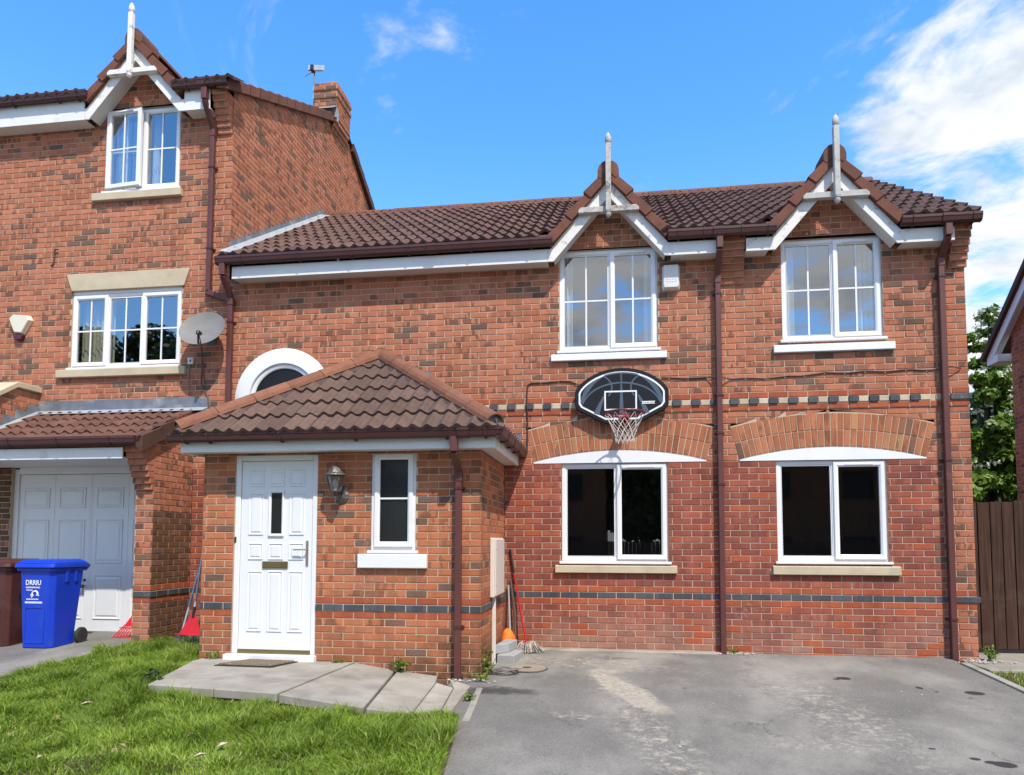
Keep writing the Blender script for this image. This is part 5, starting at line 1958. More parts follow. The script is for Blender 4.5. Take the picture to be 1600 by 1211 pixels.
# garage door recess
gy = -0.10
mb = MB()
mb.box(-6.875, -6.80, gy, gy + 0.07, 0.05, 2.255)
mb.box(-6.7995, GX - 0.24, gy, gy + 0.07, 2.185, 2.288)
mb.build('garage_frame', 'upvc', TH, bevel=0.004)
mb = MB()
mb.box(-6.795, -4.66, gy + 0.02, gy + 0.06, 0.045, 2.18)
gd = mb.build('garage_door', 'door_white', TH, bevel=0.003)
gyy = gy + 0.02
for cx in (-6.53, -5.99, -5.43, -4.89):
    for (a, b, arch) in ((1.72, 2.00, True), (0.98, 1.57, False), (0.24, 0.83, False)):
        mb = MB()
        w = 0.20
        mb.ring(cx - w, cx + w, a, b, [(0.0, 0.002), (0.006, -0.009), (0.013, -0.009), (0.022, 0.001), (0.034, 0.001), (0.056, -0.008)], gyy - 0.002)
        i = 0.056
        mb.quad((cx - w + i, gyy - .010, a + i), (cx + w - i, gyy - .010, a + i), (cx + w - i, gyy - .010, b - i), (cx - w + i, gyy - .010, b - i))
        if arch:
            pts = [(cx - w + .03, 1.93)] + [(cx - .12 + .24 * t / 8, 1.93 + 0.045 * math.sin(math.pi * t / 8)) for t in range(9)] + [(cx + w - .03, 1.93)]
            mb.tube([(p[0], gyy - 0.004, p[1]) for p in pts], 0.007, 5)
        mb.build('garage_panel', 'door_white', gd)
mb = MB()
for xj in (-6.795, -6.26, -5.72, -5.69, -5.16):
    mb.box(xj - 0.003, xj + 0.003, gyy - 0.0035, gyy - 0.0005, 0.06, 2.17)
mb.build('garage_rib', 'door_white', gd)
mb = MB()
mb.tube([(-5.765, gyy, 0.68), (-5.765, gyy - 0.05, 0.68)], 0.012, 8)
mb.box(-5.80, -5.73, gyy - 0.075, gyy - 0.05, 0.655, 0.70)
mb.lathe([(0.02, 0.0), (0.02, -0.012)], (-5.765, gyy, 0.755), 10, 'Y')
mb.build('garage_handle', 'black_plastic', gd, bevel=0.004)
# raised party wall with a stone coping at the left
PWL = Plane((-6.63, 0, 0), (0, 1, 0), (1, 0, 0))
mp = MB()
pwl = link_mesh('party_wall', bpy.data.meshes.new('party_wall'), TH)
ctop = lambda y: 3.31 if y > -0.40 else 3.31 + (y + 0.40) * 0.62


def party(zb, zt):
    lo = lambda z: -0.40 if z <= 0 else max(-1.25, -0.40 - max(0, 3.31 - z) / 0.62)
    if zt > 3.33:
        return []
    return [(lo(zb), lo(min(zt, 3.31)), 0.0, 0.0)]


lay(TB, pwl, PWL, 0.0, 35, 44, party, tall_mat, mp, shift=0.03)
tmp = mp.build('mortar_bed', 'mortar', TH)
pwl.data = tmp.data
bpy.data.objects.remove(tmp)
mb = MB()
mb.add([(-6.9, -0.40, 3.325), (-6.59, -0.40, 3.325), (-6.59, -0.005, 3.325), (-6.9, -0.005, 3.325), (-6.9, -0.40, 3.40), (-6.59, -0.40, 3.40), (-6.59, -0.005, 3.40), (-6.9, -0.005, 3.40)],
       [(0, 3, 2, 1), (4, 5, 6, 7), (0, 1, 5, 4), (1, 2, 6, 5), (2, 3, 7, 6), (3, 0, 4, 7)])
a, b = (-0.401, 3.325), (-1.25, 3.325 - 0.85 * 0.62)
mb.add([(-6.9, a[0], a[1]), (-6.59, a[0], a[1]), (-6.59, b[0], b[1]), (-6.9, b[0], b[1]), (-6.9, a[0], a[1] + .075), (-6.59, a[0], a[1] + .075), (-6.59, b[0], b[1] + .075), (-6.9, b[0], b[1] + .075)],
       [(0, 3, 2, 1), (4, 5, 6, 7), (0, 1, 5, 4), (1, 2, 6, 5), (2, 3, 7, 6), (3, 0, 4, 7)])
mb.build('coping_stone', 'stone_buff', TH, bevel=0.006)
mb = MB()
for k in range(6):
    y0, y1 = -0.0 - k * 0.2, -0.2 - k * 0.2
    zt = 3.13 + (y0) * 0.5
    mb.box(-6.628, -6.618, y1 + 0.004, y0, zt - 0.28, zt + 0.0)
mb.build('step_flashing', 'lead', TH)
mb = MB()
mb.add([(-6.62, -0.05, 3.06), (-6.50, -0.05, 3.045), (-6.50, -1.1, 2.52), (-6.62, -1.1, 2.535)], [(0, 1, 2, 3)])
mb.build('flashing_apron', 'lead_pale', TH)
# left pier of the garage, in the shade of the soffit
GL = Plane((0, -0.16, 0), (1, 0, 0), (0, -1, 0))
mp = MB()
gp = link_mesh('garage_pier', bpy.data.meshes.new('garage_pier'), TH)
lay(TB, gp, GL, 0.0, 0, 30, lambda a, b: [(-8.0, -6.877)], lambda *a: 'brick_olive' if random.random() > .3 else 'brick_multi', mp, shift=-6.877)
mp.quad((-6.877, -0.157, 0), (-6.877, 0.1, 0), (-6.877, 0.1, 2.3), (-6.877, -0.157, 2.3))
tmp = mp.build('mortar_bed', 'mortar', TH)
gp.data = tmp.data
bpy.data.objects.remove(tmp)
TB.finish()
TT.finish()

#PART3

# ================================================================ THINGS FIXED TO THE HOUSES
def lerp(a, b, t):
    return a + (b - a) * t


# --- basketball hoop
bh = thing('basketball_hoop', 'black fan shaped basketball backboard with red rim and white net above the window', 'basketball hoop', (1.36, 0, 3.05))
bx, yb = 1.362, -0.11


def board_outline(k=1.0, inset=0.0):
    hw = 0.562 - inset
    top, side_t, side_b, bot = 3.398 - inset, 3.110 - inset * 0.4, 2.935 + inset * 0.6, 2.715 + inset * 1.0
    pts = [(-hw, side_b), (-hw + 0.03, side_b - 0.045), (-0.20 + inset * .2, bot), (0.20 - inset * .2, bot), (hw - 0.03, side_b - 0.045), (hw, side_b), (hw, side_t)]
    for i in range(1, 20):
        t = math.pi * i / 20
        a = 0.30
        x = math.cos(t) * hw
        z = side_t + (top - side_t) * (math.sin(t) ** 1.45)
        pts.append((x, z))
    pts.append((-hw, side_t))
    return [(bx + a, b) for a, b in pts]


out0, out1, out2 = board_outline(), board_outline(inset=0.046), board_outline(inset=0.066)
n = len(out0)
mb = MB()
mb.extr(out0, (0, yb + 0.045, 0), (0, yb, 0), (1, 0, 0), (0, 0, 1))
mb.build('backboard', 'board_black', bh, bevel=0.008)
mb = MB()
for i in range(n):
    j = (i + 1) % n
    mb.quad((out1[i][0], yb - .002, out1[i][1]), (out1[j][0], yb - .002, out1[j][1]), (out2[j][0], yb - .002, out2[j][1]), (out2[i][0], yb - .002, out2[i][1]))
mb.build('border_line', 'print_white', bh)


def strip(mb, pts, ws, y):
    for i in range(len(pts) - 1):
        a, b = Vector((pts[i][0], 0, pts[i][1])), Vector((pts[i + 1][0], 0, pts[i + 1][1]))
        a0 = Vector((pts[max(i - 1, 0)][0], 0, pts[max(i - 1, 0)][1]))
        b1 = Vector((pts[min(i + 2, len(pts) - 1)][0], 0, pts[min(i + 2, len(pts) - 1)][1]))
        na = (b - a0).normalized().cross(Vector((0, 1, 0))) * ws[i] * .5
        nb_ = (b1 - a).normalized().cross(Vector((0, 1, 0))) * ws[i + 1] * .5
        q = [a - na, b - nb_, b + nb_, a + na]
        mb.quad(*[(v.x, y, v.z) for v in q])


def qcurve(p0, p1, p2, n=12):
    return [((1 - t) ** 2 * p0[0] + 2 * t * (1 - t) * p1[0] + t * t * p2[0], (1 - t) ** 2 * p0[1] + 2 * t * (1 - t) * p1[1] + t * t * p2[1]) for t in [i / n for i in range(n + 1)]]


yl = yb - 0.0016
seam_n = [0]


def seam(c, ws, y):
    ball = MB()
    strip(ball, c, ws, y)
    ball.build('ball_seam', 'board_grey', bh)


B = lambda x, z: (bx + x, 2.70 + z)
for s in (-1, 1):
    c = qcurve(B(s * .485, 0.27), B(s * .42, 0.52), B(s * .17, .625), 14)      # outer crescent
    seam(c, [lerp(.055, .018, abs(i - 5) / 9) for i in range(len(c))], yl)
    c = qcurve(B(s * .47, 0.26), B(s * .36, 0.50), B(0.0, .515), 14)            # cross seam
    seam(c, [0.02] * len(c), yl - .0003)
    c = qcurve(B(s * .215, 0.60), B(s * .05, 0.50), B(s * .155, .35), 12)       # side seam
    seam(c, [0.018] * len(c), yl - .0006)
    c = qcurve(B(s * .20, 0.36), B(s * .26, 0.25), B(s * .30, .13), 8)
    seam(c, [lerp(.02, .07, i / 8) for i in range(9)], yl - .0009)
c = [B(0, .63), B(0, .52), B(0, .40), B(0, .28), B(0, .14)]
seam(c, [.016, .016, .03, .042, .05], yl - .0012)
c = qcurve(B(-.20, 0.605), B(0, .66), B(.20, .605), 12)
seam(c, [0.02] * len(c), yl - .0014)
sq = MB()
sx0, sx1, sz0, sz1 = bx - .205, bx + .185, 2.875, 3.115
for (a, b, c_, d) in ((sx0, sx0 + .018, sz0, sz1), (sx1 - .018, sx1, sz0, sz1), (sx0 + .018, sx1 - .018, sz1 - .018, sz1), (sx0 + .018, sx1 - .018, sz0, sz0 + .018)):
    sq.quad((a, yb - .0036, c_), (b, yb - .0036, c_), (b, yb - .0036, d), (a, yb - .0036, d))
sq.build('target_square', 'print_white', bh)
lg = MB()
lx0, lx1, lz = bx + .225, bx + .405, 2.963
lg.poly([(lx0 + .012 * (1 - math.cos(t)), yb - .004, lz + .016 * math.sin(t)) for t in [math.pi * .5 + math.pi * k / 8 for k in range(9)]] +
        [(lx1 - .012 * (1 + math.cos(t)) + .012, yb - .004, lz + .016 * math.sin(t)) for t in [-math.pi * .5 + math.pi * k / 8 for k in range(9)]])
lgo = lg.build('maker_badge', 'print_white', bh)
lt = MB()
for k, wv_ in enumerate((.5, 1, .4, .8, .5, .7, .6, .8, .5)):      # the badge's letters are a few unreadable strokes in the photograph
    xx = lx0 + 0.034 + k * .0155
    lt.box(xx, xx + .008 * wv_ + .002, yb - .0052, yb - .0045, lz - .007, lz + .007)
lt.lathe([(0.010, 0.0), (0.010, -.0012)], (lx0 + .014, yb - .0043, lz), 10, 'Y')
lto = lt.build('badge_marks', 'print_black', lgo)
lto['kind'] = 'stuff'
# rim, bracket, net
rc, rr = Vector((1.395, yb - 0.375, 2.775)), 0.228
mb = MB()
ringp = [rc + Vector((math.cos(2 * math.pi * k / 36) * rr, math.sin(2 * math.pi * k / 36) * rr, 0)) for k in range(37)]
mb.tube(ringp, 0.009, 8, caps=False)
rim = mb.build('rim', 'hoop_red', bh, smooth=True)
mb = MB()
mb.box(rc.x - .065, rc.x + .065, yb - .018, yb - .001, 2.70, 2.84)
mb.box(rc.x - .05, rc.x + .05, yb - .16, yb - .018, 2.755, 2.768)
for s in (-1, 1):
    mb.bar((rc.x + s * .045, yb - .15, 2.76), (rc.x + s * .045, yb - .018, 2.70), .008, .02)
mb.build('bracket', 'hoop_red', bh, bevel=.003)
mb = MB()
hooks = 12
for k in range(hooks):
    t = 2 * math.pi * k / hooks
    p = rc + Vector((math.cos(t) * rr, math.sin(t) * rr, -.006))
    mb.tube([p, p + Vector((0, 0, -.022))], .003, 5)
mb.build('net_hooks', 'hoop_red', rim)
mb = MB()
levels = [(0.225, -.02), (0.185, -.10), (0.148, -.17), (0.122, -.235), (0.108, -.295), (0.105, -.345)]
for k in range(hooks):
    for dr in (1, -1):
        pts = []
        for i, (r_, z_) in enumerate(levels):
            t = 2 * math.pi * (k + dr * 0.5 * i) / hooks
            pts.append(rc + Vector((math.cos(t) * r_, math.sin(t) * r_, z_ + random.uniform(-.006, .006))))
        mb.tube(pts, .0032, 4)
mb.build('net', 'net_white', bh)

# --- alarm boxes
al = thing('alarm_box', 'white slatted alarm box on the brick wall beside the left upper window', 'alarm box', (1.975, 0, 4.5))
mb = MB()
f = [(1.875, 4.355), (2.075, 4.355), (2.09, 4.40), (2.085, 4.665), (1.87, 4.665), (1.862, 4.40)]
mb.add([(a, 0, b) for a, b in f] + [(1.965 + (a - 1.97) * .80, -.085, 4.515 + (b - 4.51) * .90) for a, b in f],
       [tuple(range(6)), tuple(range(11, 5, -1))] + [(i, (i + 1) % 6, 6 + (i + 1) % 6, 6 + i) for i in range(6)])
mb.build('case', 'white_plastic', al, bevel=.006)
mb = MB()
for r in range(7):
    for c in range(4):
        xx, zz = 1.915 + c * .033, 4.44 + r * .029
        mb.add([(xx, -.086, zz), (xx + .022, -.086, zz + .006), (xx + .022, -.086, zz + .02), (xx, -.086, zz + .012), (xx + .011, -.091, zz + .014)],
               [(0, 1, 4), (1, 2, 4), (2, 3, 4), (3, 0, 4)])
g = mb.build('grille', 'upvc', al)
mb = MB()
al2 = thing('alarm_box', 'cream five sided alarm box with a dark red base on the left house', 'alarm box', (-6.94, 0, 4.3))
f = [(-7.13, 4.395), (-7.06, 4.455), (-6.82, 4.43), (-6.775, 4.36), (-6.90, 4.155), (-7.03, 4.17)]
mb.add([(a, 0, b) for a, b in f] + [(-6.95 + (a + 6.95) * .86, -.075, 4.32 + (b - 4.32) * .86) for a, b in f],
       [tuple(range(6)), tuple(range(11, 5, -1))] + [(i, (i + 1) % 6, 6 + (i + 1) % 6, 6 + i) for i in range(6)])
mb.build('case', 'cream_plastic', al2, bevel=.006)
mb = MB()
f = [(-7.045, 4.165), (-6.895, 4.150), (-6.915, 4.085), (-7.02, 4.09)]
mb.extr([(a, b) for a, b in f], (0, -.062, 0), (0, -.001, 0), (1, 0, 0), (0, 0, 1))
mb.build('strobe', 'maroon_plastic', al2, bevel=.006)

# --- satellite dish
sdh = thing('satellite_dish', 'grey oval satellite dish with arm below the three light window of the left house', 'satellite dish', (-4.2, 0, 4.1))
dc = Vector((-4.075, -.20, 4.05))
dn_ = Vector((0.05, -0.92, 0.42)).normalized()
du = dn_.cross(Vector((0, 0, 1))).normalized()
dv = du.cross(dn_) * -1
if dv.z < 0:
    dv = -dv
mb = MB()
rings, nn_ = 6, 36
vs, fs = [], []
for side in (0, 1):
    for i in range(rings + 1):
        for k in range(nn_):
            t = 2 * math.pi * k / nn_
            r_ = i / rings
            vs.append(dc + du * (math.cos(t) * r_ * .31) + dv * (math.sin(t) * r_ * .275) + dn_ * (.055 * r_ * r_ - (0.006 if side else 0)))
for side in (0, 1):
    o_ = side * (rings + 1) * nn_
    for i in range(rings):
        for k in range(nn_):
            a, b = o_ + i * nn_ + k, o_ + i * nn_ + (k + 1) % nn_
            fs.append((a, b, b + nn_, a + nn_))
for k in range(nn_):
    a, b = rings * nn_ + k, rings * nn_ + (k + 1) % nn_
    fs.append((a, b, b + (rings + 1) * nn_, a + (rings + 1) * nn_))
mb.add(vs, fs)
mb.build('reflector', 'dish_grey', sdh, smooth=True)
mb = MB()
lnb = dc + dn_ * .20 - dv * .20 - du * .07
mb.bar(dc - dv * .24 + dn_ * .03, lnb, .022, .03)
mb.build('feed_arm', 'black_plastic', sdh, bevel=.003)
mb = MB()
mb.tube([lnb + dn_ * .0, lnb - dn_ * .05 + dv * .02], .028, 12)
mb.tube([lnb - dv * .03, lnb + dv * .02], .02, 10)
mb.build('receiver', 'black_plastic', sdh, smooth=True)
mb = MB()
mb.tube([dc - dn_ * .01, dc + Vector((0, .1, -.02)), (-4.07, -.003, 4.0)], .018, 8)
mb.box(-4.13, -4.01, -.012, -.001, 3.91, 4.09)
mb.build('wall_mount', 'steel_dark', sdh)
mb = MB()
pts = [lnb, lnb + Vector((0.0, .05, -.08)), (-4.19, -.04, 3.8), (-4.20, -.015, 3.6), (-4.21, -.012, 3.4), (-4.15, -.012, 3.28), (-4.10, -.014, 3.20), (-4.085, -.03, 3.06), (-4.12, -.10, 3.0)]
mb.tube(pts, .008, 6)
pts = [(p[0] + .018 * math.sin(i * 2.1), p[1] - .004, p[2]) for i, p in enumerate([(-4.20, -.015, 3.75), (-4.19, -.012, 3.5), (-4.13, -.014, 3.3), (-4.085, -.016, 3.14), (-4.10, -.02, 3.03)])]
mb.tube(pts, .006, 6)
o = mb.build('cable', 'cable_brown', sdh)
jb = thing('junction_box', 'small white telephone junction box beside the stone sill of the left house', 'junction box', (-4.36, 0, 3.7))
mb = MB()
mb.box(-4.405, -4.325, -.035, -.001, 3.655, 3.745)
mb.build('case', 'white_plastic', jb, bevel=.006)
mb = MB()
mb.box(-4.372, -4.35, -.0385, -.0355, 3.685, 3.715)
mb.build('badge', 'maroon_plastic', jb)
mb = MB()
mb.tube([(-4.385, -.012, 3.655), (-4.395, -.012, 3.5), (-4.40, -.012, 3.40), (-4.37, -.012, 3.33), (-4.33, -.008, 3.315)], .009, 6)
mb.build('cable', 'cable_grey', jb)

# --- TV aerial on the chimney
ae = thing('tv_aerial', 'pale grey panel television aerial on a thin mast beside the chimney', 'aerial', (-4.26, 3.4, 9.4))
mb = MB()
mb.tube([(-4.25, 3.42, 9.1), (-4.25, 3.42, 10.16)], .012, 8)
mb.tube([(-4.19, 3.42, 9.50), (-4.25, 3.42, 9.50)], .01, 6)
mb.tube([(-4.19, 3.42, 9.34), (-4.25, 3.42, 9.34)], .01, 6)
mb.build('mast', 'steel_dark', ae)
mb = MB()
mb.box(-4.45, -4.13, 3.36, 3.40, 10.06, 10.17)
pn = mb.build('panel', 'galv', ae, bevel=.01)
pn.rotation_euler = (0, R(7), 0)
mb = MB()
mb.box(-4.30, -4.24, 3.33, 3.44, 10.06, 10.16)
mb.bar((-4.26, 3.38, 10.05), (-4.38, 3.30, 9.92), .012, .012)
mb.build('clamp', 'black_plastic', ae)

# --- cables and a hook on the walls
c1 = MB()
c1.tube([(0.20, -.012, 2.42), (0.205, -.012, 2.8), (0.200, -.036, 2.96), (0.197, -.012, 3.12), (0.205, -.012, 3.235), (0.25, -.010, 3.262), (0.42, -.010, 3.262), (0.62, -.010, 3.275), (0.74, -.010, 3.268), (0.9, -.012, 3.20)], .008, 6)
o = c1.build('wall_cable', 'cable_black')
o['label'], o['category'] = 'thin black cable bending over the brick wall left of the basketball backboard', 'cable'
c1 = MB()
pts = [(1.85, -.012, 3.285)]
for i in range(1, 26):
    t = i / 25
    x_ = 1.85 + 3.38 * t
    pts.append((x_, -.011 - (0.075 if abs(x_ - 2.522) < .07 or abs(x_ - 5.03) < .07 else 0.0), 3.268 - .035 * math.sin(math.pi * min(1, max(0, (x_ - 2.3) / 1.4))) + .02 * t + .008 * math.sin(i * 1.9)))
c1.tube(pts, .008, 6)
o = c1.build('wall_cable', 'cable_brown')
o['label'], o['category'] = 'sagging brown cable clipped along the brick wall above the dark and buff band', 'cable'
c1 = MB()
c1.tube([(-6.42, -.02, 5.355), (-6.46, -.03, 5.36), (-6.485, -.02, 5.33), (-6.49, -.012, 5.24), (-6.50, -.012, 5.17), (-6.535, -.02, 5.12)], .011, 6)
o = c1.build('wall_hook', 'cable_brown')
o['label'], o['category'] = 'bent brown cable end sticking out of the left house wall', 'cable'

# --- porch lantern
ln = thing('wall_lantern', 'weathered metal carriage lantern on the bricks between the front door and porch window', 'lantern', (-1.62, PY, 1.8))
lx, ly_ = -1.605, PY - .13
mb = MB()
mb.lathe([(0.085, 0.0), (0.086, -.008), (0.07, -.02), (0.03, -.03)], (-1.59, PY - .0005, 1.775), 20, 'Y', sx=1.0, sy=1.15)
mb.build('back_plate', 'pewter', ln, smooth=True)
mb = MB()
mb.tube([(-1.59, PY - .02, 1.79), (-1.595, PY - .07, 1.775), (lx, ly_, 1.775)], .014, 8)
mb.lathe([(0.004, -.075), (0.013, -.066), (0.008, -.055), (0.022, -.045), (0.022, -.02), (0.014, -.012), (0.024, 0.0), (0.032, .022), (0.03, .03)], (lx, ly_, 1.775), 12)
mb.build('arm', 'pewter', ln, smooth=True)
mb = MB()
mb.lathe([(0.05, 0.0), (0.086, .012), (0.118, .016), (0.112, .026), (0.082, .046), (0.074, .062), (0.055, .09), (0.022, .118), (0.014, .126), (0.02, .138), (0.010, .15), (0.003, .168)], (lx, ly_, 1.955), 12)
mb.build('roof_cap', 'pewter', ln)
mb = MB()
for k in range(6):
    t = 2 * math.pi * k / 6 + .3
    a = Vector((lx + .052 * math.cos(t), ly_ + .052 * math.sin(t), 1.805))
    b = Vector((lx + .090 * math.cos(t), ly_ + .090 * math.sin(t), 1.962))
    mb.tube([a, b], .006, 6)
mb.lathe([(0.045, 0), (0.058, 0.0), (0.058, .010), (0.045, .010)], (lx, ly_, 1.80), 12)
mb.build('cage', 'pewter', ln)
mb = MB()
mb.lathe([(0.049, .011), (0.085, .155)], (lx, ly_, 1.80), 6, phase=.3)
mb.f, mb.m = mb.f[:-2], mb.m[:-2]
mb.build('glass', 'glass', ln)
mb = MB()
mb.lathe([(0.018, 0.0), (0.018, .03), (0.03, .055), (0.034, .08), (0.024, .108), (0.004, .12)], (lx, ly_, 1.815), 12)
mb.build('bulb', 'white_plastic', ln, smooth=True)

# --- meter box with its conduit
mt_ = thing('meter_box', 'tall narrow cream meter box with white conduit on the side wall of the porch', 'meter box', (-.08, -.72, 1.0))
mb = MB()
mb.box(PX1 + .0005, PX1 + .052, -1.05, -.42, 0.672, 1.325)
mbx = mb.build('case', 'meter_side', mt_, bevel=.008)
mb = MB()
mb.box(PX1 + .0525, PX1 + .068, -1.035, -.435, 0.69, 1.31)
mb.build('door', 'meter_cream', mt_, bevel=.005)
mb = MB()
for zz in (.80, 1.20):
    mb.lathe([(0.008, 0.0), (0.008, .004)], (PX1 + .068, -.99, zz), 8, 'X')
mb.build('screws', 'steel_dark', mt_)
mb = MB()
mb.box(PX1 + .0005, PX1 + .045, -.93, -.885, -.07, 0.671)
mb.build('conduit', 'meter_cream', mt_, bevel=.008)

# ================================================================ PATH, MAT, BINS, TOOLS
pv = thing('paved_path', 'weathered concrete slab path that slopes down from the front door', 'path', (-1.6, -2.3, 0))


def slab(pts, th=0.075, name='paving_slab'):
    mb = MB()
    n = len(pts)
    mb.add([p for p in pts] + [(p[0], p[1], p[2] - th) for p in pts], [tuple(range(n)), tuple(range(2 * n - 1, n - 1, -1))] + [(i, (i + 1) % n, n + (i + 1) % n, n + i) for i in range(n)])
    return mb.build(name, 'concrete', pv, bevel=.006)


A_ = (-2.80, -2.93, .028)
slab([(-2.13, -3.005, .025), (-1.525, -3.08, .022), (-1.43, -1.572, .030), (-2.085, -1.572, .031)])
slab([A_, (-2.14, -3.004, .0255), (-2.095, -1.572, .0315), (-3.08, -1.572, .032), (-3.12, -1.74, .032)])
slab([(-1.50, -3.085, .016), (-.735, -3.18, -.045), (-.98, -1.572, -.040), (-1.405, -1.572, .026)])
slab([(-.708, -3.185, -.048), (-.36, -3.12, -.095), (-.47, -1.90, -.085), (-.53, -1.572, -.085), (-.953, -1.572, -.044)])
slab([(-.352, -3.12, -.098), (-.17, -2.95, -.118), (-.27, -2.0, -.11), (-.46, -1.89, -.087)])
slab([(-.165, -2.95, -.128), (-.10, -2.90, -.138), (-.12, -1.92, -.10), (-.40, -1.60, -.10), (-.26, -2.0, -.115)], .1)
slab([(-.05, -1.95, -.110), (.01, -1.95, -.110), (.09, -2.98, -.163), (.03, -2.98, -.163)], .12, 'edging_stone')

dm = MB()
q = [(-2.66, -1.76), (-2.02, -1.70), (-2.02, -1.655 + .0), (-2.66, -1.70)]
dm = thing('doormat', 'brown bristly doormat lying askew on the slab before the front door', 'doormat', (-2.4, -1.9, .03))
mb = MB()
P = [(-2.735, -1.83), (-2.12, -1.815), (-2.00, -1.66), (-2.03, -1.645), (-2.62, -1.66), (-2.66, -1.69)]
P = [(-2.71, -1.98), (-2.14, -2.0), (-2.01, -1.69), (-2.52, -1.67)]
n = len(P)
mb.add([(a, b, .033) for a, b in P] + [(a, b, .055) for a, b in P], [(3, 2, 1, 0), (4, 5, 6, 7)] + [(i, (i + 1) % 4, 4 + (i + 1) % 4, 4 + i) for i in range(4)])
mb.build('bristle', 'mat_coir', dm, bevel=.012)
mb = MB()
mb.add([(a * 1.0 + (-.02 if a < -2.3 else .02), b + (-.02 if b < -1.8 else .02), .0325) for a, b in P] + [(a * 1.0 + (-.02 if a < -2.3 else .02), b + (-.02 if b < -1.8 else .02), .040) for a, b in P], [(3, 2, 1, 0), (4, 5, 6, 7)] + [(i, (i + 1) % 4, 4 + (i + 1) % 4, 4 + i) for i in range(4)])
mb.build('backing', 'rubber', dm)


def text_mesh(name, body, size, mat, parent, loc, rot=(R(90), 0, 0), sx=1.0, ext=0.0005):
    cu = bpy.data.curves.new(name, 'FONT')
    cu.body = body
    cu.size = size
    cu.extrude = ext
    cu.resolution_u = 2
    cu.offset = size * 0.018
    t = bpy.data.objects.new(name, cu)
    COL.objects.link(t)
    dg = bpy.context.evaluated_depsgraph_get()
    me = bpy.data.meshes.new_from_object(t.evaluated_get(dg))
    bpy.data.objects.remove(t)
    me.materials.clear()
    me.materials.append(M[mat])
    o = link_mesh(name, me, parent)
    o.location = Vector(loc) - off_of(parent)
    o.rotation_euler = rot
    o.scale = (sx, 1, 1)
    return o


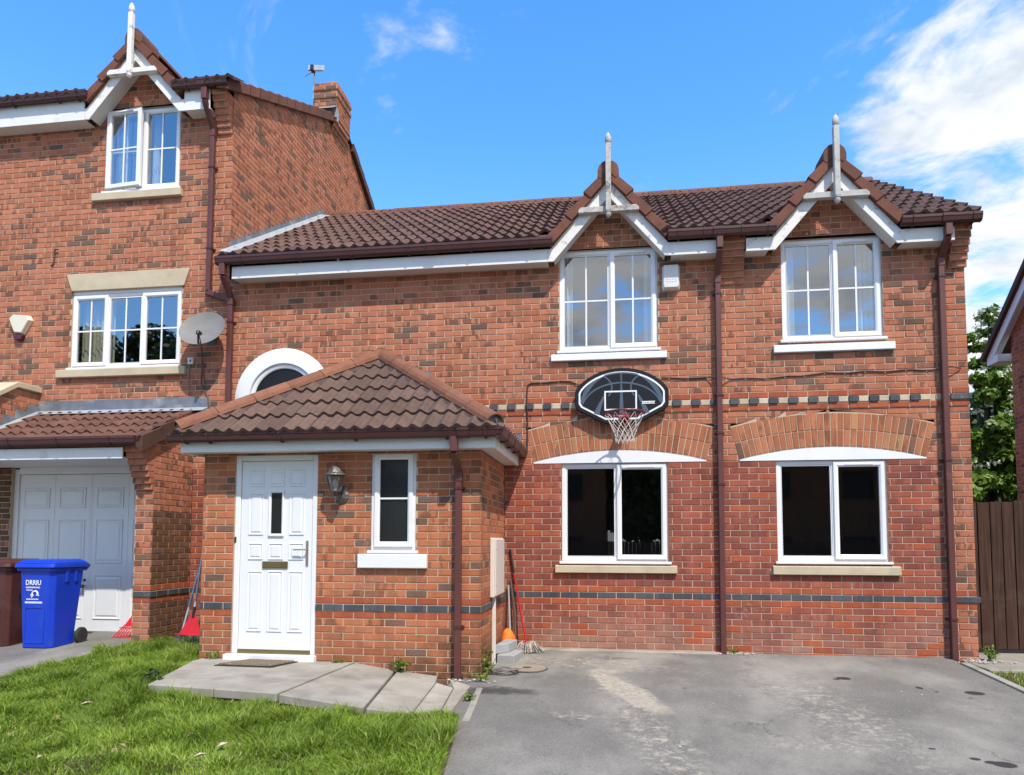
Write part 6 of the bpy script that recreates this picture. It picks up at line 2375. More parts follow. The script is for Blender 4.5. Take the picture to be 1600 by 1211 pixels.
def wheelie_bin(x, y, z, mat, label, printed):
    """x,y = middle of the front foot"""
    t = thing('wheelie_bin', label, 'bin', (x, y, z))
    H_ = 0.93

    def prism(w0, w1, d0, d1, z0, z1, y0=0.0, y1=0.0, c0=.05):
        def loop(w, d, zz, yy, c):
            return [(x - w / 2 + c, y + yy, zz), (x + w / 2 - c, y + yy, zz), (x + w / 2, y + yy + c, zz), (x + w / 2, y + yy + d - c, zz), (x + w / 2 - c, y + yy + d, zz), (x - w / 2 + c, y + yy + d, zz), (x - w / 2, y + yy + d - c, zz), (x - w / 2, y + yy + c, zz)]
        return loop(w0, d0, z0, y0, c0) + loop(w1, d1, z1, y1, c0)
    mb = MB()
    v = prism(.40, .475, .40, .525, z + .0, z + H_, 0.0, -.03)
    mb.add(v, [tuple(range(7, -1, -1)), tuple(range(8, 16))] + [(i, (i + 1) % 8, 8 + (i + 1) % 8, 8 + i) for i in range(8)])
    body = mb.build('body', mat, t, bevel=.008)
    # raised panel on the front
    mb = MB()
    fy = lambda zz: y - .03 * (zz - z) / H_ - .0025
    pts = [(-.13, .06), (.11, .06), (.12, .42), (.10, .47), (-.11, .47), (-.13, .42)]
    for i in range(6):
        a, b = pts[i], pts[(i + 1) % 6]
        mb.tube([(x + a[0], fy(z + a[1]), z + a[1]), (x + b[0], fy(z + b[1]), z + b[1])], .006, 6)
    mb.build('front_panel', mat, t)
    mb = MB()
    for s in (-1, 1):
        for yo in (.16, .30):
            mb.box(x + s * .235 - .012, x + s * .235 + .012, y + yo, y + yo + .05, z + .76, z + .90)
    mb.build('comb_rib', mat, t, bevel=.006)
    # rim and lid
    mb = MB()
    v = prism(.50, .505, .56, .565, z + H_ - .035, z + H_ + .002, -.05, -.052, .03)
    mb.add(v, [tuple(range(7, -1, -1)), tuple(range(8, 16))] + [(i, (i + 1) % 8, 8 + (i + 1) % 8, 8 + i) for i in range(8)])
    mb.build('rim', mat, t, bevel=.006)
    mb = MB()
    v = prism(.535, .52, .62, .60, z + H_ + .004, z + H_ + .055, -.085, -.075, .04)
    v2 = prism(.52, .40, .60, .50, z + H_ + .055, z + H_ + .098, -.075, -.02, .04)
    for q in (v, v2):
        mb.add(q, [tuple(range(7, -1, -1)), tuple(range(8, 16))] + [(i, (i + 1) % 8, 8 + (i + 1) % 8, 8 + i) for i in range(8)])
    mb.build('lid', mat, t, bevel=.01)
    mb = MB()
    mb.tube([(x - .20, y + .555, z + H_ + .02), (x + .20, y + .555, z + H_ + .02)], .016, 8)
    for s in (-1, 1):
        mb.bar((x + s * .20, y + .49, z + H_ - .03), (x + s * .20, y + .565, z + H_ + .03), .05, .05)
    mb.build('handle', mat, t, bevel=.006)
    for s in (-1, 1):
        mb = MB()
        c = (x + s * .245, y + .43, z + .10)
        mb.lathe([(0.055, -.022), (0.088, -.022), (0.10, -.012), (0.10, .012), (0.088, .022), (0.055, .022)], c, 24, 'X')
        w = mb.build('wheel', 'rubber', t, smooth=True)
        mb = MB()
        mb.lathe([(0.056, -.014), (0.030, -.018), (0.012, -.026), (0.012, .026), (0.030, .018), (0.056, .014)], c, 16, 'X')
        mb.build('hub', 'black_plastic', w)
    mb = MB()
    mb.tube([(x - .25, y + .43, z + .10), (x + .25, y + .43, z + .10)], .012, 8)
    mb.build('axle', 'steel_dark', t)
    if printed:
        rx = (R(90) + math.atan2(.03, H_) * 1, 0, 0)
        rot = (R(90) - math.atan2(.03, H_), 0, 0)
        rot = (R(90) + math.atan2(.03, H_), 0, 0)
        text_mesh('printed_word', 'DRRIU', .082, 'print_white', t, (x - .125, fy(z + .735) - .0015, z + .735), rot, .86)
        mb = MB()

        def dash(x0, x1, zc, h, gap=.0035):
            xx = x0
            rnd_ = random.Random(int(zc * 1000))
            while xx < x1:
                w = rnd_.uniform(.005, .011)
                zz = zc
                mb.quad((x + xx, fy(z + zz) - .001, z + zz), (x + min(xx + w, x1), fy(z + zz) - .001, z + zz), (x + min(xx + w, x1), fy(z + zz + h) - .001, z + zz + h), (x + xx, fy(z + zz + h) - .001, z + zz + h))
                xx += w + gap
        dash(-.12, .065, .697, .017)
        dash(-.115, -.03, .668, .012)
        dash(-.112, .045, .562, .014)
        dash(-.13, .095, .520, .022, .002)
        d = mb.build('small_print', 'print_white', t)
        d['kind'] = 'stuff'
        mb = MB()
        for (a0, a1, rr_) in ((R(200), R(-20), .036),):
            pts = [(x + .0 + rr_ * math.cos(a0 + (a1 - a0) * k / 12), fy(z + .63) - .0015, z + .628 + rr_ * math.sin(a0 + (a1 - a0) * k / 12)) for k in range(13)]
            mb.tube(pts, .009, 5)
        mb.poly([(x - .062, fy(z + .60) - .002, z + .625), (x - .012, fy(z + .60) - .002, z + .62), (x - .043, fy(z + .60) - .002, z + .582)])
        mb.poly([(x + .012, fy(z + .60) - .002, z + .612), (x + .058, fy(z + .60) - .002, z + .606), (x + .030, fy(z + .60) - .002, z + .640)])
        mb.build('arrow_emblem', 'print_white', t)
    return t


wheelie_bin(-5.44, -1.24, gz(-5.3, -1.2) + .016, 'bin_blue', 'bright blue wheelie bin with white print in front of the garage door', True)
wheelie_bin(-6.06, -1.20, gz(-5.9, -1.2) + .016, 'bin_brown', 'dark brown wheelie bin left of the blue bin, cut by the picture edge', False)


# --- leaf rakes
def fan_rake(label, foot, lean, roll, mat_head, L=1.45, group=None, tines=14, wd=.40, hh=.40, handle='galv', tine_mat=None):
    """foot = middle of the tine tips; lean = unit vector up the handle; roll = unit vector across the tines"""
    t = thing('leaf_rake', label, 'rake', foot, group)
    F, u = Vector(foot), Vector(lean).normalized()
    s = Vector(roll)
    s = (s - u * s.dot(u)).normalized()
    nrm = s.cross(u)
    apex = F + u * hh
    mid = F + u * hh * .34
    mb = MB()
    wb = wd * .5
    for k in range(2):
        pass
    a0, a1 = apex - s * .02, apex + s * .02
    b0, b1 = mid - s * wb * .62, mid + s * wb * .62
    th = nrm * .004
    mb.add([a0 - th, a1 - th, b1 - th, b0 - th, a0 + th, a1 + th, b1 + th, b0 + th], [(0, 1, 2, 3), (7, 6, 5, 4), (0, 4, 5, 1), (1, 5, 6, 2), (2, 6, 7, 3), (3, 7, 4, 0)])
    mb.build('head', mat_head, t, bevel=.002)
    for k in range(tines):
        f = k / (tines - 1) * 2 - 1
        mb = MB()
        p0 = mid + s * (f * wb * .60) + u * .01
        p1 = F + s * (f * wb) + u * .02
        mb.bar(p0, p1, .017 if tine_mat is None else .007, .004, nrm)
        mb.bar(p1, p1 - u * .012 + nrm * .03, .017 if tine_mat is None else .007, .004, u)
        mb.build('tine', tine_mat or mat_head, t)
    mb = MB()
    c0, c1 = F + u * .14 - s * wb * .83, F + u * .14 + s * wb * .83
    mb.bar(c0, c1, .010, .014, nrm)
    mb.build('cross_band', mat_head, t)
    mb = MB()
    mb.tube([apex - u * .03, apex + u * L], .0125, 10)
    h = mb.build('shaft', handle, t, smooth=True)
    mb = MB()
    mb.tube([apex - u * .05, apex + u * .07], .019, 10)
    mb.build('socket', 'black_plastic', t, smooth=True)
    return t


gzl = lambda x, y: lawn_z(x, y)
fan_rake('red plastic leaf rake with slotted fan at the foot of the garage door', (-4.70, -.52, .045), (.06, .30, 1.0), (1, -.10, 0), 'rake_red', L=.55, tines=15, wd=.62, hh=.50)
fan_rake('red topped leaf rake with grey tines leaning in the gap beside the porch', (-3.71, -.90, .035), (.05, .13, 1.0), (1, .1, 0), 'rake_red', L=1.05, tines=13, wd=.46, hh=.40, tine_mat='steel_dark')
# a second tool with a plain grey shaft beside it
bt = thing('garden_rake', 'grey garden rake with a bright metal shaft leaning against the garage side wall', 'rake', (-3.80, -.85, .04))
mb = MB()
mb.tube([(-3.86, -.86, .08), (-3.71, -.70, 1.0)], .0125, 10)
mb.build('shaft', 'galv', bt, smooth=True)
mb = MB()
mb.bar((-3.98, -.95, .055), (-3.74, -.80, .06), .02, .02)
mb.build('rake_bar', 'steel_dark', bt)
for k in range(9):
    mb = MB()
    a = Vector((-3.98, -.95, .055)).lerp(Vector((-3.74, -.80, .06)), k / 8)
    mb.tube([a, a + Vector((.01, -.03, -.05))], .005, 5)
    mb.build('tine', 'steel_dark', bt)
mb = MB()
mb.tube([(-3.865, -.87, .06), (-3.84, -.84, .18)], .017, 8)
mb.build('socket', 'steel_dark', bt)

# --- mop, poles, blocks, bag, manhole and coil in the corner by the porch
mp_ = thing('mop', 'string mop standing head down, red shaft leaning into the corner', 'mop', (.24, -.26, -.02))
mb = MB()
mb.tube([(.215, -.20, .08), (.09, -.055, .62), (.035, -.03, .90)], .0125, 10)
mb.build('shaft', 'mop_red', mp_, smooth=True)
mb = MB()
mb.tube([(.036, -.0303, .895), (-.012, -.02, 1.19)], .0128, 10)
mb.build('grip', 'black_plastic', mp_, smooth=True)
mb = MB()
mb.lathe([(.02, .0), (.05, -.01), (.055, -.035), (.03, -.05)], (.222, -.205, .10), 12)
mb.build('socket', 'mop_red', mp_, smooth=True)
mb = MB()
for k in range(150):
    t = random.uniform(0, 2 * math.pi)
    r_ = random.uniform(.03, .19)
    ex = .245 + math.cos(t) * r_ * 1.02
    ey = -.235 + math.sin(t) * r_ * .55
    zf = 0.05 * ey - .02 + .012
    p0 = Vector((.222 + math.cos(t) * .025, -.205 + math.sin(t) * .02, .085))
    p1 = Vector((lerp(p0.x, ex, .55), lerp(p0.y, ey, .55), .085 * (1 - r_ * 1.2) + random.uniform(-.01, .02)))
    p2 = Vector((ex, max(-.5, min(-.03, ey)), zf + random.uniform(0, .01)))
    mb.tube([p0, p1, p2, p2 + Vector((random.uniform(-.02, .02), random.uniform(-.02, .01), 0))], .0052, 4)
o = mb.build('mop_strings', 'mop_string', mp_)
o['kind'] = 'stuff'
for nm, lab, pts, mat_ in (('pole', 'thin grey pole leaning in the corner behind the grey blocks', [(.02, -.16, -.02), (-.03, -.035, .75)], 'galv'),
                           ('pole', 'dark twisted pole leaning in the corner next to the mop', [(.075, -.17, -.02), (.06, -.09, .4), (-.005, -.03, .80)], 'cable_brown')):
    mb = MB()
    mb.tube(pts, .012 if mat_ == 'galv' else .017, 8)
    o = mb.build(nm, mat_)
    o['label'], o['category'] = lab, 'pole'


def block(label, pts, z0, z1):
    mb = MB()
    n = len(pts)
    mb.add([(a, b, z0) for a, b in pts] + [(a, b, z1) for a, b in pts], [tuple(range(n - 1, -1, -1)), tuple(range(n, 2 * n))] + [(i, (i + 1) % n, n + (i + 1) % n, n + i) for i in range(n)])
    o = mb.build('concrete_block', 'block_grey', bevel=.006)
    o['label'], o['category'] = label, 'concrete block'


block('lower grey concrete block on the tarmac beside the porch side wall', [(-.035, -.86), (.165, -.89), (.215, -.45), (.015, -.42)], -.075, .028)
block('upper grey concrete block lying on top of another block beside the meter conduit', [(-.065, -.84), (.075, -.66), (.125, -.34), (-.02, -.32)], .0295, .130)
mb = MB()
vs, fs = [], []
nu, nv_ = 16, 10
for j in range(nv_ + 1):
    for i in range(nu):
        a, b = 2 * math.pi * i / nu, math.pi * j / nv_
        r_ = 1 + .22 * mnoise.noise(Vector((math.cos(a) * 1.6, math.sin(a) * 1.6, b * 1.4)))
        vs.append((-.01 + math.cos(a) * math.sin(b) * .085 * r_, -.20 + math.sin(a) * math.sin(b) * .105 * r_, .105 + math.cos(b) * .125 * r_))
for j in range(nv_):
    for i in range(nu):
        fs.append((j * nu + i, j * nu + (i + 1) % nu, (j + 1) * nu + (i + 1) % nu, (j + 1) * nu + i))
mb.add(vs, fs)
bg_ = thing('orange_bag', 'crumpled bright orange cloth bag between the conduit, the grey blocks and the mop', 'bag', (-.005, -.20, -.03))
mb.build('bag_body', 'orange_cloth', bg_, smooth=True)
mb = MB()
prev = None
for k in range(8):
    t = k / 7
    a, b = Vector((lerp(-.07, .06, t), -.285, .075 + .02 * math.sin(k * 2.3))), Vector((lerp(-.07, .04, t), -.305 + .01 * math.sin(k * 1.9), .0 + .015 * math.cos(k * 3)))
    if prev:
        mb.quad(prev[0], a, b, prev[1])
    prev = (a, b)
mb.build('bag_flap', 'orange_cloth', bg_, smooth=True)

mh = thing('manhole_cover', 'round sand coloured manhole cover in the tarmac by the porch', 'manhole cover', (.33, -1.07, -.07))
mb = MB()
mb.lathe([(.20, -.01), (.20, .012), (.192, .014), (.05, .014)], (.33, -1.07, -.079), 36)
c_ = mb.build('cover', 'manhole', mh)
mb = MB()
mb.lathe([(.205, -.01), (.205, .008), (.226, .008), (.226, -.01)], (.33, -1.07, -.079), 36)
mb.build('frame', 'steel_dark', mh)
mb = MB()
mb.lathe([(.045, .0), (.045, .005)], (.33, -1.07, -.064), 16, sy=.7)
mb.build('keyhole', 'moss', mh)
for o in (c_,):
    pass
mb = MB()
pts = []
for k in range(90):
    t = k * .42
    r_ = .11 + .05 * mnoise.noise(Vector((k * .13, 0, 0)))
    yy_ = -1.34 + math.sin(t) * r_ * .75
    pts.append((.085 + math.cos(t) * r_ * 1.15 + k * .0009, yy_, .05 * yy_ - .02 + .012 + .018 * (1 + math.sin(k * .37)) + k * .0002))
mb.tube(pts, .006, 5)
pts = [(-.02, -1.02, .02), (-.03, -1.12, -.02), (.02, -1.2, -.05), (.10, -1.16, -.06), (.16, -1.3, -.05), (.25, -1.38, -.065)]
mb.tube(pts, .006, 5)
o = mb.build('cable_coil', 'cable_grey')
o['label'], o['category'] = 'loose coil of grey cable lying on the tarmac at the porch corner', 'cable'

# ================================================================ FENCE, NEIGHBOUR, TREES
fn = thing('board_gate', 'dark brown gate of vertical boards between the two houses', 'gate', (5.9, .62, 0))
xx = 5.345
k = 0
while xx < 7.6:
    w = random.uniform(.118, .138)
    mb = MB()
    y_ = .60 + random.uniform(-.004, .004)
    mb.box(xx, xx + w, y_, y_ + .02, .012, 1.775 + random.uniform(-.008, .008))
    mb.build('plank', 'fence_brown', fn, bevel=.003)
    xx += w + .010
    k += 1
mb = MB()
for zz in (.25, .95, 1.6):
    mb.box(5.33, 7.6, .621, .66, zz, zz + .09)
mb.box(5.325, 5.342, .58, .70, 0, 1.80)
mb.box(5.345, 7.6, .64, .645, 0.05, 1.7)
mb.build('rails', 'fence_brown', fn)
mb = MB()
mb.box(5.345, 7.6, .602, .62, -.03, .011)
mb.build('gravel_board', 'black_plastic', fn)

NH = thing('neighbour_house', 'brick gable of the next house with white bargeboard at the right edge', 'house', (8.0, 2.0, 0))
NB = Pieces(NH, 'brick', 300, 'brickwork')
NP = Plane((8.0, 0, 0), (0, -1, 0), (-1, 0, 0))
nw = link_mesh('gable_wall', bpy.data.meshes.new('gable_wall'), NH)
mn = MB()


def nspan(zb, zt):
    lo = lambda z: max(-4.44, -(5.0 - (z - 4.62) / .84)) if z > 4.6 else -4.44
    return [(lo(zb), lo(zt), 2.0, 2.0)]


lay(NB, nw, NP, 0.0, 18, 90, nspan, lambda u, v, k, i: 'brick_multi' if random.random() > .12 else 'brick_dark', mn, shift=.03)
mn.quad((8.0, 4.44, 0), (8.0, -2, 0), (8.0, -2, 1.35), (8.0, 4.44, 1.35))
mn.quad((8.0, 4.44, 0), (14, 4.44, 0), (14, 4.44, 4.6), (8.0, 4.44, 4.6))
tmp = mn.build('mortar_bed', 'mortar', NH)
nw.data = tmp.data
bpy.data.objects.remove(tmp)
NB.finish()
d_ = Vector((0, -1, .84)).normalized()
n_ = Vector((0, .84, 1)).normalized()
foot = Vector((7.86, 4.98, 4.60))
mb = MB()
mb.extr([(0, -.16), (.03, -.16), (.03, 0), (0, 0)], foot, foot + d_ * 6.0, (1, 0, 0), n_)
mb.build('bargeboard', 'fascia_white', NH)
mb = MB()
mb.box(7.861, 8.2, 4.60, 4.97, 4.47, 4.60)
mb.build('box_end', 'fascia_white', NH)
mb = MB()
mb.extr([(-.06, .003), (2.5, .003), (2.5, .10), (-.06, .10)], foot + Vector((0, .06, -.04)), foot + d_ * 6.0, (1, 0, 0), n_)
mb.build('roof', 'verge_dark', NH)
mb = MB()
mb.quad((7.89, 4.94, 4.49), (8.0, 4.94, 4.49), tuple(Vector((8.0, 4.94, 4.49)) + d_ * 6), tuple(Vector((7.89, 4.94, 4.49)) + d_ * 6))
mb.build('soffit', 'soffit_white', NH)


def leaf_cloud(blobs, count, size, seed, flat=.5):
    """small bent leaf faces through the volume of several blobs; numpy for speed"""
    rg = np.random.default_rng(seed)
    w = np.array([b[3] ** 2 for b in blobs], float)
    w /= w.sum()
    idx = rg.choice(len(blobs), count, p=w)
    B = np.array([(b[0], b[1], b[2]) for b in blobs])[idx]
    RR = np.array([b[3] for b in blobs])[idx]
    SZ = np.array([b[4] if len(b) > 4 else .8 for b in blobs])[idx]
    d = rg.normal(size=(count, 3))
    d /= np.linalg.norm(d, axis=1)[:, None]
    r = RR * rg.uniform(.0, 1, count) ** .35
    c = B + d * r[:, None] * np.stack([np.ones(count), np.ones(count), SZ], 1)
    nrm = d * .6 + rg.normal(size=(count, 3)) * .6 + np.array([0, 0, .5])
    nrm /= np.linalg.norm(nrm, axis=1)[:, None]
    a = np.cross(nrm, rg.normal(size=(count, 3)))
    a /= np.linalg.norm(a, axis=1)[:, None]
    b = np.cross(nrm, a)
    s = size * rg.uniform(.6, 1.3, count)[:, None]
    v = np.stack([c - a * s, c + b * s * .55 - nrm * s * .1, c + a * s - nrm * s * .35, c - b * s * .55 - nrm * s * .1], 1).reshape(-1, 3)
    return v, count


def quads_object(name, v, count, mat, parent):
    o0 = off_of(parent)
    me = bpy.data.meshes.new(name)
    me.vertices.add(count * 4)
    me.vertices.foreach_set('co', (v - np.array(o0)).ravel().astype(np.float32))
    me.loops.add(count * 4)
    me.loops.foreach_set('vertex_index', np.arange(count * 4, dtype=np.int32))
    me.polygons.add(count)
    me.polygons.foreach_set('loop_start', np.arange(0, count * 4, 4, dtype=np.int32))
    me.materials.append(M[mat])
    me.update(calc_edges=True)
    return link_mesh(name, me, parent)


def tree(label, base, height, blobs, count, size, mat, seed, blossom=0, group=None, trunk=.16, limbs=None):
    t = thing('tree', label, 'tree', base, group)
    rg = random.Random(seed)
    b = Vector(base)
    mb = MB()
    top = b + Vector((rg.uniform(-.2, .2), rg.uniform(-.2, .2), height * .75))
    mid = b.lerp(top, .45) + Vector((rg.uniform(-.1, .1), rg.uniform(-.1, .1), 0))
    mb.tube([b + Vector((0, 0, -.1)), b + Vector((0, 0, .3)), mid, top], trunk, 9, radii=[trunk * 1.3, trunk, trunk * .7, trunk * .15])
    mb.build('trunk', 'bark', t, smooth=True)
    for bl in (limbs or blobs):
        s_ = b.lerp(top, rg.uniform(.3, .7))
        e = Vector(bl[:3])
        mb = MB()
        mb.tube([s_, s_.lerp(e, .5) + Vector((0, 0, .15)), e], .05, 6, radii=[trunk * .4, trunk * .25, trunk * .08])
        mb.build('limb', 'bark', t)
    v, c = leaf_cloud(blobs, count, size, seed)
    o = quads_object('crown', v, c, mat, t)
    if blossom:
        cl = [(x_, y_, z_, .12) for x_, y_, z_ in [tuple(Vector(bl[:3]) + Vector((rg.gauss(0, 1), rg.gauss(0, 1) - .4, rg.gauss(0, 1) * .8 + .2)).normalized() * bl[3] * .98) for bl in (limbs or blobs) for _ in range(12)]]
        v, c = leaf_cloud(cl, blossom, size * .45, seed + 5)
        quads_object('blossom', v, c, 'blossom', t)
    return t


# the tree behind the gate
rgt = random.Random(31)
big = [(9.6, 9.0, 2.0, 1.3), (10.8, 9.4, 2.3, 1.3), (9.7, 9.2, 3.6, 1.1), (11.0, 10.0, 4.0, 1.2), (9.75, 9.3, 4.9, .85), (10.5, 9.6, 5.1, .8), (10.05, 9.4, 6.0, .5), (10.2, 9.5, 6.7, .26),
       (8.8, 9.0, 3.0, .9), (11.6, 9.8, 3.2, 1.0), (11.5, 10.2, 5.0, .8), (9.2, 8.8, 1.2, .8), (10.2, 8.8, 1.2, .9), (10.3, 9.2, 2.9, .9), (10.6, 9.6, 6.1, .3)]
blobs = []
for b_ in big:
    for k in range(16):
        v_ = Vector((rgt.gauss(0, 1), rgt.gauss(0, 1) - .5, rgt.gauss(0, 1))).normalized() * b_[3] * rgt.uniform(.55, 1.0)
        blobs.append((b_[0] + v_.x, b_[1] + v_.y, b_[2] + v_.z, b_[3] * rgt.uniform(.22, .36), .55))
tree('bushy green tree with white blossom behind the gate between the houses', (10.1, 9.6, -.06), 7.0, blobs, 36000, .09, 'tree_leaf', 11, blossom=3000, limbs=big)
tree('very tall tree up the street, reflected in the three light window of the left house', (-18.5, -19.0, -.6), 11.2,
     [(-18.5, -19, 7.0, 2.3), (-17.0, -19, 8.6, 1.6), (-20.2, -19, 8.2, 1.8), (-18.8, -19.4, 9.8, 1.2), (-16.2, -18.6, 6.2, 1.6), (-21.5, -19, 9.6, 1.3), (-22.5, -19, 7.2, 1.8)], 12000, .17, 'dark_leaf', 25, group='trees across the street', trunk=.25)
tree('dark tree added as a backing behind the blossom tree beyond the gate', (12.5, 14.5, -.06), 5.6,
     [(11.2, 14, 1.6, 1.4), (12.6, 14.2, 2.0, 1.6), (14.0, 14.5, 2.2, 1.6), (11.8, 14.2, 3.6, 1.4), (13.2, 14.6, 4.0, 1.4), (12.4, 14.4, 4.9, .8), (10.2, 14, 2.4, 1.2)], 15000, .16, 'dark_leaf', 41)  # added dark backing, so gaps in the crown in front read as shade
# the far side of the street, seen as reflections in the windows
tree('tall tree across the street, reflected in the ground floor windows', (-3.0, -27.0, -.6), 9.5,
     [(-3.5, -27, 4.4, 2.4), (-1.6, -27, 5.0, 2.2), (-2.8, -27.5, 7.0, 1.9), (-4.8, -26.6, 6.0, 1.6), (-.6, -26.6, 3.4, 1.6)], 9000, .22, 'dark_leaf', 21, group='trees across the street', trunk=.25)
tree('dense tree across the street, reflected in the right half of the left window', (2.6, -23.5, -.6), 8.0,
     [(2.4, -23.5, 2.6, 1.7), (4.2, -23.6, 2.8, 1.7), (3.4, -23.8, 4.8, 1.9), (1.4, -23.6, 4.6, 1.5), (5.2, -23.8, 4.9, 1.6), (3.2, -24, 6.6, 1.6)], 16000, .20, 'dark_leaf', 24, group='trees across the street', trunk=.25)
tree('broad tree across the street, reflected in the right window', (5.2, -28.0, -.6), 9.0,
     [(5.0, -28, 4.2, 2.4), (7.0, -28, 4.8, 2.2), (5.6, -28, 6.6, 2.0), (3.6, -27.6, 5.6, 1.6), (8.4, -28, 3.6, 1.8)], 9000, .22, 'dark_leaf', 22, group='trees across the street', trunk=.25)
tree('spreading tree across the street, reflected beside the brick house', (-13.0, -27.0, -.6), 8.5,
     [(-13.5, -27, 4.4, 2.4), (-11.6, -27, 5.0, 2.2), (-12.8, -27.5, 6.6, 1.9), (-14.8, -26.6, 5.4, 1.6)], 8000, .22, 'dark_leaf', 23, group='trees across the street', trunk=.25)
ff = thing('board_fence', 'dark timber fence across the street, reflected in the windows', 'fence', (0, -19.5, -.55))
FP = Pieces(ff, 'plank', 240, 'fence_boards')
for k in range(230):
    FP.add(ff, 'p', lambda: ([(a, b, c) for c in (0, 1.85) for b in (0, .02) for a in (0, .14)], [(0, 1, 3, 2), (4, 6, 7, 5), (0, 4, 5, 1), (1, 5, 7, 3), (3, 7, 6, 2), (2, 6, 4, 0)]),
           Matrix.Translation((-18 + k * .15, -19.5, -.57 + random.uniform(-.01, .01))), 'fence_brown', 0)
FP.finish()
def far_house(label, x0, x1, yf, gable):
    oh = thing('brick_house', label, 'house', ((x0 + x1) / 2, yf - 4, -.6))
    mb = MB()
    mb.box(x0, x1, yf - 8, yf, -.6, 4.9)
    if gable:
        mb.add([(x0, yf - .001, 4.9), (x1, yf - .001, 4.9), ((x0 + x1) / 2, yf - .001, 7.3)], [(0, 1, 2)])
    mb.build('wall', 'brick_olive', oh)
    mb = MB()
    a, b, m_ = x0 - .35, x1 + .35, (x0 + x1) / 2
    if gable:
        mb.add([(a, yf + .3, 4.75), (m_, yf + .3, 7.5), (m_, yf - 8.3, 7.5), (a, yf - 8.3, 4.75), (b, yf + .3, 4.75), (b, yf - 8.3, 4.75)], [(0, 1, 2, 3), (4, 5, 2, 1)])
    else:
        mb.add([(a, yf + .35, 4.8), (b, yf + .35, 4.8), (b, yf - 8.3, 4.8), (a, yf - 8.3, 4.8), (a, yf - 4, 7.6), (b, yf - 4, 7.6)], [(0, 1, 5, 4), (2, 3, 4, 5), (0, 4, 3), (1, 2, 5), (3, 2, 1, 0)])
    mb.build('roof', 'verge_dark', oh)
    if gable:
        for s_ in (-1, 1):
            mb = MB()
            e = m_ + s_ * (b - m_)
            mb.bar((e, yf + .31, 4.72), (m_, yf + .31, 7.45), .04, .22, (0, 1, 0))
            mb.build('bargeboard', 'fascia_white', oh)
    else:
        mb = MB()
        mb.box(a, b, yf + .36, yf + .38, 4.62, 4.80)
        mb.build('fascia', 'fascia_white', oh)
    n_ = int((x1 - x0) / 2.6)
    for k in range(n_):
        wx = x0 + (x1 - x0) * (k + .5) / n_ - .6
        for wz in (.35, 3.0):
            mb = MB()
            mb.ring(0, 1.2, 0, 1.15, [(0, .02), (0, -.03), (.06, -.03), (.06, .02)])
            mb.v = [(wx + 1.2 - v[0], yf - v[1], wz + v[2]) for v in mb.v]
            wf = mb.build('window', 'fence_brown', oh)
            mb = MB()
            mb.quad((wx + .06, yf + .015, wz + .06), (wx + 1.14, yf + .015, wz + .06), (wx + 1.14, yf + .015, wz + 1.09), (wx + .06, yf + .015, wz + 1.09))
            mb.build('pane', 'reeded_glass', wf)


far_house('brick gable house across the street, reflected in the left ground floor window', -8.5, .9, -21.5, True)
far_house('long brick house across the street, reflected in the right ground floor window', 6.2, 19.0, -21.5, False)


# ================================================================ GRASS AND WEEDS
def in_path(x, y):
    """on the slabs"""
    if y > -1.60 and x > -3.2:
        return x > -3.16
    poly = [(-2.83, -2.95), (-1.5, -3.10), (-.7, -3.21), (-.36, -3.14), (.06, -2.97), (.0, -1.5), (-3.14, -1.5), (-3.14, -1.74)]
    c = False
    j = len(poly) - 1
    for i in range(len(poly)):
        if (poly[i][1] > y) != (poly[j][1] > y) and x < (poly[j][0] - poly[i][0]) * (y - poly[i][1]) / (poly[j][1] - poly[i][1]) + poly[i][0]:
            c = not c
        j = i
    return c


def blades(pts, name, mat, hfun, seed, width=.0047, parent=None):
    rg = np.random.default_rng(seed)
    n = len(pts)
    P = np.array(pts)
    h = np.array([hfun(p[0], p[1]) for p in pts]) * (rg.uniform(.45, 1.25, n) + (rg.uniform(0, 1, n) > .96) * .6)
    az = rg.uniform(0, 2 * np.pi, n)
    side = np.stack([np.cos(az), np.sin(az), np.zeros(n)], 1)
    la = rg.uniform(0, 2 * np.pi, n)
    lean = np.stack([np.cos(la), np.sin(la), np.zeros(n)], 1) * (rg.uniform(.05, 1.0, n) ** 1.0)[:, None] * h[:, None]
    # neighbouring blades lean alike: tufts
    tl = np.array([(mnoise.noise(Vector((p[0] * 3.2, p[1] * 3.2, 1.0))), mnoise.noise(Vector((p[0] * 3.2, p[1] * 3.2, 7.0))), 0) for p in pts])
    lean += tl * h[:, None] * .9
    w = width * rg.uniform(.6, 1.3, n)[:, None]
    up = np.array([0, 0, 1.0])
    m = P + up * (h * .55)[:, None] + lean * .35
    t = P + up * (h * .92)[:, None] + lean
    v = np.stack([P - side * w, P + side * w, m + side * w * .75, m - side * w * .75, t], 1).reshape(-1, 3)
    me = bpy.data.meshes.new(name)
    me.vertices.add(n * 5)
    me.vertices.foreach_set('co', v.ravel().astype(np.float32))
    base = np.arange(n)[:, None] * 5
    q = base + np.array([[0, 1, 2, 3]])
    tr = base + np.array([[3, 2, 4]])
    loops = np.concatenate([q, tr], 1).ravel().astype(np.int32)
    me.loops.add(n * 7)
    me.loops.foreach_set('vertex_index', loops)
    me.polygons.add(n * 2)
    st = (np.arange(n)[:, None] * 7 + np.array([[0, 4]])).ravel().astype(np.int32)
    me.polygons.foreach_set('loop_start', st)
    me.materials.append(M[mat])
    me.update(calc_edges=True)
    o = link_mesh(name, me, parent)
    return o


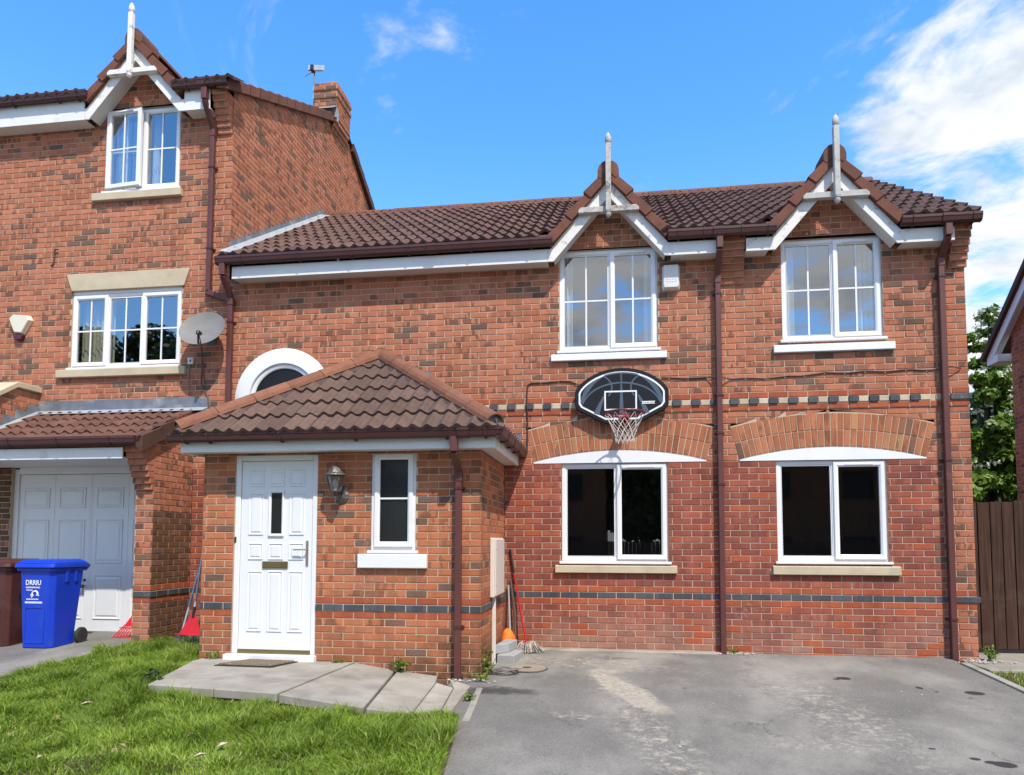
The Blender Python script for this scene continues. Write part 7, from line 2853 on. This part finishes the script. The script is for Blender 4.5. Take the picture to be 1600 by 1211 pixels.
rg = random.Random(5)
pts = []
while len(pts) < 235000:
    y = -(0.45 + 4.9 * rg.random())
    if y < -3.6 and rg.random() < .1:
        pass
    e0, e1 = edge_l(y) + .02, edge_r(y) - .03
    x = e0 + (e1 - e0) * rg.random()
    if in_path(x, y) or (x > -4.32 and y > -.75 and x < -4.27):
        continue
    if x < -4.28 and y > -.84:
        continue
    bare = mnoise.noise(Vector((x * 1.1, y * 1.1, 12.0))) + .9 * mnoise.noise(Vector((x * 3.0, y * 3.0, 3.0)))
    if bare > .80 and rg.random() < .75:
        continue
    if y < -4.15 and -2.9 < x < -1.3 and rg.random() < .45:
        continue
    d = min(x - e0, e1 - x)
    if d < .12 and rg.random() < .4:
        continue
    pts.append((x, y, lawn_z(x, y) - .01 - (.02 if d < .06 else 0)))


def lawn_h(x, y):
    h = .058 + .05 * max(-.6, mnoise.noise(Vector((x * 1.5, y * 1.5, 20.0)))) + .10 * max(0, mnoise.noise(Vector((x * 4, y * 4, 30.0))))
    if y < -4.0:
        h *= .8
    if x > -.7 and y > -4.2:
        h *= 1.15
    if x < -3.1 and y > -1.5:
        h *= 1.1
    return h


o = blades(pts, 'grass', 'grass_blade', lawn_h, 3)
o['kind'] = 'stuff'
pts = []
while len(pts) < 7000:
    x, y = 5.08 + 2.6 * rg.random(), -.66 - 2.0 * rg.random()
    if x - 5.08 < .0:
        continue
    pts.append((x, y, .05 * y - .035))
o = blades(pts, 'side_grass', 'grass_blade', lambda x, y: .05, 4)
o['kind'] = 'stuff'


def weed(label, base, r, n, seed, tall=.12, size=.028, mat='weed_leaf', group=None):
    t = thing('weed', label, 'weed', base, group)
    rg = random.Random(seed)
    b = Vector(base)
    st = MB()
    blobs = []
    for k in range(n):
        a = rg.uniform(0, 2 * math.pi)
        e = b + Vector((math.cos(a) * r * rg.uniform(.2, 1), math.sin(a) * r * .6 * rg.uniform(.2, 1), tall * rg.uniform(.3, 1)))
        st.tube([b, b.lerp(e, .5) + Vector((0, 0, .02)), e], .002, 4)
        blobs.append((e.x, e.y, e.z, .035))
        blobs.append((*(b.lerp(e, .6)), .03))
    st.build('stems', mat, t)
    v, c = leaf_cloud(blobs, n * 9, size, seed)
    quads_object('leaves', v, c, mat, t)
    return t


weed('bright green fern-like weed at the foot of the porch bricks', (-.92, -1.64, -.05), .10, 14, 1, .17, .022)
weed('yellow green weed in the corner where porch wall meets tarmac', (-.05, -1.46, -.09), .07, 12, 2, .26, .024)
weed('straggling weed at the drain beside the porch downpipe', (-.03, -1.66, -.10), .20, 10, 3, .07, .016)
weed('dark leafy weed at the left corner of the paved path', (-2.93, -2.72, -.06), .15, 18, 4, .17, .03, 'dark_leaf')
weed('small weed at the gate corner of the house', (5.40, -.02, -.03), .11, 14, 5, .14, .02)
weed('tiny weed under the middle downpipe', (2.62, -.05, -.03), .08, 8, 6, .09, .015)
weed('small weed by the door step right end', (-1.55, -1.62, .02), .09, 7, 7, .05, .016)
weed('low weed between slab edge and tarmac', (-.03, -2.40, -.13), .06, 8, 8, .05, .018)
weed('tiny weed on the bricks left of the door', (-2.97, -1.62, .03), .08, 7, 9, .07, .016)
# litter on the lawn and by the walls
for k in range(9):
    x_, y_ = random.uniform(-3.2, -.9), random.uniform(-4.55, -3.7)
    if k < 2:
        x_, y_ = -3.05 + k * 1.0, -3.35 - k * .9
    b = Vector((x_, y_, lawn_z(x_, y_) + .05))
    a = random.uniform(0, 3.1)
    d1, d2 = Vector((math.cos(a), math.sin(a), .1)) * random.uniform(.03, .055), Vector((-math.sin(a), math.cos(a), .15)) * random.uniform(.012, .022)
    mb = MB()
    mb.add([b - d1, b - d2 + Vector((0, 0, .012)), b + d1, b + d2 + Vector((0, 0, .01)), b - d1 * .2 + Vector((0, 0, -.006))], [(0, 1, 4), (1, 2, 4), (2, 3, 4), (3, 0, 4)])
    o = mb.build('dead_leaf', 'dead_leaf' if k % 2 else 'wood_chip')
    o['label'] = 'dry curled leaf or wood scrap lying in the lawn grass'
    o['category'] = 'leaf'
    o['group'] = 'dry leaves on the lawn'
st = MB()
for k in range(150):
    c = random.random()
    if c < .35:
        x_, y_ = random.gauss(2.62, .10), random.uniform(-.10, -.03)
    elif c < .7:
        x_, y_ = random.gauss(5.30, .14), random.uniform(-.26, -.03)
    elif c < .8:
        x_, y_ = random.gauss(-.16, .12), random.gauss(-1.72, .05)
    else:
        x_, y_ = random.uniform(.4, 4.9), random.uniform(-4.2, -.1)
    z_ = .05 * y_ - .02 if x_ > 0 else -.095
    s_ = random.uniform(.006, .02) * (.6 if c >= .8 else 1)
    st.lathe([(s_ * .7, 0), (s_, s_ * .4), (s_ * .6, s_ * .9)], (x_, y_, z_), 5, phase=random.random() * 3, sx=random.uniform(.7, 1.4))
o = st.build('gravel', 'pebble')
o['kind'] = 'stuff'

NH.location.x += .12
NH.location.y += .12
